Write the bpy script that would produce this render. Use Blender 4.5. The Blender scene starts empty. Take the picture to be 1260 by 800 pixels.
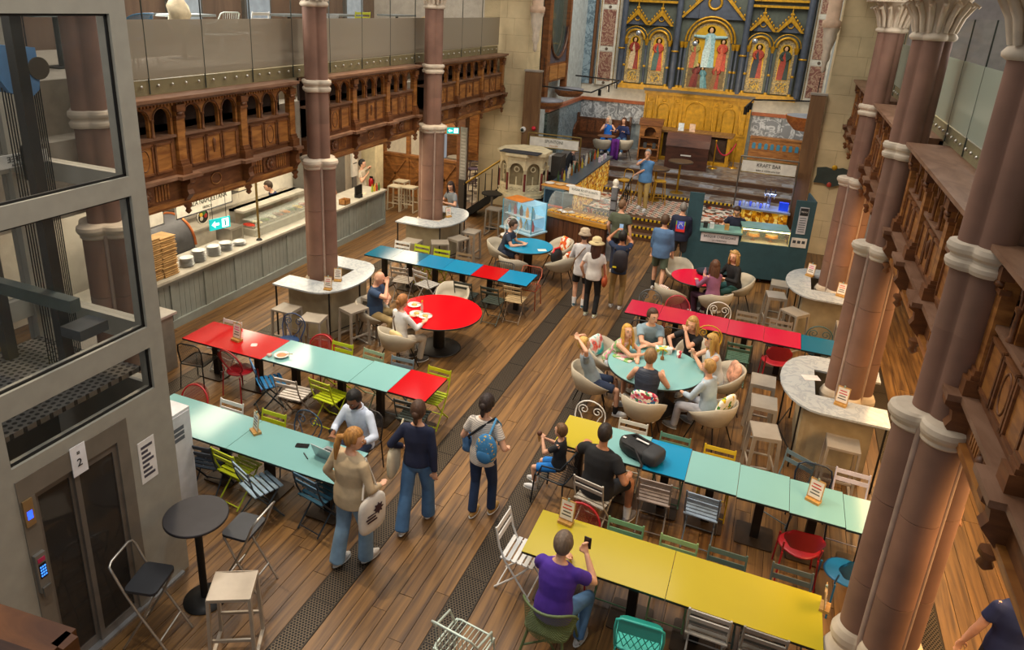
import bpy, math, random
from mathutils import Vector, Matrix
random.seed(7)
sc = bpy.context.scene
COL = sc.collection
PI = math.pi
def rad(a): return a * PI / 180

# ------------------------------------------------------------------ camera
cd = bpy.data.cameras.new('camera')
cam = bpy.data.objects.new('camera', cd); COL.objects.link(cam)
cd.sensor_fit = 'HORIZONTAL'; cd.sensor_width = 36
cd.lens = 879.67 / 1260 * 36
cd.shift_x = (630 - 595.62) / 1260; cd.shift_y = (308.49 - 400) / 1260
cd.clip_start = .05; cd.clip_end = 200
Rm = [[0.92075, 0.16644, -0.35287], [0.38764, -0.28781, 0.87573], [0.04420, -0.94311, -0.32952]]
cam.matrix_world = Matrix(((Rm[0][0], -Rm[0][1], -Rm[0][2], 0), (Rm[1][0], -Rm[1][1], -Rm[1][2], 0), (Rm[2][0], -Rm[2][1], -Rm[2][2], 6.2), (0, 0, 0, 1)))
sc.camera = cam
vs = sc.view_settings
vs.view_transform = 'Standard'; vs.look = 'None'; vs.gamma = 1; vs.use_curve_mapping = False
vs.exposure = -0.08

# ------------------------------------------------------------------ daylight, roof lamps and added fill lights
w = bpy.data.worlds.new('world'); sc.world = w; w.use_nodes = True
bg = w.node_tree.nodes['Background']; bg.inputs[0].default_value = (.93, .96, 1, 1); bg.inputs[1].default_value = .30
def area(name, loc, size, power, color, target=None, sy=None, spread=PI):
    l = bpy.data.lights.new(name, 'AREA'); l.energy = power; l.color = color; l.size = size; l.spread = spread
    if sy: l.shape = 'RECTANGLE'; l.size_y = sy
    o = bpy.data.objects.new(name, l); COL.objects.link(o); o.location = loc
    d = (Vector(target) - Vector(loc)) if target else Vector((0, 0, -1))
    o.rotation_euler = d.to_track_quat('-Z', 'Y').to_euler()
    return o
def spot(name, loc, target, power, color, angle=60, blend=.5, radius=.15):
    l = bpy.data.lights.new(name, 'SPOT'); l.energy = power; l.color = color; l.spot_size = rad(angle); l.spot_blend = blend; l.shadow_soft_size = radius
    o = bpy.data.objects.new(name, l); COL.objects.link(o); o.location = loc
    o.rotation_euler = (Vector(target) - Vector(loc)).to_track_quat('-Z', 'Y').to_euler()
    return o
WARM = (1, .80, .56); NEUT = (1, .93, .84); COOL = (.86, .93, 1)
area('roof_light', (-3.1, 10, 12), 5, 520, NEUT, sy=18)
spot('roof_spot', (-6.6, 6.2, 10.5), (-3.4, 7.2, 0), 2200, WARM, 70, .6, .12)
spot('roof_spot', (-7.0, 12.5, 10.5), (-3.6, 13, 0), 2700, WARM, 70, .6, .12)
spot('roof_spot', (-1.8, 2, 10.5), (-3.6, 5.0, 1), 900, NEUT, 75, .8, .2)  # added fill from the camera side, brightens the lift corner
area('aisle_light', (3.1, 6.5, 3.1), 1.2, 230, (1, .60, .26), sy=3)
area('aisle_light', (2.9, 12.5, 3.1), 1.2, 200, (1, .62, .28), sy=5)
area('counter_light', (-9.15, 12.8, 3.12), .7, 190, (1, .86, .64), sy=8.5)
area('counter_light', (-11.2, 12.6, 3.2), .5, 190, (1, .86, .64), sy=8)
area('screen_light', (-10.2, 19.0, 3.1), 1.2, 75, WARM, sy=2)
area('side_room_light', (-9.7, 23.6, 3.3), 1.5, 130, WARM, sy=3)
area('chancel_light', (-3.1, 24.0, 9.5), 5, 420, (1, .92, .8), (-3.1, 27.5, 2), sy=3)
spot('reredos_spot', (-5.9, 22.6, 3.9), (-4.2, 28, 2.4), 480, WARM, 60, .8, .08)
spot('reredos_spot', (-.6, 22.6, 3.9), (-1.8, 28, 2.4), 480, WARM, 60, .8, .08)
area('gallery_fill', (.9, 12, 9.8), 1.6, 620, (1, .95, .88), (-8, 12, 3.6), sy=16)  # added fill that brightens the left gallery front, not a window
area('gallery_fill', (-7.2, 10, 9.8), 1.6, 560, (1, .95, .88), (1.6, 11, 3.8), sy=16)  # added counterpart fill for the right columns and gallery, not a window
spot('stall_fill', (-2.4, 12.0, 10.5), (-1.6, 18.6, 1.5), 1300, WARM, 50, .7, .15)  # fill added to brighten the stalls and their signs
area('gallery_light', (-10.3, 14, 9.0), 3, 330, NEUT, sy=13)
area('lift_light', (-6.2, 3.9, 6.3), .8, 14, NEUT)

# ------------------------------------------------------------------ materials
def lin(c): return tuple(((x / 12.92) if x <= .04045 else ((x + .055) / 1.055) ** 2.4) for x in c)
def hexc(h): h = h.lstrip('#'); return lin(tuple(int(h[i:i + 2], 16) / 255 for i in (0, 2, 4)))
MATS = {}
def M(key, rough=.5, metal=0., vary=.06, scale=6., coat=0., bump=0., alpha=1., emit=0., stretch=None, key2=None, trans=0.):
    """principled colour with a soft procedural variation; key is '#rrggbb'"""
    k = (key, rough, metal, vary, scale, coat, bump, alpha, emit, stretch, key2, trans)
    if k in MATS: return MATS[k]
    m = bpy.data.materials.new('paint_%d' % len(MATS)); m.use_nodes = True
    nt = m.node_tree; b = nt.nodes['Principled BSDF']; c = hexc(key)
    tc = nt.nodes.new('ShaderNodeTexCoord'); n = nt.nodes.new('ShaderNodeTexNoise'); n.inputs['Scale'].default_value = scale; n.inputs['Detail'].default_value = 3
    src = tc.outputs['Object']
    if stretch:
        mp = nt.nodes.new('ShaderNodeMapping'); mp.inputs['Scale'].default_value = stretch; nt.links.new(src, mp.inputs[0]); src = mp.outputs[0]
    nt.links.new(src, n.inputs['Vector'])
    r = nt.nodes.new('ShaderNodeValToRGB'); nt.links.new(n.outputs['Fac'], r.inputs[0])
    lo = tuple(max(0, x * (1 - 2.2 * vary)) for x in c); hi = tuple(min(1, x * (1 + 2.2 * vary)) for x in c)
    if key2: lo = c; hi = hexc(key2)
    r.color_ramp.elements[0].position = .3; r.color_ramp.elements[1].position = .7
    r.color_ramp.elements[0].color = (*lo, 1); r.color_ramp.elements[1].color = (*hi, 1)
    nt.links.new(r.outputs[0], b.inputs['Base Color'])
    b.inputs['Roughness'].default_value = rough; b.inputs['Metallic'].default_value = metal
    b.inputs['Coat Weight'].default_value = coat; b.inputs['Coat Roughness'].default_value = .06
    b.inputs['Alpha'].default_value = alpha
    if trans: b.inputs['Transmission Weight'].default_value = trans
    if bump:
        bp = nt.nodes.new('ShaderNodeBump'); bp.inputs['Strength'].default_value = bump; bp.inputs['Distance'].default_value = .02
        nt.links.new(n.outputs['Fac'], bp.inputs['Height']); nt.links.new(bp.outputs[0], b.inputs['Normal'])
    if emit:
        nt.links.new(r.outputs[0], b.inputs['Emission Color']); b.inputs['Emission Strength'].default_value = emit
    MATS[k] = m
    return m
def node(nt, typ, **kw):
    n = nt.nodes.new(typ)
    for a, v in kw.items(): setattr(n, a, v)
    return n
def wood(key1, key2, sc_=(14, 1.2, 14), rough=.45, bump=.15, coat=0., world=False, rnd=0.):
    k = ('wood', key1, key2, sc_, rough, bump, coat, world, rnd)
    if k in MATS: return MATS[k]
    m = bpy.data.materials.new('wood_%d' % len(MATS)); m.use_nodes = True; nt = m.node_tree; b = nt.nodes['Principled BSDF']
    L = nt.links.new
    if world:
        g = node(nt, 'ShaderNodeNewGeometry'); pos = g.outputs['Position']; isl = g.outputs['Random Per Island']
        oi = node(nt, 'ShaderNodeObjectInfo'); ad = node(nt, 'ShaderNodeMath', operation='ADD'); L(isl, ad.inputs[0]); L(oi.outputs['Random'], ad.inputs[1])
        fr = node(nt, 'ShaderNodeMath', operation='FRACT'); L(ad.outputs[0], fr.inputs[0]); rv = fr.outputs[0]
        cm = node(nt, 'ShaderNodeCombineXYZ'); mu = node(nt, 'ShaderNodeMath', operation='MULTIPLY'); mu.inputs[1].default_value = 37; L(rv, mu.inputs[0]); L(mu.outputs[0], cm.inputs[1]); L(mu.outputs[0], cm.inputs[0])
        va = node(nt, 'ShaderNodeVectorMath', operation='ADD'); L(pos, va.inputs[0]); L(cm.outputs[0], va.inputs[1]); src = va.outputs[0]
    else:
        tc = node(nt, 'ShaderNodeTexCoord'); src = tc.outputs['Object']; rv = None
    mp = node(nt, 'ShaderNodeMapping'); mp.inputs['Scale'].default_value = sc_; L(src, mp.inputs[0])
    n = node(nt, 'ShaderNodeTexNoise'); n.inputs['Scale'].default_value = 1; n.inputs['Detail'].default_value = 5; n.inputs['Distortion'].default_value = .8; L(mp.outputs[0], n.inputs['Vector'])
    r = node(nt, 'ShaderNodeValToRGB'); r.color_ramp.elements[0].position = .34; r.color_ramp.elements[1].position = .66
    r.color_ramp.elements[0].color = (*hexc(key1), 1); r.color_ramp.elements[1].color = (*hexc(key2), 1); L(n.outputs['Fac'], r.inputs[0])
    out = r.outputs[0]
    if rv is not None and rnd:
        hs = node(nt, 'ShaderNodeHueSaturation'); mr = node(nt, 'ShaderNodeMapRange'); mr.inputs[3].default_value = 1 - rnd; mr.inputs[4].default_value = 1 + rnd
        L(rv, mr.inputs[0]); L(mr.outputs[0], hs.inputs['Value']); L(out, hs.inputs['Color']); out = hs.outputs[0]
    L(out, b.inputs['Base Color']); b.inputs['Roughness'].default_value = rough; b.inputs['Coat Weight'].default_value = coat; b.inputs['Coat Roughness'].default_value = .25
    bp = node(nt, 'ShaderNodeBump'); bp.inputs['Strength'].default_value = bump; bp.inputs['Distance'].default_value = .01; L(n.outputs['Fac'], bp.inputs['Height']); L(bp.outputs[0], b.inputs['Normal'])
    MATS[k] = m; return m
def glass(tint='#dfe8e6', alpha=.16, rough=.03, frost=None):
    """thin pane: mostly see-through with a real reflection; frosted below the height frost"""
    k = ('glass', tint, alpha, rough, frost)
    if k in MATS: return MATS[k]
    m = bpy.data.materials.new('glass_%d' % len(MATS)); m.use_nodes = True; nt = m.node_tree; b = nt.nodes['Principled BSDF']
    b.inputs['Base Color'].default_value = (*hexc(tint), 1); b.inputs['Roughness'].default_value = rough; b.inputs['Alpha'].default_value = alpha
    n = node(nt, 'ShaderNodeTexNoise'); n.inputs['Scale'].default_value = 1.3
    if frost:
        g = node(nt, 'ShaderNodeNewGeometry'); sp = node(nt, 'ShaderNodeSeparateXYZ'); nt.links.new(g.outputs['Position'], sp.inputs[0])
        def band(a, b_):
            x = node(nt, 'ShaderNodeMath', operation='GREATER_THAN'); x.inputs[1].default_value = a; nt.links.new(sp.outputs[2], x.inputs[0])
            y = node(nt, 'ShaderNodeMath', operation='LESS_THAN'); y.inputs[1].default_value = b_; nt.links.new(sp.outputs[2], y.inputs[0])
            z = node(nt, 'ShaderNodeMath', operation='MULTIPLY'); nt.links.new(x.outputs[0], z.inputs[0]); nt.links.new(y.outputs[0], z.inputs[1]); return z
        f = band(*frost)
        mr = node(nt, 'ShaderNodeMapRange'); mr.inputs[3].default_value = alpha; mr.inputs[4].default_value = .80; nt.links.new(f.outputs[0], mr.inputs[0]); nt.links.new(mr.outputs[0], b.inputs['Alpha'])
        m2 = node(nt, 'ShaderNodeMapRange'); m2.inputs[3].default_value = rough; m2.inputs[4].default_value = .35; nt.links.new(f.outputs[0], m2.inputs[0]); nt.links.new(m2.outputs[0], b.inputs['Roughness'])
    MATS[k] = m; return m
def marble(base='#d4d6d6', vein='#9aa0a4', scale=2.5, rough=.25, warm=None):
    k = ('marble', base, vein, scale, rough, warm)
    if k in MATS: return MATS[k]
    m = bpy.data.materials.new('marble_%d' % len(MATS)); m.use_nodes = True; nt = m.node_tree; b = nt.nodes['Principled BSDF']; L = nt.links.new
    tc = node(nt, 'ShaderNodeTexCoord'); n = node(nt, 'ShaderNodeTexNoise'); n.inputs['Scale'].default_value = scale; n.inputs['Detail'].default_value = 8; n.inputs['Distortion'].default_value = 1.6; L(tc.outputs['Object'], n.inputs['Vector'])
    r = node(nt, 'ShaderNodeValToRGB'); e = r.color_ramp.elements; e[0].position = .42; e[0].color = (*hexc(base), 1); e[1].position = .5; e[1].color = (*hexc(vein), 1)
    x = e.new(.56); x.color = (*hexc(base), 1)
    if warm: y = e.new(.75); y.color = (*hexc(warm), 1)
    L(n.outputs['Fac'], r.inputs[0]); L(r.outputs[0], b.inputs['Base Color']); b.inputs['Roughness'].default_value = rough
    MATS[k] = m; return m
def perforated(key, pitch=.024, hole=.33, rough=.5, metal=.0, axes=(0, 1), see=True, dark='#0a0a0a'):
    """sheet with a staggered pattern of round holes"""
    k = ('perf', key, pitch, hole, axes, see, dark)
    if k in MATS: return MATS[k]
    m = bpy.data.materials.new('perforated_%d' % len(MATS)); m.use_nodes = True; nt = m.node_tree; b = nt.nodes['Principled BSDF']; L = nt.links.new
    tc = node(nt, 'ShaderNodeTexCoord'); sp = node(nt, 'ShaderNodeSeparateXYZ'); L(tc.outputs['Object'], sp.inputs[0])
    def mth(op, a, bb=None):
        x = node(nt, 'ShaderNodeMath', operation=op)
        for i, v in enumerate((a, bb)):
            if v is None: continue
            if isinstance(v, (int, float)): x.inputs[i].default_value = v
            else: L(v, x.inputs[i])
        return x.outputs[0]
    def lattice(ou, ov):
        u = mth('SUBTRACT', mth('FRACT', mth('ADD', mth('DIVIDE', sp.outputs[axes[0]], pitch), ou + 100)), .5)
        v = mth('MULTIPLY', mth('SUBTRACT', mth('FRACT', mth('ADD', mth('DIVIDE', sp.outputs[axes[1]], pitch * 1.732), ov + 100)), .5), 1.732)
        return mth('ADD', mth('MULTIPLY', u, u), mth('MULTIPLY', v, v))
    d = mth('MINIMUM', lattice(0, 0), lattice(.5, .5)); h = mth('LESS_THAN', d, hole * hole)
    if see:
        L(mth('SUBTRACT', 1, h), b.inputs['Alpha']); b.inputs['Base Color'].default_value = (*hexc(key), 1)
    else:
        mx = node(nt, 'ShaderNodeMix', data_type='RGBA'); L(h, mx.inputs[0]); mx.inputs[6].default_value = (*hexc(key), 1); mx.inputs[7].default_value = (*hexc(dark), 1); L(mx.outputs[2], b.inputs['Base Color'])
    b.inputs['Roughness'].default_value = rough; b.inputs['Metallic'].default_value = metal
    MATS[k] = m; return m
def pattern(cols, scale, kind='voronoi', rough=.5, emit=0., vec='Object'):
    """small patches of several colours"""
    k = ('pat', cols, scale, kind, rough, emit)
    if k in MATS: return MATS[k]
    m = bpy.data.materials.new('pattern_%d' % len(MATS)); m.use_nodes = True; nt = m.node_tree; b = nt.nodes['Principled BSDF']; L = nt.links.new
    tc = node(nt, 'ShaderNodeTexCoord')
    if kind == 'voronoi':
        v = node(nt, 'ShaderNodeTexVoronoi'); v.inputs['Scale'].default_value = scale; L(tc.outputs[vec], v.inputs['Vector']); sp = node(nt, 'ShaderNodeSeparateColor'); L(v.outputs['Color'], sp.inputs[0]); fac = sp.outputs[0]
    elif kind == 'noise':
        v = node(nt, 'ShaderNodeTexNoise'); v.inputs['Scale'].default_value = scale; v.inputs['Detail'].default_value = 4; L(tc.outputs[vec], v.inputs['Vector'])
        mr = node(nt, 'ShaderNodeMapRange'); mr.inputs[1].default_value = .3; mr.inputs[2].default_value = .7; L(v.outputs['Fac'], mr.inputs[0]); fac = mr.outputs[0]
    else:
        v = node(nt, 'ShaderNodeTexWave'); v.inputs['Scale'].default_value = scale; v.inputs['Distortion'].default_value = 0; v.bands_direction = kind; v.wave_profile = 'SAW'; L(tc.outputs[vec], v.inputs['Vector']); fac = v.outputs['Fac']
    r = node(nt, 'ShaderNodeValToRGB'); r.color_ramp.interpolation = 'LINEAR' if kind == 'noise' else 'CONSTANT'; e = r.color_ramp.elements
    for i, c in enumerate(cols):
        p = i / len(cols)
        x = e[i] if i < 2 else e.new(p)
        x.position = p; x.color = (*hexc(c), 1)
    L(fac, r.inputs[0]); L(r.outputs[0], b.inputs['Base Color']); b.inputs['Roughness'].default_value = rough
    if emit: L(r.outputs[0], b.inputs['Emission Color']); b.inputs['Emission Strength'].default_value = emit
    MATS[k] = m; return m

# ------------------------------------------------------------------ mesh builder
class MB:
    def __init__(s): s.v = []; s.f = []; s.s = []
    def add(s, vs_, fs, smooth=False):
        o = len(s.v); s.v += [tuple(p) for p in vs_]
        for f in fs: s.f.append([i + o for i in f]); s.s.append(smooth)
        return s
    def bx(s, x0, x1, y0, y1, z0, z1, mat=None):
        p = [Vector((x, y, z)) for z in (z0, z1) for x, y in ((x0, y0), (x1, y0), (x1, y1), (x0, y1))]
        if mat is not None: p = [mat @ q for q in p]
        return s.add(p, [(3, 2, 1, 0), (4, 5, 6, 7), (0, 1, 5, 4), (1, 2, 6, 5), (2, 3, 7, 6), (3, 0, 4, 7)])
    def box(s, c, d, mat=None): return s.bx(c[0] - d[0] / 2, c[0] + d[0] / 2, c[1] - d[1] / 2, c[1] + d[1] / 2, c[2] - d[2] / 2, c[2] + d[2] / 2, mat)
    def bar(s, a, b, w_, h, up=(0, 0, 1)):
        a = Vector(a); b = Vector(b); d = (b - a); L = d.length; d.normalize(); u = Vector(up); x = d.cross(u)
        if x.length < 1e-4: x = d.cross(Vector((1, 0, 0)))
        x.normalize(); u = x.cross(d)
        p = [a + t * d * L + x * i * w_ / 2 + u * j * h / 2 for t in (0, 1) for i, j in ((-1, -1), (1, -1), (1, 1), (-1, 1))]
        return s.add(p, [(0, 1, 2, 3), (7, 6, 5, 4), (0, 4, 5, 1), (1, 5, 6, 2), (2, 6, 7, 3), (3, 7, 4, 0)])
    def tube(s, pts, r, n=8, closed=False, flat=1.):
        pts = [Vector(p) for p in pts]; N = len(pts); rs = r if isinstance(r, (list, tuple)) else [r] * N
        vs_ = []; ref = None
        for i, p in enumerate(pts):
            if closed: t = pts[(i + 1) % N] - pts[i - 1]
            else: t = pts[min(i + 1, N - 1)] - pts[max(i - 1, 0)]
            if t.length < 1e-9: t = Vector((0, 0, 1))
            t.normalize()
            if ref is None: ref = Vector((0, 0, 1)) if abs(t.z) < .9 else Vector((0, 1, 0))
            x = t.cross(ref)
            if x.length < 1e-4: x = t.cross(Vector((1, 0, 0)))
            x.normalize(); y = x.cross(t); y.normalize(); ref = y
            q = rs[i]; q = q if isinstance(q, (list, tuple)) else (q, q * flat)
            for k in range(n):
                a = 2 * PI * k / n; vs_.append(p + x * math.cos(a) * q[0] + y * math.sin(a) * q[1])
        fs = []
        for i in range(N if closed else N - 1):
            j = (i + 1) % N
            for k in range(n): fs.append((i * n + k, i * n + (k + 1) % n, j * n + (k + 1) % n, j * n + k))
        s.add(vs_, fs, True)
        if not closed:
            s.add(vs_[:n], [list(range(n))[::-1]]); s.add(vs_[-n:], [list(range(n))])
        return s
    def cyl(s, a, b, r0, r1=None, n=12): return s.tube([a, b], [r0, r0 if r1 is None else r1], n)
    def lathe(s, prof, c=(0, 0, 0), n=20, fn=None, smooth=True, mat=None, crisp=False, crisp_in=False):
        if crisp:
            for i in range(len(prof) - 1): s.lathe(prof[i:i + 2], c, n, fn, smooth, mat, False, 0 < i < len(prof) - 2)
            return s
        """profile of (r, z); fn(angle) scales the radius"""
        vs_ = []; fs = []
        for r, z in prof:
            for k in range(n):
                a = 2 * PI * k / n; q = r * (fn(a) if fn else 1); p = Vector((c[0] + q * math.cos(a), c[1] + q * math.sin(a), c[2] + z)); vs_.append(mat @ p if mat is not None else p)
        for i in range(len(prof) - 1):
            for k in range(n): fs.append((i * n + k, i * n + (k + 1) % n, (i + 1) * n + (k + 1) % n, (i + 1) * n + k))
        s.add(vs_, fs, smooth)
        if not crisp_in: s.add(vs_[:n], [list(range(n))[::-1]]); s.add(vs_[-n:], [list(range(n))])
        return s
    def prism(s, poly, a, b, axis='z'):
        """2-D outline pushed from a to b along an axis; outline plane: z->xy, y->xz, x->yz"""
        def P(u, v, t): return {'z': (u, v, t), 'y': (u, t, v), 'x': (t, u, v)}[axis]
        n = len(poly); vs_ = [P(u, v, a) for u, v in poly] + [P(u, v, b) for u, v in poly]
        return s.add(vs_, [list(range(n))[::-1], list(range(n, 2 * n))] + [(i, (i + 1) % n, n + (i + 1) % n, n + i) for i in range(n)])
    def ell(s, c, r, n=12, m=8, mat=None, fn=None):
        vs_ = []; fs = []
        for j in range(m + 1):
            t = PI * j / m
            for k in range(n):
                a = 2 * PI * k / n; p = Vector((math.sin(t) * math.cos(a) * r[0], math.sin(t) * math.sin(a) * r[1], math.cos(t) * r[2]))
                if fn: p = fn(p)
                if mat is not None: p = mat @ p
                vs_.append(p + Vector(c))
        for j in range(m):
            for k in range(n): fs.append((j * n + k, (j + 1) * n + k, (j + 1) * n + (k + 1) % n, j * n + (k + 1) % n))
        return s.add(vs_, fs, True)
    def grid(s, fn, nu, nv, smooth=True, close=False):
        vs_ = [fn(i / nu, j / nv) for i in range(nu + 1) for j in range(nv + 1)]
        return s.add(vs_, [(i * (nv + 1) + j, (i + 1) * (nv + 1) + j, (i + 1) * (nv + 1) + j + 1, i * (nv + 1) + j + 1) for i in range(nu) for j in range(nv)], smooth)
    def xf(s, m): s.v = [tuple(m @ Vector(p)) for p in s.v]; return s
    def mesh(s, name, mat):
        me = bpy.data.meshes.new(name); me.from_pydata(s.v, [], s.f); me.polygons.foreach_set('use_smooth', s.s)
        if mat: me.materials.append(mat)
        me.update(); return me
    def build(s, name, mat, parent=None, label=None):
        return obj(name, s.mesh(name, mat), parent, label)
def obj(name, me, parent=None, label=None, loc=None, rz=None):
    o = bpy.data.objects.new(name, me); COL.objects.link(o)
    if parent: o.parent = parent
    if label: o['label'] = label
    if loc: o.location = loc
    if rz is not None: o.rotation_euler = (0, 0, rz)
    return o
def tag(o, label, cat, group=None, kind=None):
    o['label'] = label; o['category'] = cat
    if group: o['group'] = group
    if kind: o['kind'] = kind
    return o
def thing(name, loc, rz, label, cat, group=None):
    o = bpy.data.objects.new(name, None); COL.objects.link(o); o.empty_display_size = .1
    o.location = loc; o.rotation_euler = (0, 0, rad(rz)); return tag(o, label, cat, group)
def struct(o, label=None):
    o['kind'] = 'structure'
    if label: o['label'] = label
    return o
ORD = 'first second third fourth fifth sixth seventh eighth ninth tenth eleventh twelfth thirteenth fourteenth fifteenth sixteenth seventeenth eighteenth nineteenth twentieth twenty-first twenty-second'.split()
def text(parent, body, loc, size, rot, color='#1a1a1a', name='lettering', flip=False, xs=1., emit=0):
    c = bpy.data.curves.new(name, 'FONT'); c.body = body; c.size = size; c.align_x = 'CENTER'; c.align_y = 'CENTER'; c.extrude = .002; c.resolution_u = 2
    tmp = bpy.data.objects.new(name, c); me = bpy.data.meshes.new_from_object(tmp); bpy.data.objects.remove(tmp); me.materials.clear(); me.materials.append(M(color, .6, emit=emit))
    o = obj(name, me, parent); o.location = loc; o.rotation_euler = [rad(a) for a in rot]; o.scale = (-xs if flip else xs, 1, 1); return o
PROTO = {}
def place(kind, col, loc, rz, label, cat, group=None, name=None):
    """a copy of a furniture kind: an Empty with its own part objects (mesh data shared)"""
    k = (kind, col)
    if k not in PROTO: PROTO[k] = BUILD[kind](col)
    o = thing(name or kind, loc if len(loc) == 3 else (loc[0], loc[1], 0), rz, label, cat, group)
    for pn, me, subs in PROTO[k]:
        p = obj(pn, me, o)
        for sn, sm in subs: obj(sn, sm, p)
    return o
BUILD = {}
def kind(fn): BUILD[fn.__name__] = fn; return fn
def arc(cx, cy, r, a0, a1, n): return [(cx + r * math.cos(rad(a0 + (a1 - a0) * i / n)), cy + r * math.sin(rad(a0 + (a1 - a0) * i / n))) for i in range(n + 1)]
def rrect(w_, h, r, n=3):
    o = []
    for cx, cy, a in ((w_ / 2 - r, h / 2 - r, 0), (-w_ / 2 + r, h / 2 - r, 90), (-w_ / 2 + r, -h / 2 + r, 180), (w_ / 2 - r, -h / 2 + r, 270)): o += arc(cx, cy, r, a, a + 90, n)
    return o
# ------------------------------------------------------------------ floor
PLANK = wood('#4f361e', '#846034', (15, .7, 1), .42, .25, .1, True, .17)
fl = struct(MB().bx(-12.6, 6.2, .5, 20.9, -.25, -.012).build('floor', M('#2a1d13', .8)), 'brown plank floor of the food hall')
GR = ((-3.86, -3.54), (-2.49, -2.18), (-8.62, -8.3), (2.2, 2.5))
edges = [-12.6] + sorted(x for g in GR for x in g) + [6.2]
unit = MB().bx(-.5, .5, -.5, .5, -1, 0).mesh('plank', PLANK)
pl = []
for i in range(0, len(edges), 2):
    a, b = edges[i], edges[i + 1]; n = max(1, round((b - a) / .19)); wd = (b - a) / n
    for k in range(n):
        y = 1.5 - random.random() * 2
        while y < 20.8:
            ln = random.uniform(1.8, 4.0); y1 = min(y + ln, 20.85)
            if y1 > .6: pl.append((a + (k + .5) * wd, (max(y, .6) + y1) / 2, wd - .006, y1 - max(y, .6) - .006))
            y += ln
def seen(p):
    c = cam.matrix_world.inverted() @ Vector((p[0], p[1], 0)); x, y = c.x / -c.z * 879.67 + 595.62, -c.y / -c.z * 879.67 + 308.49
    hid = (p[0] < -5.4 and p[1] < 5) or p[0] < -10 or p[0] > 4
    return -60 < x < 1320 and 200 < y < 880 and not hid
pl.sort(key=lambda p: (0 if seen(p) else 1, Vector((p[0], p[1], -6.2)).length))
for x, y, wd, ln in pl[:290]:
    o = obj('plank', unit, fl, loc=(x, y, random.uniform(-.0015, .0015))); o.scale = (wd, ln, .012)
mb = MB()
for x, y, wd, ln in pl[290:]: mb.bx(x - wd / 2, x + wd / 2, y - ln / 2, y + ln / 2, -.012, random.uniform(-.0015, .0015))
o = mb.build('planks', PLANK, fl); o['kind'] = 'stuff'
GRM = perforated('#5f5242', .034, .36, .45, .6, (0, 1), False, '#080706')
for i, (a, b) in enumerate(GR):
    g = struct(MB().bx(a + .004, b - .004, .8, 19.4, -.012, .002).build('trim_%d' % (i + 1), GRM), ['perforated floor grating left of the aisle', 'perforated floor grating right of the aisle', 'perforated floor grating by the grey counter', 'perforated floor grating under the right gallery'][i])
    for x in (a + .012, b - .012): MB().bx(x - .008, x + .008, .8, 19.4, -.01, .004).build('edge_bar', M('#3a3128', .5, .5), g)
    for k in range(19): MB().bx(a + .02, b - .02, 1 + k - .006, 1 + k + .006, -.01, .0045).build('joint_bar', M('#2c2620', .5, .5), g)

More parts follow.
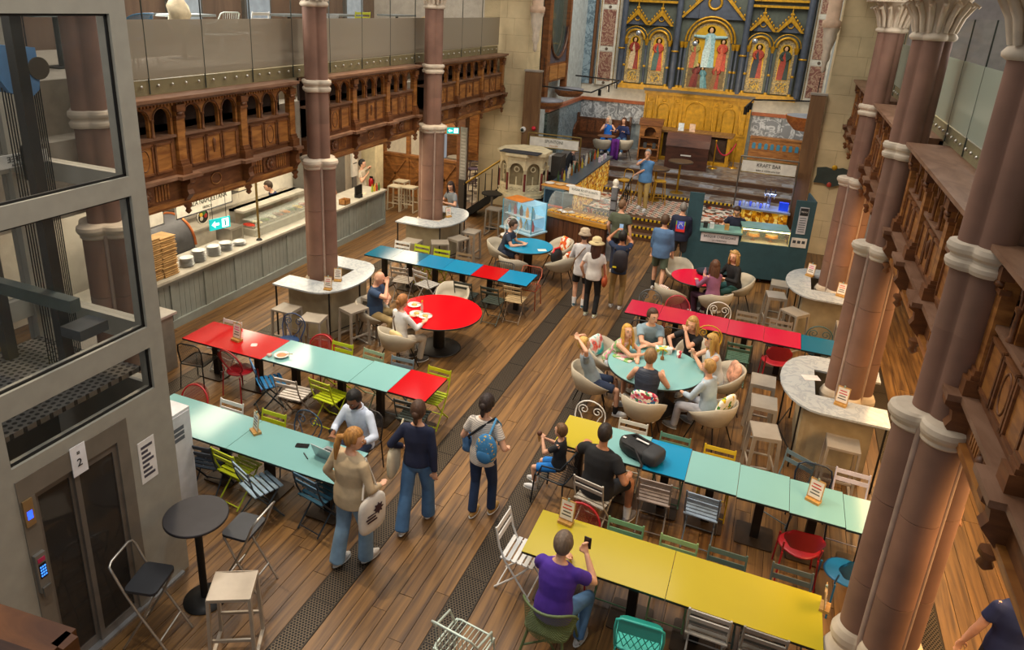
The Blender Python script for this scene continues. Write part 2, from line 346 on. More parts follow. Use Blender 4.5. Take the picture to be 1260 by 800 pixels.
# ------------------------------------------------------------------ stone columns
STONE = M('#82604f', .75, vary=.09, scale=2.2, bump=.12); STONE2 = M('#80604f', .75, vary=.09, scale=2.0, bump=.12)
PALE = M('#cdbda6', .7, vary=.07, scale=5, bump=.2)
def quad(d, c):
    def f(a):
        t = (a + PI / 4) % (PI / 2) - PI / 4; return d * math.cos(t) + math.sqrt(max(0, c * c - (d * math.sin(t)) ** 2))
    return f
def column(x, y, label, side, base=True, phase=0):
    t = thing('stone_column', (x, y, 0), 0, label, 'column', 'clustered stone columns of the nave')
    pier = quad(.172, .15); up = quad(.106, .118); dz = -.07 if side > 0 else 0
    if base:
        MB().lathe([(1.3, .0), (1.3, .5), (1.22, .56), (1.28, .61), (1.28, .69), (1.18, .75), (1.1, .82), (1.17, .87), (1.17, .93), (1.08, .99), (1.0, 1.02)], n=64, fn=pier, crisp=True).build('base', PALE, t, 'moulded pale stone base')
    z = .8
    for j, z1 in enumerate((1.55, 2.4, 3.22)):                       # drums of the lower pier
        MB().lathe([(1, z + .003), (1, z1 - .003)], n=64, fn=pier).build('pier_drum', STONE if j % 2 else STONE2, t); z = z1
    for k in range(4):
        a = PI / 4 + k * PI / 2; q = .225
        MB().cyl((q * math.cos(a), q * math.sin(a), .8), (q * math.cos(a), q * math.sin(a), 3.22), .026, n=8).build('fillet', M('#a89080', .7), t, 'thin pale fillet between the shafts')
    MB().lathe([(r_, z_ + dz) for r_, z_ in ((1., 3.18), (1.07, 3.2), (1.07, 3.23), (1.17, 3.27), (1.2, 3.30), (1.17, 3.34), (1.05, 3.36), (.75, 3.37))], n=64, fn=pier, crisp=True).build('collar', PALE, t, 'pale moulded stone collar')
    z = 3.36 + dz
    for j, z1 in enumerate((4.0, 4.62 + dz)): MB().lathe([(1, z), (1, z1)], n=56, fn=up).build('shaft_drum', STONE2 if j else STONE, t); z = z1
    MB().lathe([(r_, z_ + dz) for r_, z_ in ((1.02, 4.55), (1.16, 4.56), (1.22, 4.59), (1.22, 4.62), (1.1, 4.64), (1.1, 4.66), (1.24, 4.69), (1.27, 4.72), (1.22, 4.755), (1.02, 4.765))], n=56, fn=up, crisp=True).build('ring', PALE, t, 'pale stone ring')
    MB().lathe([(1, 4.74 + dz), (1, 6.02)], n=56, fn=up).build('shaft_drum', STONE, t)
    cp = MB().lathe([(1.05, 5.98), (1.18, 6.0), (1.2, 6.03), (1.1, 6.06), (1.0, 6.08), (1.08, 6.25), (1.45, 6.45), (1.6, 6.5)], n=56, fn=up).build('capital', PALE, t, 'carved leafy stone capital')
    for k in range(16):
        a = 2 * PI * k / 16; c, s_ = math.cos(a), math.sin(a)
        MB().tube([(c * .22, s_ * .22, 6.08), (c * .27, s_ * .27, 6.26), (c * .37, s_ * .37, 6.42), (c * .42, s_ * .42, 6.38)], [.03, .035, .035, .02], 6).build('leaf', PALE, cp)
    MB().prism(rrect(.98, .98, .2), 6.5, 6.56).prism(rrect(1.06, 1.06, .2), 6.56, 6.66).build('abacus', PALE, t)
    return t
LX, RX, TX = -7.7, 1.57, 1.52
column(LX, 6.2, 'reddish stone column seen through the lift glass', -1)
column(LX, 10.8, 'reddish stone column rising through the marble bar table by the pizza counter', -1)
column(LX, 15.4, 'reddish stone column rising through the marble bar table nearest the carved pulpit', -1)
column(RX, 6.02, 'thick reddish stone column beside the end of the yellow table', 1)
column(RX, 10.75, 'reddish stone column rising through the middle right marble bar table', 1)
column(RX, 15.35, 'reddish stone column rising through the marble table beside the green stall', 1)

# ------------------------------------------------------------------ gallery fronts
GW = wood('#7e4c22', '#b0763a', (3, 3, 14), .42, .12, .1); GD = wood('#5c361b', '#80502a', (3, 3, 12), .5, .12); GT = wood('#6b4830', '#8d6a52', (6, 2, 6), .5, .1)
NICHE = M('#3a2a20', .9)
def gallery_bay(X, d, y0, y1, label, n=3):
    """carved parapet between two columns; d=+1 looks towards +x"""
    t = thing('gallery_parapet', (X, y0, 0), 0, label, 'balcony front', 'carved wooden gallery fronts'); W = (y1 - y0) / n
    def b(mb, x0, x1, *r): return mb.bx(min(d * x0, d * x1), max(d * x0, d * x1), *r)
    L = y1 - y0
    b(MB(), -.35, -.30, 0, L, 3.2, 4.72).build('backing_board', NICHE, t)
    b(b(MB(), -.34, .10, -.0, L, 4.66, 4.70), -.34, .16, 0, L, 4.70, 4.745).build('cornice', GT, t)
    mb = MB()
    for k in range(int(L / .06)): b(mb, 0, .05, k * .06, k * .06 + .03, 4.615, 4.655)
    o = mb.build('dentils', GW, t); o['kind'] = 'stuff'
    b(MB(), -.3, .03, 0, L, 4.16, 4.20).build('sill', GT, t)
    out = []
    for i in range(n):
        y = i * W
        out += [(y, .2), (y + .2, .2), (y + .2, .11), (y + W - .2, .11), (y + W - .2, .2)]
    out.append((L, .2))
    poly = [(d * -.3, 0)] + [(d * x, y) for y, x in out] + [(d * -.3, L)]
    MB().prism(poly, 3.56, 3.61).build('ledge', GT, t, 'broad stepped ledge in greyer wood')
    b(MB(), -.3, .0, 0, L, 3.24, 3.56).build('frieze_board', GD, t)
    b(b(MB(), -.3, .05, 0, L, 3.18, 3.24), -.3, .03, 0, L, 3.14, 3.18).build('lower_moulding', GW, t)
    for i in range(n):
        y = i * W
        b(MB(), -.06, 0, y + .09, y + W - .09, 3.61, 4.16).build('panel_frame', GD, t)
        pw = (W - .30) / 3
        for k in range(3):
            a = y + .15 + k * pw + .025; e = a + pw - .05
            p = b(MB(), 0, .012, a, e, 3.70, 4.10).build('panel', GW, t)
            m = MB()
            for q in ((a, e, 3.685, 3.715), (a, e, 4.085, 4.115), (a - .012, a + .015, 3.69, 4.11), (e - .015, e + .012, 3.69, 4.11)): b(m, 0, .03, *q)
            m.build('moulding', GD, p)
            c = (a + e) / 2
            if (k == 1 and i % 2 == 0) or (i == 0 and k == 0): MB().tube([(d * .014, c + .085 * math.cos(u * PI / 8), 3.9 + .15 * math.sin(u * PI / 8)) for u in range(16)], .009, 5, True).build('oval_bead', GD, p)
            elif k == 1: MB().tube([(d * .014, c, 3.82), (d * .02, c, 3.9), (d * .02, c, 4.0), (d * .014, c, 4.04)], [.012, .022, .03, .008], 6).build('carved_spray', GD, p)
        for z in (4.02,):
            pass
        aw = (W - .18) / 3                                         # three little arches
        for k in range(3):
            a = y + .09 + k * aw; hw = aw / 2 - .045; c = a + aw / 2
            poly = [(a, 4.2), (a, 4.63), (a + aw, 4.63), (a + aw, 4.2), (c + hw, 4.2), (c + hw, 4.43)] + arc(c, 4.44, hw, 0, 180, 8) + [(c - hw, 4.43), (c - hw, 4.2)]
            m = MB().prism(poly, min(d * -.06, 0), max(d * -.06, 0), 'x').build('arch', GW, t)
            MB().tube([(d * .008, c + (hw + .02) * math.cos(rad(u * 22.5)), 4.44 + (hw + .02) * math.sin(rad(u * 22.5))) for u in range(9)], .011, 5).build('arch_bead', GD, m)
        for k in range(1, 3):
            a = y + .09 + k * aw
            MB().lathe([(.028, 4.2), (.028, 4.225), (.017, 4.24), (.02, 4.32), (.016, 4.40), (.03, 4.43), (.03, 4.45)], (d * .015, a, 0), 8).build('colonnette', GD, t)
        # carved frieze below the ledge
        if i % 2 == 0:
            c = y + W * .45; m = MB()
            b(m, 0, .02, c - .16, c + .16, 3.27, 3.53)
            for u in range(10): m.ell((d * .035, c + .075 * math.cos(u * PI / 5), 3.4 + .075 * math.sin(u * PI / 5)), (.02, .035, .035), 6, 5)
            m.ell((d * .045, c, 3.4), (.04, .045, .05), 8, 6); m.build('boss', GD, t, 'dark carved boss')
            for g in (-1, 1):
                m = MB()
                for u in range(5): b(m, .0, .012, c + g * .32 + (u - 2) * .055 - .015, c + g * .32 + (u - 2) * .055 + .015, 3.29, 3.51)
                m.build('fluting', GW, t)
        else:
            MB().tube([(d * .006, y + W * .5 + .11 * math.cos(u * PI / 8), 3.4 + .09 * math.sin(u * PI / 8)) for u in range(16)], .01, 5, True).build('frieze_ring', GW, t)
    for i in range(n + 1):                                          # pilasters and brackets
        y = min(max(i * W, .09), L - .09)
        pl_ = b(MB(), -.05, .05, y - .07, y + .07, 3.61, 4.64).build('pilaster', GW, t)
        m = MB(); b(m, 0, .11, y - .09, y + .09, 3.61, 3.74); b(m, 0, .085, y - .08, y + .08, 3.74, 3.78); b(m, 0, .07, y - .075, y + .075, 3.78, 3.82); m.build('pedestal', GD, pl_)
        m = MB(); b(m, 0, .07, y - .085, y + .085, 4.42, 4.46); b(m, 0, .09, y - .08, y + .08, 4.52, 4.62); m.ell((d * .06, y, 4.49), (.04, .07, .035), 8, 6); m.build('pilaster_cap', GD, pl_)
        m = MB().prism([(d * 0, 3.56), (d * .19, 3.56), (d * .19, 3.50), (d * .13, 3.46), (d * .12, 3.38), (d * .15, 3.32), (d * .1, 3.26), (d * .05, 3.2), (0, 3.18)], y - .055, y + .055, 'y').build('bracket', GD, t, 'scrolled wooden bracket')
        MB().lathe([(.012, 3.0), (.05, 3.04), (.03, 3.08), (.06, 3.12), (.06, 3.15)], (d * .05, y, 0), 8).build('pendant', GD, m)
def glass_bay(X, d, y0, y1, label, n=4, tilt=0):
    t = thing('glass_balustrade', (X, y0, 0), 0, label, 'glass railing', 'frosted glass railings of the galleries'); L = y1 - y0; W = L / n
    G = glass('#9c917d' if d > 0 else '#9fa998', .08, .04, (4.98, 5.76))
    MB().bx(min(0, -d * .06) - .01, max(0, -d * .06) + .01, 0, L, 4.745, 4.95).build('base_rail', M('#857850', .6), t, 'brass coloured base rail behind the glass')
    for i in range(n):
        p = MB().bx(d * .03 - .006, d * .03 + .006, i * W + .006, (i + 1) * W - .006, 4.76, 6.25).build('glass_pane', G, t, 'pane frosted at knee height')
        MB().bx(d * .03 - .008, d * .03 + .008, i * W - .006, i * W + .006, 4.76, 6.25).build('glass_edge', M('#2c3630', .3), p)
        for k in range(4):
            MB().ell((d * .045, (i + .14 + .24 * k) * W, 4.87), (.018, .022, .022), 8, 5).build('bolt', M('#c9c4b8', .3, .8), p)
for i, (a, b) in enumerate(((6.5, 10.5), (11.1, 15.1), (15.7, 20.7))):
    gallery_bay(-8.0, 1, a, b, 'carved wooden gallery front on the left, ' + ['beside the lift', 'between the two bar table columns', 'ending at the stone chancel pier'][i])
    glass_bay(-8.22, 1, a - .3 if i else a, b + .3 if i < 2 else b, 'frosted glass railing on the left gallery, ' + ['beside the lift', 'between the two bar table columns', 'ending at the stone chancel pier'][i])
for i, (a, b) in enumerate(((1.9, 5.85), (6.45, 10.45), (11.05, 15.05), (15.65, 20.7))):
    gallery_bay(1.67, -1, a, b, 'carved wooden gallery front on the right, ' + ['nearest, cut by the picture edge', 'just beyond the thick column', 'beyond the middle right column', 'farthest, ending at the chancel pier'][i])
    glass_bay(2.0, -1, a - .3 if i else a, b + .3 if i < 3 else b, 'frosted glass railing on the right gallery, ' + ['nearest, cut by the picture edge', 'just beyond the thick column', 'beyond the middle right column', 'farthest, ending at the chancel pier'][i])
PLAST = M('#d9cdb4', .9, vary=.04, scale=2); CREAM = M('#c6b594', .85, vary=.06, scale=1.6, bump=.1)
# gallery slabs, outer walls
struct(MB().bx(-12.6, -8.3, .5, 20.7, 3.32, 4.3).bx(-12.6, -8.7, .5, 20.7, 4.3, 5.0).build('ceiling', M('#b9ad98', .9)), 'underside and floor of the left gallery')
struct(MB().bx(1.98, 6.2, .5, 20.7, 3.32, 4.3).bx(2.4, 6.2, .5, 20.7, 4.3, 5.0).build('ceiling', M('#b9ad98', .9)), 'underside and floor of the right gallery')
struct(MB().bx(-12.8, -12.6, .5, 26, 0, 3.4).build('wall_left', M('#e9e2d2', .6, vary=.04)), 'pale wall behind the pizza counter')
struct(MB().bx(-12.8, -12.6, .5, 21, 4.2, 9).build('wall_left_upper', wood('#574032', '#6f5642', (1, 5, .6), .6)), 'timber lined wall at the back of the left gallery')
struct(MB().bx(6.2, 6.4, .5, 21, 0, 9).build('wall_right', M('#cdbfa8', .85)), 'pale wall of the right aisle')
struct(MB().bx(-12.6, -8.75, 20.9, 21.1, 3.6, 9).build('wall_gallery_left', M('#bdb4a4', .85, vary=.05)), 'end wall of the left gallery')
struct(MB().bx(2.5, 6.2, 20.9, 21.1, 0, 9).build('wall_gallery_right', M('#bfb9b8', .85, vary=.05)), 'end wall of the right aisle and gallery')
# arch walls over the right and left columns
for X0, X1, nm in ((RX - .32, RX + .32, 'wall_arcade_right'), (LX - .32, LX + .32, 'wall_arcade_left')):
    ys = [1.55, 6.15, 10.75, 15.35, 20.0]
    poly = [(1.55, 9.4), (20.6, 9.4), (20.6, 6.66)]
    for k in range(4, 0, -1):
        c = (ys[k] + ys[k - 1]) / 2; poly += arc(c, 6.66, 1.95, 0, 180, 12)
    poly += [(1.55, 6.66)]
    struct(MB().prism(poly, X0, X1, 'x').build(nm, M('#cfc6c0', .85, vary=.05)), 'plastered arches above the columns')
# ------------------------------------------------------------------ chancel: piers, steps, walls
pierM = M('#cdb98f', .85, vary=.07, scale=1.3, bump=.1)
blk = M('#c9b58c', .85, vary=.08, scale=1.5, bump=.1)
def ashlar(nm, x0, x1, y0, y1, lab):
    s_ = struct(MB().bx(x0 + .02, x1 - .02, y0 + .02, y1 - .02, 0, 8).build(nm, M('#9c8b69', .9)), lab)
    z = 0; k = 0
    while z < 7.4:
        h = .48; n = 2 + k % 2; ww = (x1 - x0) / n
        for i in range(n): MB().bx(x0 + i * ww + .003, x0 + (i + 1) * ww - .003, y0, y1, z + .003, z + h - .003).build('stone_block', blk, s_)
        z += h; k += 1
ashlar('wall_pier_left', -8.75, -7.28, 20.85, 22.0, 'cream stone pier left of the chancel')
ashlar('wall_pier_right', .98, 2.5, 20.85, 22.0, 'cream stone pier right of the chancel')
for x0, x1, lab in ((-7.27, -6.78, 'tall brown timber post against the left chancel pier'), (.60, .97, 'tall brown timber post against the right chancel pier')):
    t = thing('timber_post', ((x0 + x1) / 2, 20.85, 0), 0, lab, 'post', 'timber posts of the chancel'); hw = (x1 - x0) / 2
    MB().bx(-hw, hw, -.2, -.005, 0, 4.28).build('shaft', wood('#5f4227', '#7b5a38', (5, 5, .8), .6), t)
    MB().bx(-hw - .02, hw + .02, -.22, -.003, 4.28, 4.33).build('cap', M('#8e8578', .6), t)
# corbels on the piers
for x, lab in ((-7.0, 'carved stone corbel high on the left chancel pier'), (.75, 'carved stone corbel high on the right chancel pier')):
    t = thing('stone_corbel', (x, 20.62, 0), 0, lab, 'corbel', 'carved corbels of the chancel arch')
    MB().lathe([(.02, 4.85), (.06, 4.92), (.05, 5.05), (.1, 5.2), (.09, 5.4), (.16, 5.7), (.15, 5.8), (.2, 5.95)], n=10, fn=lambda a: 1 + .12 * math.cos(5 * a)).build('leaf_carving', PALE, t)
    MB().lathe([(.2, 5.95), (.22, 6.0), (.22, 6.1), (.16, 6.14), (.16, 7.5)], n=16).build('corbel_shaft', M('#c9a98b', .7), t)
# steps
STEP = wood('#4a3120', '#6b4a30', (1.2, 12, 8), .55); NOS = pattern(('#d8b21e', '#1c1a17'), 2.6, 'X', .5)
TILE = pattern(('#d9d2c2', '#2a2624', '#b6502c', '#d9d2c2', '#6f6a64', '#d9d2c2'), 9, 'voronoi', .35); TILE2 = pattern(('#7f7a78', '#6d5f55', '#8d8983', '#625a58', '#776a5c'), 6.5, 'voronoi', .35)
for i, (y0, z0, z1) in enumerate(((19.5, 0, .15), (19.82, .15, .3), (20.14, .3, .45))):
    s_ = struct(MB().bx(-4.7, .95, y0, 20.6, z0, z1 - .015).build('floor_step_%d' % (i + 1), STEP), 'dark chancel step with striped nosing')
    MB().bx(-4.7, .95, y0, 20.6, z1 - .015, z1).build('tread', STEP, s_)
    MB().bx(-4.7, .95, y0 - .006, y0 + .05, z1 - .05, z1 + .004).build('nosing', NOS, s_, 'yellow and black striped nosing')
pf = struct(MB().bx(-7.3, 1, 20.4, 23, 0, .449).build('floor_platform', TILE), 'tiled platform in front of the altar steps')
TB = [M(c, .4, vary=.08) for c in ('#cfc7b6', '#3a3432', '#a9502f', '#8b8680')]
tm = [MB().bx(-.049, .049, -.049, .049, 0, .006).mesh('tile', c) for c in TB]
mbt = [MB() for _ in TB]; cnt = 0
for i in range(22):
    for j in range(22):
        x, y = -4.2 + .105 * i, 20.55 + .105 * j; c = ((i + j) % 2) * 0 if (i + j) % 2 == 0 else (1 if i % 2 else 2)
        if (i * 7 + j * 3) % 11 == 0: c = 3
        if j < 13: obj('tile', tm[c], pf, loc=(x, y, .449))
        else: mbt[c].bx(x - .049, x + .049, y - .049, y + .049, .449, .455)
for c, m in zip(TB, mbt):
    o = m.build('tiles', c, pf); o['kind'] = 'stuff'
for i, (y0, z0, z1) in enumerate(((22.7, .45, .6), (23.7, .6, .75), (24.7, .75, .9))):
    s_ = struct(MB().bx(-7.3, 1, y0, 25.2, z0, z1 - .02).build('floor_step_%d' % (i + 4), STEP), 'broad altar step faced in tile and timber')
    MB().bx(-7.3, 1, y0 + .06, 25.2, z1 - .02, z1).build('tread', TILE2, s_, 'patterned tile tread')
    MB().bx(-7.3, 1, y0 - .02, y0 + .06, z1 - .05, z1 + .004).build('nosing', NOS if i == 0 else STEP, s_)
    for k in range(13): MB().bx(-7.2 + k * .63, -6.75 + k * .63, y0 + .2, y0 + .62, z1, z1 + .004).build('tread_tile', TILE2 if k % 2 else M('#8f9096', .4, vary=.15, scale=14), s_)
struct(MB().bx(-7.8, 1.8, 25.2, 28.4, 0, .9).build('floor_sanctuary', TILE2), 'tiled sanctuary floor')
# side and end walls
BLUE = marble('#8fa3ad', '#4f6470', 3.2, .3); GREY = marble('#84878a', '#cfd2d4', 3.0, .3); GREEN = marble('#34403a', '#6b7a6f', 5, .3)
RED = marble('#84564a', '#b79c80', 4.5, .35, '#6a4038'); WHITE = M('#d9d2c0', .5, vary=.06)
struct(MB().bx(-8.1, -7.6, 22, 28.4, 0, 8.5).build('wall_chancel_left', M('#b7c0bf', .6, vary=.08)), 'marble lined side wall of the chancel on the left')
struct(MB().bx(1.2, 1.6, 22, 28.4, 0, 8.5).build('wall_chancel_right', M('#b7c0bf', .6, vary=.08)), 'marble lined side wall of the chancel on the right')
ew = struct(MB().bx(-8.1, 1.6, 28.5, 28.8, 0, 8.5).build('wall_end', M('#8e989a', .7, vary=.1)), 'end wall of the chancel')
for i in range(5):                                                  # book-matched grey slabs
    for x0 in (-7.58, -1.02):
        if x0 < -5 or i < 4: MB().bx(x0 + i * .52 + .006, x0 + (i + 1) * .52 - .006, 28.40, 28.5, 1.9, 2.66).build('marble_slab', GREY, ew)
for x0, x1 in ((-7.6, -4.98), (-1.06, 1.2)):
    MB().bx(x0, x1, 28.34, 28.5, 2.66, 2.78).build('marble_rail', M('#a3572f', .35, vary=.1), ew, 'reddish brown rail above the marble')
    MB().bx(x0, x1, 28.42, 28.5, 2.78, 3.3).build('upper_slab', WHITE, ew)
sl = bpy.data.objects['wall_chancel_left']
for i in range(6): MB().bx(-7.6, -7.52, 25.3 + i * .5 + .006, 25.8 + i * .5 - .006, .9, 2.66).build('marble_slab', BLUE, sl)
MB().bx(-7.6, -7.5, 23.9, 25.3, .9, 2.6).build('marble_slab', GREEN, sl)
MB().bx(-7.6, -7.46, 23.9, 28.4, 2.66, 2.78).build('marble_rail', M('#a3572f', .35, vary=.1), sl)
for x0, x1, c in ((-7.6, -7.3, BLUE), (-6.75, -6.2, WHITE), (-7.28, -7.18, M('#6b4526', .5)), (.55, .75, WHITE), (.75, 1.2, WHITE)):
    MB().bx(x0, x1, 28.36, 28.5, 3.3, 8).build('wall_strip', c, ew)
for x0 in (-6.95, .62):                                             # red marble panels in pale frames
    f = MB().bx(x0 - .12, x0 + .62, 28.32, 28.46, 3.3, 8).build('panel_frame', WHITE, ew)
    for z0, z1 in ((3.45, 4.55), (4.78, 6.1), (6.3, 7.6)): MB().bx(x0, x0 + .5, 28.29, 28.33, z0, z1).build('marble_panel', RED, f)
    for z in (3.38, 4.66, 6.2):
        MB().bx(x0, x0 + .5, 28.3, 28.33, z - .1 + .02, z + .1 - .02).build('inlay', M('#cfcabb', .5), f)
        MB().lathe([(.06, 0), (.06, .01)], n=8, mat=Matrix.Translation((x0 + .25, 28.3, z)) @ Matrix.Rotation(PI / 2, 4, 'X')).build('rosette', M('#5b4b3c', .6), f)
    for s_ in (-.09, .59): MB().bx(x0 + s_, x0 + s_ + .03, 28.3, 28.33, 3.3, 8).build('inlay_strip', pattern(('#b98f2c', '#33352f'), 7, 'Z', .5), f)
# ------------------------------------------------------------------ reredos
GOLD = M('#b98a1e', .38, .45, vary=.14, scale=9); GOLDW = M('#b5861a', .45, .15, vary=.12, scale=7, bump=.1); SLATE = M('#434a56', .4, vary=.1); DKG = M('#4b5248', .6, vary=.1)
MOS = pattern(('#a98f5a', '#7c6b4b', '#c0a566', '#8d7f63', '#b59b62'), 26, 'voronoi', .5)
rr = thing('reredos', (-2.87, 28.3, 0), 0, 'gilded altar screen with mosaic figures in pointed arches', 'altar screen')
MB().bx(-3.3, 3.3, 0, .15, 3.3, 8.2).build('back_board', DKG, rr)
def figure(p, x, zb, h, robe, robe2, lean=0, arms=False):
    """a generic draped mosaic figure in shallow relief"""
    poly = [(-.17, 0), (-.15, .35), (-.13, .62), (-.15, .8), (-.07, .86), (.07, .86), (.15, .8), (.13, .62), (.15, .35), (.17, 0)]
    g = MB().prism([(x + u * h * .95 + lean * v * h, zb + v * h) for u, v in poly], -.135, -.115, 'y').build('figure', M(robe, .5, vary=.15, scale=20), p)
    MB().prism([(x + u * h * .95 + lean * v * h, zb + v * h) for u, v in ((-.17, 0), (-.16, .4), (-.02, .84), (.05, .5), (0, 0))], -.15, -.13, 'y').build('mantle', M(robe2, .5, vary=.15, scale=20), g)
    hx, hz = x + lean * h, zb + h * .93
    MB().lathe([(h * .10, 0), (h * .10, .006)], n=14, mat=Matrix.Translation((hx, -.112, hz)) @ Matrix.Rotation(PI / 2, 4, 'X')).build('halo', GOLD, g)
    MB().ell((hx, -.13, hz), (h * .055, .02, h * .07), 8, 6).build('head', M('#c79a6d', .6), g)
    for s_ in (-1, 1):
        a = (x + s_ * h * .12 + lean * h * .75, -.14, zb + h * .76)
        e = (x + s_ * h * (.42 if arms else .05) + lean * h * .5, -.15, zb + h * (.78 if arms else .58))
        MB().tube([a, ((a[0] + e[0]) / 2 + s_ * h * .05, -.15, (a[2] + e[2]) / 2), e], [h * .05, h * .045, h * .03], 6).build('arm', M(robe, .5), g)
def arch_panel(xc, hw, zb, zs, depth=0):
    fr = MB().prism([(xc - hw - .09, zb), (xc - hw - .09, zs)] + arc(xc, zs, hw + .09, 180, 0, 14) + [(xc + hw + .09, zb)] + [(xc + hw, zb), (xc + hw, zs)] + arc(xc, zs, hw, 0, 180, 14) + [(xc - hw, zb)], -.2, 0, 'y').build('arch_frame', DKG, rr)
    MB().tube([(xc + (hw + .03) * math.cos(rad(u * 12)), -.2, zs + (hw + .03) * math.sin(rad(u * 12))) for u in range(16)], .045, 6).build('arch_moulding', GOLD, fr)
    MB().tube([(xc + (hw + .15) * math.cos(rad(u * 12)), -.19, zs + (hw + .15) * math.sin(rad(u * 12))) for u in range(16)], .02, 6).build('arch_bead', GOLD, fr)
    pic = MB().prism([(xc - hw, zb), (xc - hw, zs)] + arc(xc, zs, hw, 180, 0, 14) + [(xc + hw, zb)], -.11, 0, 'y').build('mosaic_panel', MOS, rr, 'mosaic panel with a draped figure')
    return pic
def gable(xc, hw, z0, z1, ring):
    g = MB().prism([(xc - hw, z0), (xc, z1), (xc + hw, z0), (xc + hw - .1, z0), (xc, z1 - .22), (xc - hw + .1, z0)], -.24, -.1, 'y').build('gable', GOLD, rr, 'gilded pointed gable')
    MB().prism([(xc - hw + .1, z0), (xc, z1 - .22), (xc + hw - .1, z0)], -.14, -.05, 'y').build('gable_field', SLATE, g)
    MB().tube([(xc + ring * math.cos(u * PI / 7), -.16, z0 + (z1 - z0) * .42 + ring * math.sin(u * PI / 7)) for u in range(14)], ring * .22, 6, True).build('gable_ring', GOLD, g)
    for s_ in (-1, 1):
        for k in range(6):
            f = (k + .5) / 6; MB().ell((xc + s_ * hw * (1 - f), -.2, z0 + (z1 - z0) * f + .07), (.035, .03, .05), 6, 5).build('crocket', GOLD, g)
    MB().cyl((xc, -.18, z1), (xc, -.18, z1 + .28), .03, .02, 6).build('finial', GOLD, g)
MB().bx(-3.2, 3.2, -.28, 0, 3.28, 3.46).build('plinth', GOLDW, rr)
for k, x in enumerate((-2.72, -1.83, 1.72, 2.62)):
    pc = arch_panel(x, .31, 3.5, 5.1); gable(x, .46, 5.62, 6.2, .1)
    MB().prism([(x - .2, 3.98), (x - .2, 5.02)] + arc(x, 5.02, .2, 180, 0, 10) + [(x + .2, 3.98)], -.118, -.1, 'y').build('gold_ground', M('#c79a22', .4, .3), pc)
    figure(pc, x, 4.0, 1.15, ('#8d2f22', '#b8432e', '#a8412c', '#34423a')[k], ('#c9b08a', '#3f5f58', '#27333a', '#9c3a28')[k])
    MB().bx(x - .17, x + .17, -.125, -.1, 3.58, 3.9).build('lower_panel', pattern(('#b98a1e', '#5b5340', '#8c7a4a', '#c9a63a'), 22, 'voronoi', .5), pc)
pc = arch_panel(0, .72, 3.46, 5.15)
MB().tube([(.87 * math.cos(rad(u * 12)), -.22, 5.15 + .87 * math.sin(rad(u * 12))) for u in range(16)], .04, 6).build('outer_moulding', GOLD, rr)
gable(0, 1.15, 5.95, 7.25, .22)
MB().prism([(-.6, 4.3), (-.6, 5.15)] + arc(0, 5.15, .6, 180, 0, 12) + [(.6, 4.3)], -.118, -.1, 'y').build('gold_ground', M('#c99c20', .4, .3), pc)
MB().bx(-.66, .66, -.118, -.1, 3.5, 4.3).build('lower_ground', M('#6d5a36', .5, vary=.2, scale=8), pc)
figure(pc, 0, 4.25, 1.4, '#8fb3b4', '#b9cdc9', 0, True); figure(pc, -.48, 4.2, 1.0, '#9a8f52', '#b25a3a'); figure(pc, .47, 4.15, 1.1, '#b4442e', '#c0603e')
figure(pc, -.42, 3.52, .85, '#6b2a24', '#7d3128', .12); figure(pc, -.02, 3.5, .75, '#4f7f86', '#6f979a', -.15); figure(pc, .34, 3.5, .9, '#9c3a2a', '#7c5a32', .05)
for x in (-3.2, -1.2, 1.2, 3.2):
    c = MB().cyl((x, -.2, 3.4), (x, -.2, 8.2), .11, n=12).build('marble_shaft', SLATE, rr, 'tall slate blue shaft')
    for z in (4.75, 6.9): MB().lathe([(.12, -.03), (.15, 0), (.12, .03)], (x, -.2, z), 12).build('shaft_ring', GOLD, c)
for x in (-3.06, -2.28, -1.42, -.98, -.84, .84, .98, 1.36, 2.17, 2.96):
    c = MB().cyl((x, -.17, 3.46), (x, -.17, 5.0), .05, n=8).build('colonnette', SLATE, rr)
    MB().lathe([(.055, 4.9), (.09, 5.05), (.1, 5.12)], (x, -.17, 0), 8).build('colonnette_cap', GOLD, c); MB().lathe([(.055, 4.1), (.075, 4.14), (.055, 4.18)], (x, -.17, 0), 8).build('colonnette_ring', GOLD, c); MB().lathe([(.08, 3.46), (.06, 3.54)], (x, -.17, 0), 8).build('colonnette_base', GOLD, c)
for x0, x1 in ((-3.1, -1.3), (1.3, 3.1)):
    MB().bx(x0, x1, -.22, 0, 6.42, 6.5).build('string_course', GOLD, rr); MB().bx(x0, x1, -.2, 0, 6.62, 6.7).build('string_course', GOLD, rr)
    MB().bx(x0 + .3, x1 - .3, -.12, 0, 6.8, 8).build('upper_panel', M('#7fa3a0', .6, vary=.12, scale=3), rr)
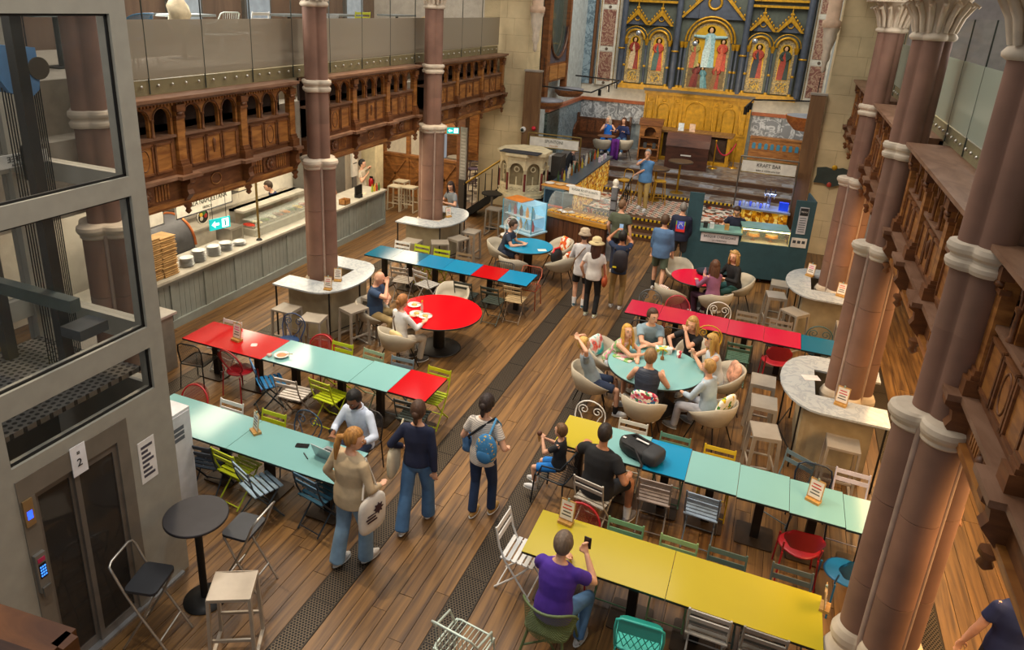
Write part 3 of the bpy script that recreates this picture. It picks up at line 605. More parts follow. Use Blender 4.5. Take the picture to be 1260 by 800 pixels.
# gilded altar panelling
ap = thing('altar_panelling', (-3.02, 28.15, .9), 0, 'gilded wooden panelling behind the altar table', 'panelling')
MB().bx(-1.92, 1.92, -.02, .3, 0, 2.36).build('board', GOLDW, ap); MB().bx(-2.02, 2.02, -.16, .3, 2.36, 2.46).build('top_shelf', M('#5b5348', .5), ap); MB().bx(-1.98, 1.98, -.1, .3, 2.24, 2.36).build('cornice', GOLDW, ap)
for x, wd in ((-1.7, .3), (-1.2, .56), (-.72, .28), (0, .84), (.72, .28), (1.2, .56), (1.7, .3)):
    f = MB().bx(x - wd / 2, x + wd / 2, -.05, 0, .95, 2.1).build('panel', GOLDW, ap)
    top = arc(x, 1.72, wd / 2 - .06, 0, 180, 10) if wd > .4 else [(x + wd / 2 - .05, 1.95), (x - wd / 2 + .05, 1.95)]
    MB().tube([(u, -.06, v) for u, v in [(x - wd / 2 + .06, 1.05), (x + wd / 2 - .06, 1.05)] + top], .022, 6, True).build('panel_moulding', GOLD, f)
    MB().tube([(x + .07 * math.cos(u), -.05, 2.05 + .05 * math.sin(u)) for u in [k * PI / 5 for k in range(10)]], .02, 5, True).build('carved_rosette', GOLD, f)
    MB().bx(x - wd / 2, x + wd / 2, -.05, 0, .1, .85).build('lower_panel', GOLDW, ap)
for x in (-1.48, -.89, -.54, .54, .89, 1.48, 1.9, -1.9): MB().bx(x - .035, x + .035, -.07, 0, .05, 2.24).build('pilaster', GOLDW, ap)
# ------------------------------------------------------------------ furniture kinds (sitter looks +y)
BLK = M('#191817', .5, .2); STEEL = M('#9a9690', .35, .8)
def part(n, mb, mat, subs=()): return (n, mb.mesh(n, mat), list(subs))
def sub(n, mb, mat): return (n, mb.mesh(n, mat))
@kind
def folding_chair(col):
    """col: paint, or 'paint/slat paint'"""
    a, _, b = col.partition('/'); m = M(a, .42, .05); sm = M(b, .45, vary=.1, scale=9) if b else m; P = []
    for s in (-1, 1):
        x = s * .19
        P.append(part('leg', MB().tube([(x, .2, .012), (x, .06, .2), (x, -.12, .44), (x, -.19, .60), (x, -.24, .84)], .0115, 6), m))
        x = s * .165
        P.append(part('leg', MB().tube([(x, -.23, .012), (x, -.02, .22), (x, .17, .45)], .0115, 6), m))
        P.append(part('side_rail', MB().bar((x, -.17, .447), (x, .19, .452), .012, .022), m))
    P.append(part('crossbar', MB().cyl((-.19, .17, .05), (.19, .17, .05), .008, n=6), m)); P.append(part('crossbar', MB().cyl((-.165, -.2, .05), (.165, -.2, .05), .008, n=6), m))
    for k in range(6): P.append(part('seat_slat', MB().box((0, -.15 + k * .067, .466), (.40, .046, .014)), sm))
    for z, y in ((.80, -.232), (.70, -.212)): P.append(part('back_slat', MB().box((0, 0, 0), (.40, .014, .052), Matrix.Translation((0, y, z)) @ Matrix.Rotation(.2, 4, 'X')), sm))
    return P
@kind
def tub_chair(col):
    m = M(col, .6, vary=.03); P = []; mb = MB(); n = 32
    def rimz(a):  # a measured from +y (front)
        t = max(0, (1 - math.cos(a)) / 2); return .47 + .30 * min(1, max(0, (t - .10) / .75)) ** .8
    vs_ = []; prof = 8
    for k in range(n):
        a = 2 * PI * k / n; rz = rimz(a); sx, cy = math.sin(a), math.cos(a); ro = .315 + .03 * (1 - math.cos(a)) / 2
        for r, z in ((.03, .375), (.2, .38), (.275, .43), (ro, (.43 + rz) / 2 + .02), (ro + .015, rz), (ro - .012, rz + .004), (ro - .035, max(.462, (.46 + rz) / 2)), (.23, .462), (.03, .468)): vs_.append((r * sx, r * cy, z))
    q = 9; fs = [(k * q + j, k * q + j + 1, ((k + 1) % n) * q + j + 1, ((k + 1) % n) * q + j) for k in range(n) for j in range(q - 1)]
    fs += [[k * q for k in range(n)], [k * q + q - 1 for k in range(n)][::-1]]
    mb.add(vs_, fs, True); P.append(part('shell', mb, m))
    P.append(part('seat_pad', MB().lathe([(.2, .462), (.235, .475), (.22, .495), (.0, .5)], n=24), M(col, .8, vary=.05)))
    for s in (-1, 1):
        for t in (-1, 1): P.append(part('leg', MB().tube([(s * .16, t * .15, .385), (s * .26, t * .26, .0)], [.012, .009], 6), BLK))
    return P
@kind
def bar_stool(col):
    m = M(col, .38, .25, vary=.04); P = []
    P.append(part('seat', MB().grid(lambda u, v: (-.2 + .4 * u, -.18 + .36 * v, .765 - .012 * math.sin(PI * u)), 6, 4).grid(lambda u, v: (-.2 + .4 * u, .18 - .36 * v, .745 - .012 * math.sin(PI * u)), 6, 4).bx(-.205, -.193, -.18, .18, .71, .767).bx(.193, .205, -.18, .18, .71, .767).bx(-.2, .2, -.183, -.177, .73, .765).bx(-.2, .2, .177, .183, .73, .765), m))
    for s in (-1, 1):
        for t in (-1, 1): P.append(part('leg', MB().bar((s * .192, t * .16, .755), (s * .208, t * .19, .012), .048, .03, (1, 0, 0)), m))
        P.append(part('runner', MB().bar((s * .21, -.19, .01), (s * .21, .19, .01), .035, .02), m))
    P.append(part('footrest', MB().bar((-.205, .17, .25), (.205, .17, .25), .02, .03), m)); P.append(part('footrest', MB().bar((-.205, -.17, .25), (.205, -.17, .25), .02, .03), m))
    return P
def four_legs(m, w_=.19, d=.18, top=.44, r=.011, spread=1.12):
    return [part('leg', MB().tube([(s * w_, t * d, top), (s * w_ * spread, t * d * spread, 0)], r, 6), m) for s in (-1, 1) for t in (-1, 1)]
@kind
def hoop_chair(col):
    """round wire hoop back with a mesh web"""
    m = M(col, .35); pm = perforated(col, .016, .36, .4, 0, (0, 2)); P = four_legs(m)
    P.append(part('seat', MB().lathe([(.0, .435), (.2, .437), (.215, .448), (.2, .458), (.0, .45)], n=24), m))
    pts = [(.235 * math.sin(rad(a)), -.17 - .05 * (1 + math.cos(rad(a))) * .7 + .10 * (1 - math.cos(rad(a))) * .35, .66 + .22 * math.cos(rad(a))) for a in range(0, 360, 18)]
    P.append(part('back_hoop', MB().tube(pts, .013, 8, True), m))
    P.append(part('back_web', MB().lathe([(.0, 0), (1, .0)], n=20).xf(Matrix(((.23, 0, 0, 0), (0, -.105, 0, -.205), (0, .22, 0, .66), (0, 0, 0, 1)))), pm))
    for s in (-1, 1): P.append(part('back_stay', MB().tube([(s * .19, -.15, .44), (s * .21, -.17, .55)], .01, 6), m))
    return P
@kind
def scroll_chair(col):
    """iron café chair with two scrolls inside a bent hoop"""
    m = M(col, .4); P = four_legs(m, .17, .16, .45, .009); P.append(part('seat', MB().lathe([(0, .445), (.19, .447), (.2, .455), (.19, .465), (0, .46)], n=24), m))
    P.append(part('back_hoop', MB().tube([(-.17, -.14, .45), (-.22, -.2, .62)] + [(.22 * math.cos(rad(a)), -.23, .68 + .2 * math.sin(rad(a))) for a in range(180, -1, -20)] + [(.22, -.2, .62), (.17, -.14, .45)], .0105, 7), m))
    for s in (-1, 1):
        pts = [(s * .02, -.16, .46), (s * .10, -.20, .56)]
        for k in range(17): a = -60 + k * 32; r = .085 * (1 - k / 20); pts.append((s * (.10 + r * math.cos(rad(a))), -.215, .70 + r * math.sin(rad(a)) + .03))
        P.append(part('back_scroll', MB().tube(pts, .0075, 6), m))
    return P
@kind
def shell_chair(col):
    m = M(col, .4, vary=.05); P = four_legs(m)
    P.append(part('seat', MB().lathe([(0, .43), (.19, .432), (.225, .452), (.2, .462), (0, .448)], n=24, fn=lambda a: 1 + .05 * abs(math.cos(2 * a))), m))
    def bk(u, v, o=0):
        a = (u - .5) * 2.1; z = .56 + .28 * v; t = 1 - .25 * (2 * v - 1) ** 2 * abs(2 * u - 1)
        return (math.sin(a) * .25 * t, -.17 - .07 * math.cos(a) - .05 * v + o, .70 + (z - .70) * (1 - .35 * (2 * u - 1) ** 4))
    P.append(part('backrest', MB().grid(bk, 14, 6).grid(lambda u, v: bk(1 - u, v, .014), 14, 6), m))
    for s in (-1, 1): P.append(part('back_stay', MB().tube([(s * .19, -.16, .44), (s * .2, -.22, .62)], .011, 6), m))
    return P
@kind
def lattice_chair(col):
    m = M(col, .4, vary=.04); P = four_legs(m, .2, .19); P.append(part('seat', MB().prism(rrect(.44, .42, .08), .435, .455), m))
    P.append(part('back_frame', MB().tube([(-.21, -.18, .45), (-.225, -.23, .70), (-.215, -.25, .83), (-.17, -.26, .86), (.17, -.26, .86), (.215, -.25, .83), (.225, -.23, .70), (.21, -.18, .45)], .013, 7), m))
    P.append(part('top_panel', MB().prism([(-.2, .70), (.2, .70), (.2, .83), (.16, .86), (-.16, .86), (-.2, .83)], -.256, -.245, 'y'), m))
    for k in range(-3, 4):
        x = k * .065
        for s in (-1, 1): P.append(part('lattice_wire', MB().cyl((max(-.2, min(.2, x)), -.19, .47), (max(-.2, min(.2, x + s * .1)), -.235, .70), .005, n=5), m))
    return P
@kind
def bucket_chair(col):
    m = M(col, .5); pm = perforated(col, .02, .3, .5, 0, (0, 2)); P = [part('leg', MB().tube([(s * .17, t * .15, .42), (s * .25, t * .24, 0)], [.016, .013], 7), m) for s in (-1, 1) for t in (-1, 1)]
    P.append(part('seat', MB().prism(rrect(.46, .44, .1), .42, .445), m))
    def bk(u, v): a = (u - .5) * 2.9; r = .25 + .03 * v; return (math.sin(a) * r, -.02 - math.cos(a) * (r + .02) , .44 + .36 * v * (1 - .45 * (2 * u - 1) ** 4))
    P.append(part('back_web', MB().grid(bk, 16, 6), pm)); P.append(part('rim', MB().tube([bk(i / 16, 1) for i in range(17)], .014, 7), m)); P.append(part('lower_rail', MB().tube([(-.2, -.2, .2), (0, -.05, .22), (.2, -.2, .2)], .012, 6), m))
    return P
@kind
def wire_armchair(col):
    m = M(col, .35, .2); P = four_legs(m, .21, .2)
    P.append(part('seat_frame', MB().tube([(u, v, .44) for u, v in rrect(.44, .42, .06)], .011, 7, True), m))
    for k in range(9): P.append(part('seat_wire', MB().cyl((-.19 + k * .0475, -.2, .44), (-.19 + k * .0475, .2, .44), .0045, n=5), m))
    P.append(part('back_frame', MB().tube([(-.21, .16, .44), (-.235, .1, .62), (-.23, -.16, .66), (-.21, -.24, .80), (-.16, -.255, .82), (.16, -.255, .82), (.21, -.24, .80), (.23, -.16, .66), (.235, .1, .62), (.21, .16, .44)], .012, 7), m))
    for k in range(8): x = -.17 + k * .0486; P.append(part('back_wire', MB().cyl((x, -.2, .45), (x, -.254, .81), .0045, n=5), m))
    return P
@kind
def mesh_chair(col):
    m = M(col, .4, .2); pm = perforated(col, .022, .38, .45, .1, (0, 1)); pm2 = perforated(col, .022, .38, .45, .1, (0, 2)); P = four_legs(m, .2, .2)
    P.append(part('seat_frame', MB().tube([(u, v, .44) for u, v in rrect(.43, .42, .06)], .011, 7, True), m)); P.append(part('seat_web', MB().prism(rrect(.42, .41, .06), .438, .442), pm))
    P.append(part('back_frame', MB().tube([(-.2, -.19, .44), (-.215, -.22, .68), (-.19, -.24, .79), (-.12, -.25, .83), (.12, -.25, .83), (.19, -.24, .79), (.215, -.22, .68), (.2, -.19, .44)], .012, 7), m))
    P.append(part('back_web', MB().grid(lambda u, v: (-.2 + .4 * u, -.19 - .055 * v, .46 + .355 * v * (1 - .2 * (2 * u - 1) ** 4)), 8, 6), pm2))
    return P
@kind
def folding_bar_stool(col):
    m = M('#b9b5ad', .3, .85); sm = M(col, .5); P = []
    for s in (-1, 1):
        x = s * .19
        P.append(part('leg', MB().tube([(x, .26, .01), (x, -.02, .5), (x, -.15, .76)] + ([(x, -.24, .98)] if s else []), .0125, 7), m))
        P.append(part('leg', MB().tube([(s * .165, -.26, .01), (s * .165, .0, .45), (s * .165, .14, .74)], .0125, 7), m))
    P.append(part('back_hoop', MB().tube([(-.19, -.24, .98), (-.18, -.27, 1.03), (-.13, -.28, 1.05), (.13, -.28, 1.05), (.18, -.27, 1.03), (.19, -.24, .98)], .0125, 7), m))
    P.append(part('footrest', MB().cyl((-.165, -.16, .19), (.165, -.16, .19), .011, n=6), m)); P.append(part('footrest', MB().cyl((-.19, .15, .2), (.19, .15, .2), .011, n=6), m))
    P.append(part('seat', MB().prism(rrect(.38, .32, .05), .755, .785), sm)); return P
@kind
def wooden_bar_stool(col):
    m = M(col, .45, vary=.1); P = [part('leg', MB().tube([(s * .13, t * .13, .72), (s * .2, t * .2, 0)], [.017, .015], 6), m) for s in (-1, 1) for t in (-1, 1)]
    P.append(part('seat', MB().prism(rrect(.34, .34, .05), .72, .75), m)); P.append(part('back_hoop', MB().tube([(-.16, -.14, .74), (-.17, -.19, 1.0), (-.1, -.2, 1.04), (.1, -.2, 1.04), (.17, -.19, 1.0), (.16, -.14, .74)], .014, 6), m))
    for t in (-1, 1): P.append(part('stretcher', MB().cyl((-.185, t * .18, .25), (.185, t * .18, .25), .011, n=6), m))
    return P
# ------------------------------------------------------------------ tables
def gloss(c): return M(c, .13, vary=.012, scale=1.5)
EDGE = M('#16211f', .5); POST = M('#1d1816', .5, .3); PLATE = M('#4a3b2d', .45, .4)
def cafe_table(x0, x1, y0, y1, col, label, group, z=.75):
    cx, cy = (x0 + x1) / 2, (y0 + y1) / 2; t = thing('cafe_table', (cx, cy, 0), 0, label, 'table', group); a, b = (x1 - x0) / 2 - .003, (y1 - y0) / 2
    tp = MB().bx(-a, a, -b, b, z - .005, z).build('table_top', gloss(col), t); MB().bx(-a, a, -b, b, z - .03, z - .005).build('edge_band', EDGE, tp)
    for xx in ((0,) if a < .55 else (-a * .55, a * .55)):
        MB().bx(xx - .05, xx + .05, -.05, .05, .02, z - .03).build('pedestal', POST, t); MB().prism(rrect(.44, .44, .03), .002, .02).xf(Matrix.Translation((xx, 0, 0))).build('base_plate', PLATE, t)
    return t
TEAL, RED_, YEL, BLU, BLU2, CRIM = '#7eb1b0', '#ba0914', '#b6a52a', '#1485b4', '#145f7a', '#b8183c'
cafe_table(-1.77, -.27, 5.84, 6.56, YEL, 'yellow rectangular table, left one of the joined yellow pair', 'yellow tables'); cafe_table(-.27, 1.16, 5.84, 6.56, YEL, 'yellow rectangular table ending at the thick stone column', 'yellow tables')
mrow = ((-2.06, -1.5, YEL, 'small yellow table at the end of the teal row by the boy'), (-1.5, -.89, TEAL, 'teal square table under the left half of the black backpack'), (-.89, -.36, BLU, 'bright blue square table beside the black backpack'), (-.36, .25, TEAL, 'teal square table right of the bright blue one'), (.25, .84, TEAL, 'teal square table, third from the column end of its row'), (.84, 1.44, TEAL, 'teal square table carrying a wooden menu holder near the column'), (1.44, 2.0, TEAL, 'teal square table partly behind the thick column'))
for i, (a, b, c, l) in enumerate(mrow): cafe_table(a, b, 7.82 - .035 * (i - 3) * .6, 8.53 - .035 * (i - 3) * .9, c, l, 'mixed row of square tables on the right')
cafe_table(-7.3, -5.75, 5.9, 6.6, TEAL, 'long teal table beside the white locker', 'long teal tables by the lift'); cafe_table(-5.75, -4.1, 5.9, 6.6, TEAL, 'long teal table with the open laptop', 'long teal tables by the lift')
cafe_table(-8.49, -6.89, 7.96, 8.69, RED_, 'glossy red rectangular table with a pink menu card', 'red and teal row of tables'); cafe_table(-6.89, -5.3, 7.98, 8.72, TEAL, 'teal rectangular table with a bowl of soup', 'red and teal row of tables'); cafe_table(-5.3, -4.65, 8.0, 8.74, TEAL, 'teal square table next to the red end table', 'red and teal row of tables'); cafe_table(-4.65, -4.03, 8.02, 8.76, RED_, 'red square table at the aisle end of the teal row', 'red and teal row of tables')
for a, b, c, l in ((-8.08, -7.44, BLU2, 'dark blue square table at the column end of the blue row'), (-7.44, -6.8, BLU2, 'dark blue square table, second from the column end of the blue row'), (-6.8, -6.16, '#1a7fae', 'mid blue square table in the middle of the blue row'), (-6.16, -5.48, BLU, 'bright blue square table left of the red one in the blue row'), (-5.48, -4.87, RED_, 'red square table set into the blue row'), (-4.87, -4.23, BLU, 'bright blue square table at the aisle end of the blue row')): cafe_table(a, b, 12.9, 13.62, c, l, 'blue row of square tables')
for i, l in enumerate(('crimson square table at the aisle end of the crimson row', 'crimson square table, second from the aisle in the crimson row', 'crimson square table, third from the aisle in the crimson row', 'crimson square table, fourth from the aisle in the crimson row', 'crimson square table, fifth from the aisle in the crimson row')): cafe_table(-2.14 + .622 * i, -2.14 + .622 * (i + 1), 12.57 - .02 * i, 13.27 - .02 * i, CRIM, l, 'crimson row of square tables')
cafe_table(.97, 1.57, 12.47, 13.15, BLU2, 'dark blue square table between the crimson row and the column', 'crimson row of square tables'); cafe_table(1.57, 2.2, 12.45, 13.13, CRIM, 'crimson square table mostly hidden behind the middle right column', 'crimson row of square tables')
def round_table(x, y, r, col, label, z=.75, br=.42):
    t = thing('round_table', (x, y, 0), 0, label, 'table', 'round tables'); tp = MB().lathe([(r, z - .006), (r, z)], n=64).build('table_top', gloss(col), t); MB().lathe([(r - .004, z - .035), (r + .006, z - .03), (r + .006, z - .005), (r - .002, z - .003)], n=64).build('edge_band', EDGE, tp)
    MB().lathe([(.11, .03), (.11, z - .03)], n=24).build('pedestal', M('#2b2723', .4, .5), t); MB().lathe([(br, .003), (br, .018), (br - .02, .03), (.1, .035)], n=40).build('base_disc', M('#2b2520', .45, .4), t)
round_table(-5.24, 10.94, .785, '#e00a18', 'large round red table with plates and a small bottle'); round_table(-1.22, 10.67, .76, TEAL, 'large round teal table with seven people around it')
round_table(-5.05, 15.36, .575, '#1c93bf', 'round blue table in front of the sweets stall'); round_table(-1.14, 15.2, .52, '#d0163a', 'round red table in front of the green cheesecake stall')
t = thing('bar_table', (-4.85, 4.49, 0), 0, 'tall round black bar table beside the lift', 'table'); MB().lathe([(.31, 1.075), (.32, 1.08), (.32, 1.1), (.312, 1.105)], n=48).build('table_top', M('#262326', .5, vary=.12, scale=5), t); MB().cyl((0, 0, .03), (0, 0, 1.08), .038, n=16).build('pole', BLK, t); MB().lathe([(.22, .003), (.22, .015), (.1, .03), (.04, .05)], n=36).build('base_disc', BLK, t)
MAR = marble('#adb3b6', '#989fa4', 4.5, .2)
def column_table(xc, yc, d, label):
    """U-shaped marble counter wrapped around a column; d=+1 bulges towards +x"""
    t = thing('marble_bar_table', (xc, yc, 0), 0, label, 'bar table', 'marble bar tables around columns'); s = .42; q = .93
    out = [(-d * .5, -q), (d * .35, -q)] + [(d * (.35 + .55 * math.sin(rad(a))), -q * math.cos(rad(a)) if False else -math.cos(rad(a)) * q) for a in range(15, 180, 15)] + [(d * .35, q), (-d * .5, q), (-d * .5, s), (d * s, s), (d * s, -s), (-d * .5, -s)]
    if d < 0: out = out[::-1]
    tp = MB().prism(out, 1.05, 1.08).build('table_top', MAR, t, 'grey veined marble top'); 
    MB().bx(min(d * .42, d * .44), max(d * .42, d * .44), -s, s, .0, 1.05).build('inner_panel', M('#2d2924', .6), t)
    for y in (-.62, .62): MB().bx(min(-d * .36, d * .55), max(-d * .36, d * .55), y - .03, y + .03, 0, 1.05).build('base_panel', M('#a4977b', .6, vary=.05), t, 'beige base panel')
    MB().bx(min(d * .52, d * .55), max(d * .52, d * .55), -.6, .6, 0, 1.05).build('base_panel', M('#a4977b', .6, vary=.05), t)
    for x, y in ((-.46, -.88), (-.46, .88), (.6, -.72), (.6, .72), (.8, 0)): MB().bx(d * x - .012, d * x + .012, y - .012, y + .012, 0, 1.05).build('leg', BLK, t)
    MB().tube([(d * .6, -.72, .22), (d * .8, 0, .22), (d * .6, .72, .22)], .01, 6).build('foot_rail', BLK, t)
column_table(LX, 10.85, 1, 'marble bar table around the left column by the pizza counter'); column_table(LX, 15.45, 1, 'marble bar table around the left column nearest the pulpit')
column_table(TX, 10.65, -1, 'marble bar table around the middle right column'); column_table(TX, 15.15, -1, 'marble bar table beside the green cheesecake stall')
# ------------------------------------------------------------------ chairs set out (x, y, turn)
FC = 'folding bistro chair'
def far(x, yb, *a, **k): return (x, yb - .22)
ch = [  # kind, colour, x, y, turn, label
 ('folding_chair', '#d8d8d4', -8.11, 8.5, 180, 'white folding chair behind the glossy red table'), ('hoop_chair', '#b01824', -6.37, 8.68, 182, 'red round-backed wire chair behind the teal table with soup'),
 ('folding_chair', '#b4c21a', -5.99, 8.66, 180, 'lime folding chair behind the teal table with soup'), ('folding_chair', '#93a98a', -5.42, 8.66, 176, 'pale sage folding chair left of the red aisle table'), ('folding_chair', '#6f7f88', -4.87, 8.66, 182, 'slate grey folding chair behind the small teal table'), ('folding_chair', '#b4c21a', -4.22, 8.62, 178, 'lime folding chair tucked under the red aisle table'),
 ('mesh_chair', '#1f1f20', -8.15, 7.95, 8, 'black mesh chair in front of the glossy red table'), ('hoop_chair', '#9c1a26', -7.33, 7.98, -8, 'dark red mesh chair pulled up to the glossy red table'), ('folding_chair', '#24323a/#1f74ad', -6.66, 7.86, -38, 'blue slatted folding chair turned sideways'), ('folding_chair', '#8a7c70/#cfc6bb', -6.1, 7.75, 4, 'folding chair with pale wooden slats by the soup table'), ('folding_chair', '#b4c21a', -5.58, 7.92, -6, 'lime folding chair in front of the long teal table'), ('folding_chair', '#39423f', -4.22, 8.02, 2, 'dark green folding chair in front of the red aisle table'),
 ('hoop_chair', '#b01824', -7.02, 6.52, 180, 'red round-backed chair behind the table by the locker'), ('folding_chair', '#dcdcd8', -6.34, 6.46, 180, 'white folding chair behind the teal table by the locker'), ('folding_chair', '#b4c21a', -5.66, 6.5, 180, 'lime folding chair behind the teal table with the exit sign glare'), ('scroll_chair', '#2c4660', -5.24, 6.68, 178, 'dark blue wire chair left of the man with the laptop'),
 ('folding_chair', '#1e2a38', -6.06, 5.92, 10, 'navy folding chair beside the white locker'), ('folding_chair', '#aab81c', -5.62, 5.96, -6, 'lime folding chair on the near side of the teal table'), ('folding_chair', '#39434a/#8fa7b8', -5.16, 5.80, -22, 'grey blue slatted chair angled away from the teal table'), ('folding_chair', '#1c2a36/#2c5a72', -4.42, 6.0, -10, 'dark blue folding chair behind the woman in the beige jacket'),
 ('folding_chair', '#d6d6d2', -7.66, 13.68, 180, 'white folding chair behind the dark blue tables'), ('folding_chair', '#b4c21a', -7.15, 13.68, 178, 'lime folding chair, left of the lime pair behind the blue row'), ('folding_chair', '#b4c21a', -6.6, 13.62, 182, 'lime folding chair, right of the lime pair behind the blue row'), ('folding_chair', '#8b7355', -6.07, 13.66, 180, 'brown wooden folding chair behind the blue row'), ('wire_armchair', '#23282b', -5.06, 13.58, 180, 'dark wire chair behind the red table of the blue row'), ('wire_armchair', '#9a4524', -4.42, 13.62, 182, 'rust orange metal armchair at the end of the blue row'),
 ('folding_chair', '#8a8078/#a59a8c', -6.92, 12.6, 8, 'brown folding chair in front of the dark blue tables'), ('folding_chair', '#b9b7b2', -6.36, 12.62, -14, 'pale grey folding chair turned out from the blue row'), ('folding_chair', '#2c3330', -5.38, 12.5, 2, 'dark folding chair in front of the bright blue table'), ('folding_chair', '#3a423a', -4.78, 12.5, -2, 'dark green folding chair in front of the red square table'), ('folding_chair', '#7a6650/#b39b74', -4.42, 12.78, 2, 'wooden slatted folding chair at the aisle end of the blue row'),
 ('scroll_chair', '#5b6166', -1.82, 13.42, 184, 'grey hoop chair at the aisle end of the crimson row'), ('hoop_chair', '#b0303e', -1.28, 13.36, 180, 'red round-backed chair behind the crimson row'), ('scroll_chair', '#dfdcd4', -.5, 13.42, 180, 'white scroll-backed chair behind the crimson row'), ('folding_chair', '#8c8274', .02, 13.3, 180, 'brown folding chair, left of the pair behind the crimson row'), ('folding_chair', '#8c7f70', .62, 13.18, 180, 'brown folding chair, right of the pair behind the crimson row'), ('scroll_chair', '#1f5258', 1.3, 13.14, 182, 'dark teal hoop chair behind the dark blue table'), ('folding_chair', '#dcd8d2', 1.78, 13.3, 170, 'white folding chair beside the middle right column'),
 ('mesh_chair', '#242424', -1.72, 12.42, 4, 'black mesh chair at the aisle end of the crimson row'), ('mesh_chair', '#292524', -1.12, 12.36, -4, 'black mesh chair behind the man in grey at the teal table'), ('scroll_chair', '#c4a01c', -.55, 12.2, 182, 'yellow rimmed chair behind the blonde woman in black'), ('folding_chair', '#4c6a5a', -.02, 12.24, 0, 'dark green folding chair in front of the crimson row'), ('shell_chair', '#a3202c', .6, 12.46, 8, 'red mesh shell chair in front of the crimson row'),
 ('scroll_chair', '#e2e0da', -1.84, 8.68, 176, 'white scroll-backed chair behind the small yellow table'), ('folding_chair', '#d9d5c8', -1.18, 8.5, 180, 'cream folding chair behind the black backpack'), ('folding_chair', '#5e8a72', -.6, 8.42, 180, 'green folding chair behind the bright blue table'), ('folding_chair', '#d0ac18', -.02, 8.4, 180, 'mustard yellow folding chair behind the teal row'), ('folding_chair', '#5d7077', .84, 8.72, 150, 'grey green folding chair pulled out at an angle'), ('mesh_chair', '#1d2c3e', 1.13, 8.56, 180, 'dark navy mesh chair behind the menu holder'), ('folding_chair', '#c4c2d2', 1.56, 8.62, 178, 'lilac white folding chair near the thick column'),
 ('folding_chair', '#7d746c/#8d8078', -.68, 7.78, 2, 'grey brown folding chair below the blue square table'), ('folding_chair', '#4d5560/#7f93a8', -.1, 7.76, -2, 'slate folding chair with pale blue slats'), ('shell_chair', '#8c121c', 1.0, 7.64, 4, 'red metal shell chair near the thick column'), ('shell_chair', '#12618c', 1.48, 7.4, 20, 'blue metal chair partly behind the thick column'),
 ('hoop_chair', '#b01824', -1.35, 6.46, 180, 'red round-backed chair behind the yellow table'), ('folding_chair', '#6f9c74', -.84, 6.44, 180, 'mid green folding chair next to the red one at the yellow table'), ('folding_chair', '#8aa873', -.26, 6.42, 180, 'light green folding chair in the middle of the yellow table'), ('folding_chair', '#56685f', .24, 6.46, 180, 'dull green folding chair third along the yellow table'), ('folding_chair', '#565f5c', .88, 6.5, 180, 'grey green folding chair nearest the column at the yellow table'),
 ('folding_chair', '#e3e1dc', -1.86, 6.14, -92, 'white folding chair at the head of the yellow table'), ('lattice_chair', '#2fa79b', -.44, 5.58, 4, 'turquoise chair with a lattice back at the bottom edge'), ('folding_chair', '#b4b0a8', .16, 5.98, 0, 'pale grey folding chair on the near side of the yellow table'), ('folding_chair', '#8f8c84', .66, 5.98, 0, 'grey folding chair at the right bottom edge by the yellow table'), ('wire_armchair', '#c9d8cd', -1.95, 4.8, -8, 'pale mint wire chair at the bottom picture edge'),
 ('scroll_chair', '#24406c', -7.3, 9.15, 186, 'dark blue scroll-backed chair behind the glossy red table'),
 ('scroll_chair', '#e4e2dc', -6.1, 16.75, 170, 'white scroll-backed iron chair left of the round blue table'),
 ('folding_bar_stool', '#2f3136', -4.58, 4.86, 96, 'folding bar stool behind the round black bar table'), ('folding_bar_stool', '#27292e', -4.9, 3.9, -75, 'folding bar stool with navy seat in front of the lift'),
]
for k, c, x, y, r, l in ch: place(k, c, (x, y), r, l, 'stool' if 'stool' in k else 'chair', 'chairs set around the hall')
TAUPE = '#a39a8d'
st = [(TAUPE, -7.74, 9.72, 0, 'taupe bar stool at the counter end of the nearest left marble table'), (TAUPE, -7.08, 9.6, 10, 'taupe bar stool in front of the nearest left marble table'), (TAUPE, -6.68, 10.3, 70, 'taupe bar stool beside the bald man'), (TAUPE, -6.62, 10.95, 85, 'taupe bar stool behind the bald man'),
 (TAUPE, -7.6, 14.25, 0, 'taupe bar stool in front of the farther left marble table'), (TAUPE, -6.98, 14.5, 30, 'taupe bar stool, second around the farther left marble table'), (TAUPE, -6.72, 15.0, 70, 'taupe bar stool, third around the farther left marble table'), (TAUPE, -6.68, 15.65, 90, 'taupe bar stool, fourth around the farther left marble table'),
 (TAUPE, .42, 10.97, -90, 'beige bar stool nearest the crimson row at the middle right marble table'), (TAUPE, .46, 10.27, -88, 'beige bar stool in the middle of three at the right marble table'), (TAUPE, .51, 9.46, -80, 'beige bar stool nearest the teal row at the right marble table'), (TAUPE, 1.5, 9.62, 0, 'beige bar stool beside the middle right column'),
 (TAUPE, .56, 15.7, -90, 'beige bar stool farthest round the marble table by the green stall'), (TAUPE, .5, 14.95, -80, 'beige bar stool second round the marble table by the green stall'), (TAUPE, .86, 14.2, -40, 'beige bar stool third round the marble table by the green stall'), (TAUPE, 1.8, 13.95, 0, 'beige bar stool behind the middle right column'),
 ('#cfc6ae', -10.68, 19.3, 0, 'cream bar stool farthest back by the wooden screen'), ('#cfc6ae', -10.5, 18.65, 0, 'cream bar stool left of the front pair by the wooden screen'), ('#cfc6ae', -10.08, 18.75, 0, 'cream bar stool right of the front pair by the wooden screen'), (TAUPE, -6.95, 17.9, 0, 'grey bar stool beneath the small black table by the stairs'), ('#b0a391', -4.14, 4.18, 28, 'taupe bar stool nearest the camera by the bar table')]
for c, x, y, r, l in st: place('bar_stool', c, (x, y), r, l, 'stool', 'metal bar stools')
CRM = '#b3aa97'
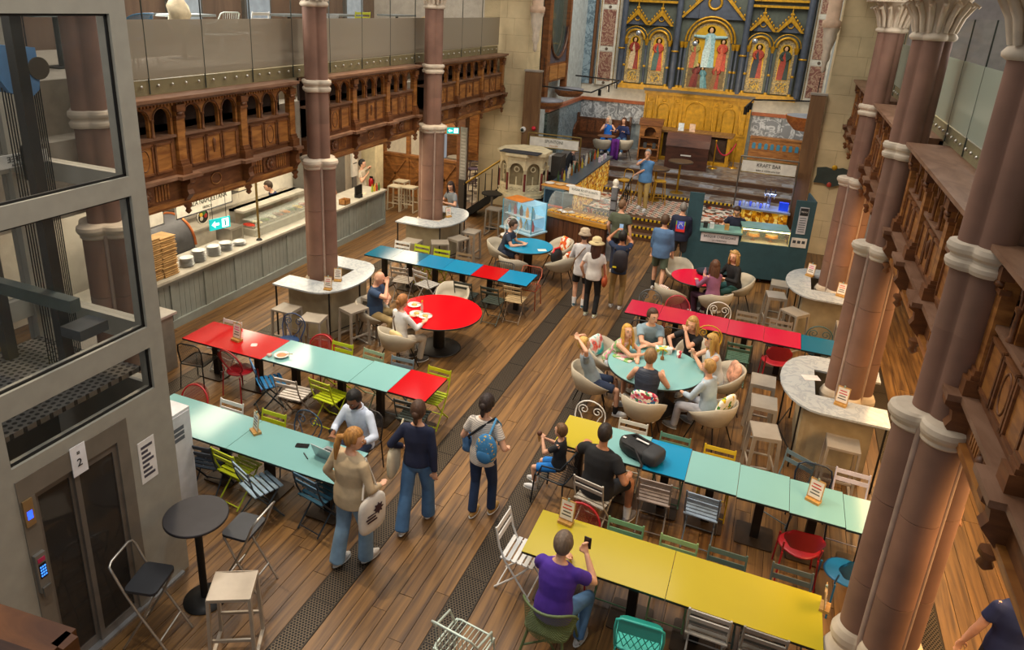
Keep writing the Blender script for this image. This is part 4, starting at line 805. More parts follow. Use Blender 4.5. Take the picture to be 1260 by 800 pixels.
tubs = [(-6.5, 10.72, -88, 'tub chair under the bald man'), (-5.56, 9.95, -20, 'tub chair under the woman with the bun'), (-5.5, 12.05, 190, 'empty tub chair behind the round red table'),
 (-2.1, 10.12, -72, 'tub chair under the boy with raised arms'), (-2.1, 11.02, -110, 'tub chair with a striped cushion under the girl'), (-1.55, 11.72, -162, 'tub chair under the man in grey'), (-.72, 11.75, 152, 'tub chair under the blonde woman in black'), (-.2, 11.12, 112, 'tub chair with a peach cushion at the teal round table'), (-.24, 10.02, 62, 'tub chair with a lemon print cushion'), (-1.2, 9.7, 0, 'tub chair with a floral cushion at the teal round table'),
 (-5.72, 15.3, -90, 'tub chair under the young man at the blue table'), (-5.1, 14.5, -10, 'empty tub chair on the near side of the blue round table'), (-4.2, 15.1, 80, 'tub chair holding a black and red bag'), (-4.5, 16.05, 140, 'tub chair with an orange print cushion behind the blue round table'),
 (-1.55, 14.45, -30, 'tub chair left of the small round red table'), (-1.6, 15.98, -150, 'empty tub chair behind the small round red table'), (-.66, 14.6, 35, 'tub chair under the woman in purple'), (-.3, 15.65, 120, 'tub chair under the curly haired woman')]
for x, y, r, l in tubs: place('tub_chair', CRM, (x, y), r, 'cream ' + l, 'chair', 'cream tub chairs')
place('mesh_chair', '#2b2622', (-4.55, 7.12), 175, 'dark wire chair under the man with the laptop', 'chair', 'chairs set around the hall')
place('wire_armchair', '#1c2730', (-1.95, 7.72), 80, 'dark tubular armchair under the boy with the ice cream', 'chair', 'chairs set around the hall')
place('folding_chair', '#b8b2a6', (-1.36, 7.42), -12, 'pale folding chair under the man in the black tee', 'chair', 'chairs set around the hall')
place('bucket_chair', '#5a6b45', (-1.28, 5.42), -4, 'olive green woven chair under the person in purple', 'chair', 'chairs set around the hall')
# cushions
def cushion(x, y, z, rz, tilt, mat, label, s=.36):
    o = MB().ell((0, 0, 0), (s / 2, .06, s / 2), 16, 10, fn=lambda p: Vector((math.copysign(abs(p.x / (s / 2)) ** .55, p.x) * s / 2, p.y, math.copysign(abs(p.z / (s / 2)) ** .55, p.z) * s / 2))).build('cushion', mat)
    o.location = (x, y, z); o.rotation_euler = (rad(tilt), 0, rad(rz)); tag(o, label, 'cushion', 'printed cushions')
FLO = pattern(('#f0e6d6', '#c2354a', '#f0e6d6', '#4a8a52', '#e28aa0', '#f4efe4', '#2f6fa0'), 26, 'voronoi', .8); LEM = pattern(('#f2efe2', '#d9b91a', '#f2efe2', '#4d8a3a', '#f2efe2'), 20, 'voronoi', .8); ORG = pattern(('#f0e4d0', '#e0651a', '#d8481a', '#f0e4d0', '#e8a03a'), 14, 'voronoi', .8); STR = pattern(('#1aa0b0', '#e0442c', '#e8e4dc', '#2fb5b8'), 5, 'noise', .8)
cushion(-1.18, 9.54, .70, 0, 12, FLO, 'floral printed cushion behind the man in the navy gilet', .42); cushion(-.07, 9.92, .72, 62, 14, LEM, 'lemon printed cushion behind the boy in light blue', .42); cushion(-2.3, 11.1, .68, -110, 15, STR, 'turquoise and red striped cushion behind the long haired girl'); cushion(-.03, 11.2, .68, 112, 15, M('#d8a084', .8, vary=.2, scale=12), 'peach coloured cushion beside the blonde woman with sunglasses')
cushion(-4.4, 16.2, .66, 140, 15, ORG, 'orange printed cushion farthest from the camera at the blue table'); cushion(-4.02, 15.12, .68, 80, 15, ORG, 'orange printed cushion beside the black and red bag'); cushion(-1.66, 14.3, .64, -30, 20, pattern(('#e8a07a', '#f0e8da', '#6a8aa0'), 8, 'X', .8), 'pale striped cushion by the small round red table', .3)
cushion(-5.5, 9.82, .62, -20, 20, M('#d6bf8a', .8), 'sand coloured cushion behind the woman with the bun', .32)
# ------------------------------------------------------------------ lift (its door side lies in the plane x = -5.35)
LG = M('#a09c8f', .5, .1, vary=.03); LD = M('#776f63', .42, .2, vary=.04); DOOR = M('#6a6259', .4, .2, vary=.05); LGL = glass('#4c4f4b', .13, .02); DG = glass('#3a3632', .6, .05)
lf = thing('lift', (-5.35, 2.9, 0), 0, 'grey steel glass lift tower with sliding doors and a number 2 sign', 'lift')
def B(n, x0, x1, y0, y1, z0, z1, m, p=None, l=None): return MB().bx(x0, x1, y0, y1, z0, z1).build(n, m, p or lf, l)
ZM = ((2.26, 2.39), (2.84, 3.06), (4.38, 4.56), (5.96, 6.2))
for y0, y1 in ((-.55, .22), (1.71, 1.88)): B('post', -.16, 0, y0, y1, 0, 6.6, LG)
for x, y in ((-1.75, 1.71), (-1.75, -.4)): B('post', x, x + .16, y, y + .16, 0, 6.6, LG)
for z0, z1 in ZM:
    B('transom', -.12, 0, .22, 1.71, z0, z1, LG); B('transom', -1.75, -.16, 1.74, 1.86, z0, z1, LG); B('transom', -1.72, -1.62, -.4, 1.71, z0, z1, LG)
for z0, z1 in ((2.39, 2.84), (3.06, 4.38), (4.56, 5.96)):
    gz = B('glass_pane', -.06, -.05, .22, 1.71, z0, z1, LGL); B('gasket', -.05, -.03, .22, .24, z0, z1, BLK, gz); B('gasket', -.05, -.03, 1.69, 1.71, z0, z1, BLK, gz); B('gasket', -.05, -.03, .22, 1.71, z0, z0 + .02, BLK, gz); B('gasket', -.05, -.03, .22, 1.71, z1 - .02, z1, BLK, gz)
    B('glass_pane', -1.6, -.16, 1.79, 1.80, z0, z1, LGL); B('glass_pane', -1.68, -1.67, -.24, 1.71, z0, z1, LGL)
B('wall_panel', -.1, 0, 1.33, 1.71, 0, 2.26, LG); B('side_wall', -1.6, -.16, 1.74, 1.86, 0, 2.26, LG)
B('left_panel', -.12, -.02, -2.2, -.3, 0, 5.5, M('#7d775e', .6, vary=.08)); B('left_pane', -.03, -.015, -.5, -.1, 1.4, 2.2, glass('#3f6f68', .6, .1))
fr = B('door_frame', -.08, .01, .22, 1.33, 2.06, 2.26, LD); B('jamb', -.08, .01, 1.2, 1.33, 0, 2.06, LD, fr); B('jamb', -.08, .012, .22, .36, 0, 2.06, LD, fr)
for y0, y1, xo in ((.36, .76, -.07), (.74, 1.2, -.04)):
    d = B('door_leaf', xo, xo + .03, y0, y1, .03, .12, DOOR); B('stile', xo, xo + .03, y0, y0 + .05, .12, 1.98, DOOR, d); B('stile', xo, xo + .03, y1 - .05, y1, .12, 1.98, DOOR, d); B('head_rail', xo, xo + .03, y0, y1, 1.98, 2.06, DOOR, d); B('door_glass', xo + .01, xo + .02, y0 + .05, y1 - .05, .12, 1.98, DG, d)
B('sill', -.12, .04, .2, 1.78, 0, .03, M('#b9bcc0', .3, .8))
B('inner_wall', -1.6, -.12, -.35, -.3, 0, 2.3, M('#57514a', .6)); B('car_wall', -1.4, -1.36, .2, 1.6, .05, 2.2, M('#6a5a48', .6))
b = B('call_panel', .0, .03, .235, .32, 1.8, 2.06, M('#a88a5f', .35, .6)); B('blue_display', .03, .034, .255, .30, 1.87, 1.95, M('#2448ff', .4, emit=3), b, 'lit blue display')
k = B('keypad', .0, .05, .235, .33, 1.1, 1.5, M('#8d8a84', .35, .6)); B('key_face', .05, .054, .25, .315, 1.25, 1.4, M('#10131c', .4), k)
for i in range(3):
    for j in range(4): B('key', .054, .057, .258 + i * .019, .27 + i * .019, 1.27 + j * .03, 1.285 + j * .03, M('#3c86ff', .4, emit=2), k)
B('card_reader', .05, .055, .25, .315, 1.42, 1.46, M('#b02a50', .4), k); B('lock_cover', .05, .07, .245, .32, 1.06, 1.16, M('#77736c', .4, .6), k)
p = B('floor_sign', .012, .018, .72, .87, 1.98, 2.28, M('#e9e6e6', .6)); text(p, '2', (.02, .795, 2.10), .11, (90, 0, 90)); text(p, '≡', (.02, .795, 2.2), .06, (90, 0, 90))
p = B('notice', .0, .006, 1.42, 1.62, 1.42, 1.9, M('#e6e2dc', .7), None, 'white printed notice'); 
for i in range(7): B('notice_line', .006, .008, 1.45, 1.59 - .03 * (i % 3), 1.48 + i * .055, 1.51 + i * .055, M('#4a4650', .7), p)
# machinery inside the shaft
wf = B('landing_floor', -1.6, -.15, -.2, 1.7, 2.55, 2.6, perforated('#8f8d88', .07, .3, .4, .7, (0, 1), False, '#3c3a38'), None, 'chequered steel plate'); B('landing_fascia', -.5, -.4, -.2, 1.7, 2.4, 2.66, M('#3a3835', .5), wf)
m_ = MB().prism([(1.30, 5.67), (1.66, 5.63), (1.67, 5.4), (1.64, 5.26), (1.56, 5.2), (1.36, 5.26), (1.28, 5.4)], -1.05, -.9, 'x').build('machine_housing', M('#4f7ba6', .45, vary=.06), lf, 'blue steel pulley housing')
for i in range(5): MB().tube([(-1.02 + i * .03, 1.66, 5.45), (-1.005 + i * .03, 1.66, 5.45)], .1, 16).build('rope_groove', M('#b8901e' if i % 2 else '#3a3022', .5), m_)
for i in range(4): MB().cyl((-.95, 1.33 + i * .025, 2.6), (-.95, 1.33 + i * .025, 5.3), .006, n=5).build('rope', BLK, lf); MB().cyl((-.95, 1.62 + i * .02, 2.6), (-.95, 1.62 + i * .02, 5.4), .006, n=5).build('rope', BLK, lf)
MB().cyl((-.95, 1.5, 4.75), (-.95, 1.5, 5.2), .05, n=12).build('piston', M('#9a948a', .3, .8), lf); MB().lathe([(.09, 4.46), (.09, 4.74), (.07, 4.77)], (-.95, 1.5, 0), 16).build('piston_cap', M('#26221e', .5), lf)
B('guide_rail', -.62, -.52, 1.2, 1.3, 2.6, 6.3, M('#2a2826', .5)); B('guide_rail', -1.45, -1.35, 1.2, 1.3, 2.6, 6.3, M('#38342f', .5)); B('controller', -.45, -.2, 1.15, 1.45, 3.1, 3.2, M('#55585a', .4, .5)); B('cross_beam', -1.5, -.2, 1.1, 1.2, 3.4, 3.52, M('#4c5250', .5, .3))
# locker, rail at the bottom corner
t = thing('white_locker', (-6.28, 5.5, 0), 0, 'white metal locker behind the lift corner', 'locker'); MB().bx(-.2, .2, -.2, .2, .02, 1.38).build('body', M('#d9dadc', .45), t); MB().bx(.2, .206, -.18, .18, .05, 1.34).build('door', M('#cfd1d4', .45), t)
for i in range(3): MB().bx(.206, .208, -.1, .08, 1.0 + i * .07, 1.05 + i * .07).build('label_print', M('#5b6068', .6), t)
MB().ell((.21, -.1, .72), (.008, .012, .012), 6, 4).build('lock', M('#444444', .4), t)
t = thing('near_gallery_rail', (0, 0, 0), 0, 'brown wooden rail of the near gallery in the bottom left corner', 'railing'); Wd = wood('#5a3216', '#8a5428', (4, 14, 14), .4)
MB().bar((-2.2, .62, 4.87), (-1.2, .73, 4.87), .07, .06).build('top_rail', Wd, t); MB().bar((-2.2, .62, 4.5), (-1.2, .73, 4.5), .03, .7).build('panel', Wd, t); MB().bar((-1.2, .735, 4.15), (-1.2, .735, 4.9), .035, .035).build('end_post', Wd, t)
t = thing('coffee_reflection', (-6.4, 4.3, 0), 0, 'reflection of a white COFFEE sign in the lift glass, modelled as a reversed board', 'sign'); MB().bx(-.02, .0, -.25, .33, 4.57, 4.69).build('board', M('#d8d2c4', .5, emit=.15), t); text(t, 'COFFEE', (.004, .06, 4.645), .075, (90, 0, 90), '#2a2a2a', flip=True); text(t, 'ESPRESSO BAR', (.004, .06, 4.592), .03, (90, 0, 90), '#4a4a4a', flip=True)  # stands in for a reflection in the glass, built as a hung reversed board
for y in (-.1, .4): MB().cyl((-.01, y - .1, 4.69), (-.01, y - .1, 6.2), .006, n=5).build('hanger', BLK, t)
# coffee stall seen through the lift
cs = thing('coffee_stall', (-9.4, 7.2, 0), 0, 'coffee stall seen through the upper lift glass', 'stall'); MB().bx(-.5, .5, -1.4, 1.0, 0, 1.0).build('counter', M('#8a7f70', .6), cs); MB().bx(-.55, .55, -1.45, 1.05, 1.0, 1.04).build('worktop', M('#b7b0a4', .3), cs)
# ------------------------------------------------------------------ pizza counter along the left wall
CG = M('#8d928c', .55, vary=.03); CT = M('#bdb8ab', .35, vary=.05)
pc = thing('service_counter', (-10.05, 7.6, 0), 0, 'long grey panelled service counter under the left gallery', 'counter'); L = 9.6
MB().bx(-.8, -.06, 0, L, .0, .98).build('body', CG, pc); MB().bx(-.85, .04, -.02, L + .03, .98, 1.03).build('worktop', CT, pc, 'pale stone worktop'); MB().bx(-.06, .0, 0, L, 0, .16).build('plinth', CG, pc); MB().bx(-.06, -.01, 0, L, .9, .98).build('top_rail', CG, pc)
n = 11
for i in range(n + 1): MB().bx(-.06, -.02, i * L / n - .05 if i else 0, i * L / n + .05 if i < n else L, .16, .9).build('stile', CG, pc)
for i in range(n):
    y0, y1 = i * L / n + .05, (i + 1) * L / n - .05
    for k in range(6): MB().bx(-.06, -.048, y0 + (y1 - y0) * k / 6 + .004, y0 + (y1 - y0) * (k + 1) / 6 - .004, .16, .9).build('panel_board', CG, pc)
MB().bx(-.8, 0, L, L + .03, 0, .98).build('end_panel', CG, pc)
def stack(name, x, y, n, mk, dz, lab, cat, grp, z=1.03):
    for i in range(n):
        o = obj(name, mk, None, loc=(x + random.uniform(-.015, .015), y + random.uniform(-.015, .015), z + i * dz), rz=random.uniform(-.03, .03)); tag(o, lab % ('topmost' if i == n - 1 else 'bottom' if i == 0 else ORD[n - 1 - i] + ' from top'), cat, grp)
BOXM = MB().bx(-.16, .16, -.16, .16, 0, .022).bx(-.178, .178, -.178, .178, .022, .036).mesh('pizza_box', M('#b8935f', .8, vary=.08))
for c, y, nb in ((0, 9.05, 20), (1, 9.42, 19)): stack('pizza_box', -10.3, y, nb, BOXM, .041, 'brown cardboard pizza box, %s of the ' + ('left hand', 'right hand')[c] + ' stack', 'box', 'pizza boxes in the %s stack' % ('left hand', 'right hand')[c])
PLM = MB().lathe([(.07, 0), (.09, .004), (.135, .018), (.14, .021), (.1, .01), (.02, .006)], n=24).mesh('plate', M('#d9d9d6', .3))
for i, (y, nb) in enumerate(((9.95, 11), (10.27, 14), (10.68, 12), (11.05, 10), (11.45, 5))): stack('plate', -10.28, y, nb, PLM, .017, 'white plate, %s of the ' + ORD[i] + ' plate stack from the pizza boxes', 'plate', 'plates in the %s stack from the pizza boxes' % ('first', 'second', 'third', 'fourth', 'fifth')[i])
t = thing('pizza_oven', (-11.5, 10.3, 0), 0, 'dark domed pizza oven with copper rim behind the counter', 'oven'); MB().bx(-.6, .6, -1.0, .75, 0, .95).build('base', M('#3b3a3c', .6), t)
MB().tube([(0, -.95, 1.1), (0, .55, 1.1)], .58, 28).build('dome', M('#47474b', .55, vary=.1), t); MB().tube([(.59 * math.cos(rad(a)), .56, 1.1 + .59 * math.sin(rad(a))) for a in range(0, 181, 15)], .03, 7).build('copper_rim', M('#b8683a', .35, .7), t); MB().bx(-.35, .35, .55, .6, 1.1, 1.35).build('mouth', M('#15110e', .8), t)
t = thing('hanging_sign', (-9.95, 9.5, 0), 0, 'hanging white sign reading PIZZA NAPOLETANA', 'sign', 'hanging stall signs'); MB().bx(-.03, 0, 0, 1.46, 2.15, 2.48).build('board', M('#dcd8ca', .5), t); MB().tube([(0, y, z) for y, z in ((0, 2.15), (1.46, 2.15), (1.46, 2.48), (0, 2.48))], .014, 4, True).build('frame', M('#4b4d50', .5), t); text(t, 'PIZZA NAPOLETANA', (.006, .78, 2.345), .135, (90, 0, 90), '#3c4238', xs=.85); text(t, 'FRESCO', (.006, .78, 2.22), .07, (90, 0, 90), '#55584c')
for y in (.15, 1.3): MB().cyl((-.015, y, 2.48), (-.015, y, 3.3), .006, n=5).build('hanger', BLK, t)
t = thing('hanging_sign', (-9.95, 8.1, 0), 0, 'blank end of a white hanging sign beside the lift', 'sign', 'hanging stall signs'); MB().bx(-.03, 0, 0, 1.1, 2.15, 2.45).build('board', M('#dcd8ca', .5), t); MB().tube([(0, y, z) for y, z in ((0, 2.15), (1.1, 2.15), (1.1, 2.45), (0, 2.45))], .014, 4, True).build('frame', M('#4b4d50', .5), t)
for y in (.15, .95): MB().cyl((-.015, y, 2.45), (-.015, y, 3.32), .006, n=5).build('hanger', BLK, t)
t = thing('round_sign', (-11.0, 11.2, 1.62), 0, 'small round pizza emblem sign above the oven', 'sign'); MB().tube([(0, 0, 0), (.02, 0, 0)], .17, 20).build('disc', M('#23241f', .5), t); MB().tube([(.02, .16 * math.cos(u * PI / 8), .16 * math.sin(u * PI / 8)) for u in range(16)], .012, 5, True).build('rim', M('#e0dccb', .5), t)
for a, c in ((0, '#b02a22'), (1.2, '#3d7a34'), (2.5, '#d8b23a'), (3.8, '#cfc8b8')): MB().ell((.025, .07 * math.cos(a), .07 * math.sin(a)), (.008, .05, .05), 8, 5).build('emblem_patch', M(c, .5), t)
# steel equipment and glass food case
t = thing('food_display', (-10.5, 12.0, 1.03), 0, 'glass fronted food display case with toppings on the counter', 'display case'); MB().bx(-.35, .2, .0, 2.3, 0, .16).build('tray_base', M('#b9b4a6', .3, .5), t)
for i in range(9):
    q = MB().bx(-.3, .1, .05 + i * .25, .27 + i * .25, .16, .2).build('food_tray', M('#a8a49a', .3, .7), t); MB().ell((-.1, .16 + i * .25, .2), (.17, .09, .04), 8, 5).build('topping', M(('#c23a24', '#d8c89a', '#5a7a2e', '#e3dcc0', '#8a4a2a', '#c97a22', '#3e5a26', '#d9b04a', '#a83222')[i], .8, vary=.25, scale=30), q)
MB().bx(.2, .21, 0, 2.3, 0, .36).build('front_glass', glass('#dfe6dc', .22, .03), t); MB().bx(-.15, .2, 0, 2.3, .36, .37).build('top_glass', glass('#dfe6dc', .2, .03), t); MB().bx(-.5, -.35, 0, 2.3, .05, .55).build('steel_hood', M('#a9a498', .35, .6), t); MB().bx(-.5, -.1, .0, 2.3, .5, .55).build('hood_top', M('#c2bdb0', .35, .5), t)
t = thing('steel_unit', (-10.6, 11.65, 1.03), 0, 'stainless steel box beside the stacked plates', 'appliance'); MB().bx(-.3, .1, -.2, .2, 0, .3).build('body', M('#a39d92', .3, .7), t); MB().bx(.1, .105, -.15, .15, .05, .25).build('front', M('#7d776c', .35, .6), t)
t = thing('brass_post', (-10.12, 11.9, 1.03), 0, 'slim brass post rising from the counter to the gallery', 'post'); MB().cyl((0, 0, 0), (0, 0, 2.0), .025, n=10).build('pole', M('#8a7440', .35, .7), t); MB().lathe([(.07, 0), (.06, .02), (.03, .05)], n=12).build('foot', BLK, t)
# back wall fittings: shelf units, tiled wall, grey cupboards
wl = bpy.data.objects['wall_left']
for i in range(14):
    for j in range(9): MB().bx(-12.6, -12.585, 10.6 + i * .32 + .004, 10.6 + (i + 1) * .32 - .004, 1.1 + j * .2 + .004, 1.1 + (j + 1) * .2 - .004).build('wall_tile', M('#ece5d4', .3, vary=.04), wl)
t = thing('back_counter', (-12.2, 11.4, 0), 0, 'pale back counter with shelving behind the pizza oven', 'counter'); MB().bx(-.35, .35, 0, 4.6, 0, .95).build('body', M('#c9c1b0', .6), t); MB().bx(-.37, .38, 0, 4.6, .95, 1.0).build('worktop', M('#a9a294', .4), t)
for z in (1.45, 1.8, 2.15): MB().bx(-.35, .1, .1, 2.6, z, z + .03).build('shelf', M('#4a4640', .5), t)
for i in range(6): o = MB().bx(-.2, .2, -.16, .16, 0, .22).build('carton', M('#d9ccb0', .7)); o.location = (-12.3, 11.75 + i * .4, 1.48 if i % 2 else 1.83); tag(o, 'pale carton on the %s shelf behind the counter, %s' % (('upper', 'lower')[i % 2], ('first', 'first', 'second', 'second', 'third', 'third')[i] + ' from the oven'), 'box', 'cartons on the back shelves')
t = thing('grey_cupboard', (-12.0, 16.3, 0), 0, 'tall grey cupboard wall behind the far end of the counter', 'cupboard')
for i in range(3): MB().bx(-.5, .0, i * .62 + .01, (i + 1) * .62 - .01, 0, 3.1).build('door', M('#6f6d68', .55, vary=.05), t)
t = thing('notice_strip', (-11.9, 18.6, 0), 0, 'tall white notice board at the end of the grey cupboards', 'notice'); MB().bx(-.03, .03, -.25, .05, .9, 2.9).build('board', M('#e6e2d8', .6), t); MB().bx(-.03, .02, -.2, 0, 0, .9).build('stand', M('#6f6d68', .6), t)
for z in (1.3, 1.7, 2.1, 2.5): MB().bx(.03, .034, -.2, 0, z, z + .03).build('bracket', BLK, t)
t = thing('cream_pillar', (-11.75, 19.4, 0), 0, 'cream painted pillar beside the fire extinguisher', 'pillar'); MB().bx(-.3, .2, -.25, .25, 0, 3.2).build('shaft', M('#d5c9a4', .7), t); MB().bx(-.34, .24, -.29, .29, 0, .25).build('foot', M('#c9bd9a', .7), t)
t = thing('fire_extinguisher', (-11.62, 19.02, .3), 0, 'red fire extinguisher on the pillar by the wooden screen', 'extinguisher'); MB().lathe([(.06, 0), (.075, .02), (.075, .4), (.05, .46), (.02, .48)], n=14).build('cylinder', M('#b8141c', .35), t); MB().bx(-.05, .06, -.012, .012, .48, .53).build('handle', BLK, t); MB().bx(-.04, .04, .05, .14, .2, .4).build('wall_bracket', BLK, t); MB().tube([(.05, 0, .5), (.1, 0, .4), (.09, 0, .2)], .01, 5).build('hose', BLK, t)
t = thing('card_terminal', (-10.2, 16.05, 1.03), 0, 'black till screen on the far end of the counter', 'till'); MB().bx(-.02, .02, -.16, .16, .08, .34).build('screen', BLK, t); MB().bx(-.08, .08, -.08, .08, 0, .1).build('stand', BLK, t)
t = thing('wooden_crate', (-10.15, 15.3, 1.03), 0, 'small wooden crate at the counter by the column', 'box'); MB().bx(-.1, .1, -.12, .12, 0, .02).bx(-.1, -.085, -.12, .12, 0, .14).bx(.085, .1, -.12, .12, 0, .14).bx(-.1, .1, -.12, -.105, 0, .14).bx(-.1, .1, .105, .12, 0, .14).build('crate', wood('#8a5a2a', '#b07a3c'), t)
for i, c in enumerate(('#8aa03a', '#d8a81c', '#a83a24', '#4a7a3a')):
    o = MB().lathe([(.03, 0), (.03, .14), (.012, .18), (.012, .22)], n=10).build('sauce_bottle', M(c, .3)); o.location = (-10.2 + .02 * i, 16.75 + .09 * i, 1.03); tag(o, ('olive green', 'yellow', 'red', 'dark green')[i] + ' sauce bottle at the far end of the counter', 'bottle', 'sauce bottles on the counter')
o = MB().lathe([(.1, 0), (.1, .015), (.02, .02)], n=16).build('serving_board', M('#d8cdb2', .6)); o.location = (-10.3, 16.45, 1.03); tag(o, 'round pale board beside the till', 'board')
# emergency exit signs
def exit_sign(loc, rz, lab, arrow=True, drop=.5):
    t = thing('exit_sign', loc, rz, lab, 'exit sign', 'illuminated exit signs'); MB().bx(-.18, .18, -.012, .012, -.09, .09).build('panel', M('#18b4ae', .4, emit=1.1), t)
    MB().prism([(-.15, 0), (-.09, .055), (-.09, .02), (-.02, .02), (-.02, -.02), (-.09, -.02), (-.09, -.055)], -.016, -.012, 'y').build('arrow', M('#f4fffb', .4, emit=1.6), t); MB().prism([(.03, -.07), (.03, .07), (.15, .07), (.15, -.07)], -.016, -.012, 'y').build('door_pictogram', M('#f4fffb', .4, emit=1.6), t); MB().ell((.085, -.018, .04), (.015, .004, .015), 8, 5).bx(.075, .1, -.02, -.016, -.05, .025).build('running_figure', M('#18a49e', .4, emit=.6), t)
    for x in (-.12, .12): MB().cyl((x, 0, .09), (x, 0, .09 + drop), .004, n=5).build('hanger', BLK, t)
exit_sign((-7.95, 8.45, 2.68), 75, 'lit exit sign with an arrow hanging in front of the pizza counter', drop=.5); exit_sign((-9.0, 19.4, 2.5), 30, 'lit exit sign hanging near the wooden screen', drop=.7); exit_sign((1.95, 7.6, 2.75), -75, 'lit exit sign edge-on beside the thick column', drop=.5)
# ------------------------------------------------------------------ wooden screen and side room
WS = wood('#6e4420', '#a06a34', (3, 3, 10), .45, .12); ws = thing('wooden_screen', (-11.9, 20.3, 0), 0, 'carved wooden screen below the left gallery', 'screen'); L = 2.75
MB().bx(0, L, 0, .08, 0, 1.3).build('lower_board', WS, ws); MB().bx(-.03, L + .03, -.06, .12, 1.3, 1.38).build('rail', WS, ws); MB().bx(0, L, -.04, .1, 0, .15).build('plinth', WS, ws); MB().bx(0, L, 0, .12, 2.75, 3.2).build('head_beam', WS, ws)
for i in range(4): MB().bx(i * .9 - .05, i * .9 + .05, -.04, .12, 0, 3.2).build('post', WS, ws)
for i in range(3):
    c = .45 + i * .9; MB().bar((c - .36, -.03, .2), (c + .36, -.03, 1.22), .07, .05, (0, 1, 0)).bar((c + .36, -.03, .2), (c - .36, -.03, 1.22), .07, .05, (0, 1, 0)).build('cross_brace', WS, ws)
    MB().bx(c - .4, c + .4, .03, .07, 2.2, 2.7).build('upper_panel', GD, ws); MB().prism([(c - .4, 2.2), (c - .4, 2.4)] + arc(c, 2.3, .36, 180, 0, 8)[1:-1] + [(c + .4, 2.4), (c + .4, 2.2)], -.01, .03, 'y').build('arched_rail', WS, ws)
MB().bx(L - .06, L + .2, -.1, .2, 0, 3.2).build('end_pillar', GD, ws)
o = struct(MB().bx(-12.6, -8.75, 20.6, 27, -.2, 0).build('floor_side_room', pattern(('#c9c2b0', '#2f2a26', '#8a8274', '#b9b09a', '#4a423a'), 3.2, 'voronoi', .4)), 'tiled floor of the side room')
rw = struct(MB().bx(-12.6, -8.75, 26.6, 26.8, 0, 3.4).build('wall_side_room', WS), 'panelled end wall of the side room')
for x in (-11.5, -10.1, -9.4):
    MB().bx(x - .3, x + .3, 26.54, 26.6, .3, 1.9).build('panel', GW, rw)
dr = MB().prism([(-9.95, 1.3), (-9.95, 2.4)] + arc(-9.35, 2.4, .6, 180, 0, 10) + [(-8.75, 1.3)], 26.4, 26.55, 'y').build('arched_door', GW, rw, 'arched wooden door'); MB().bx(-9.75, -8.95, 26.36, 26.42, 2.5, 2.58).build('lamp_strip', M('#ffb040', .4, emit=6), dr, 'warm lamp strip')
for x in (-9.55, -9.15): MB().bx(x - .15, x + .15, 26.36, 26.41, 1.4, 2.4).build('door_panel', wood('#8a5626', '#b97c3c'), dr)
struct(MB().bx(-12.6, -8.7, 20.7, 26.8, 3.4, 3.6).build('ceiling', M('#8a755a', .9)), 'ceiling of the side room')
for i, (x, y) in enumerate(((-9.5, 22.2), (-9.3, 23.4), (-10.3, 23.0), (-9.9, 24.4))): place('wooden_bar_stool', ('#3b2a4a', '#6a4a2a', '#4a3a2c', '#7a5a36')[i], (x, y), 40 + 70 * i, ('dark blue', 'brown', 'dark brown', 'light brown')[i] + ' high stool in the side room past the screen', 'stool', 'stools in the side room')
for i, (x, y) in enumerate(((-10.2, 22.4), (-9.2, 24.2))):
    t = thing('high_table', (x, y, 0), 0, ('round high table just inside the side room', 'round high table deep in the side room')[i], 'table', 'high tables of the side room'); MB().lathe([(.35, 1.0), (.35, 1.03)], n=20).build('table_top', M('#8a8478', .4), t); MB().cyl((0, 0, 0), (0, 0, 1.0), .04, n=8).build('pole', BLK, t); MB().lathe([(.25, 0), (.2, .02)], n=16).build('base_disc', BLK, t)
t = thing('information_panel', (-8.72, 19.6, .0), -12, 'tall grey information panel beside the stairs', 'panel'); MB().bx(-.12, .12, -.02, .02, 1.0, 2.6).build('board', M('#8d8a82', .5), t); MB().bx(-.13, .13, -.03, .03, .0, 1.0).build('stand', M('#3b342c', .6), t)
for i in range(14): MB().bx(-.08, .08, -.024, -.02, 1.1 + i * .1, 1.15 + i * .1).build('print_line', M('#a9a69c', .6), t)
# stairs to the pulpit
IRON = M('#171614', .5, .4); sr = thing('pulpit_stair', (-8.35, 19.2, 0), 0, 'dark stair with iron balusters and brass handrail up to the pulpit', 'stairs')
for i in range(6): MB().bx(i * .22, i * .22 + .24, -.1, .7, i * .19 + .12, i * .19 + .17).build('tread', M('#2a2420', .6), sr); MB().bx(i * .22, i * .22 + .03, -.1, .7, i * .19, i * .19 + .14).build('riser', M('#1e1a17', .6), sr)
MB().bar((-.05, -.12, .05), (1.35, -.12, 1.15), .04, .2).build('stringer', IRON, sr)
for i in range(7): x = i * .2; z = i * .157; MB().tube([(x, -.12, z + .1), (x, -.12, z + .5), (x, -.12, z + .95)], [.012, .018, .012], 6).build('baluster', IRON, sr)
MB().lathe([(.03, 0), (.03, 1.0), (.045, 1.03), (.02, 1.08)], (-.05, -.12, 0), 8).build('newel_post', IRON, sr); MB().tube([(-.08, -.12, 1.0), (1.35, -.12, 2.1)], .028, 8).build('handrail', M('#a8842c', .35, .6), sr, 'brass handrail')
t = thing('small_table', (-7.25, 18.4, 0), 0, 'small round black high table by the pulpit stairs', 'table'); MB().lathe([(.3, 1.02), (.3, 1.05)], n=24).build('table_top', BLK, t); MB().cyl((0, 0, 0), (0, 0, 1.02), .035, n=10).build('pole', STEEL, t); MB().lathe([(.2, 0), (.18, .02)], n=16).build('base_disc', BLK, t)
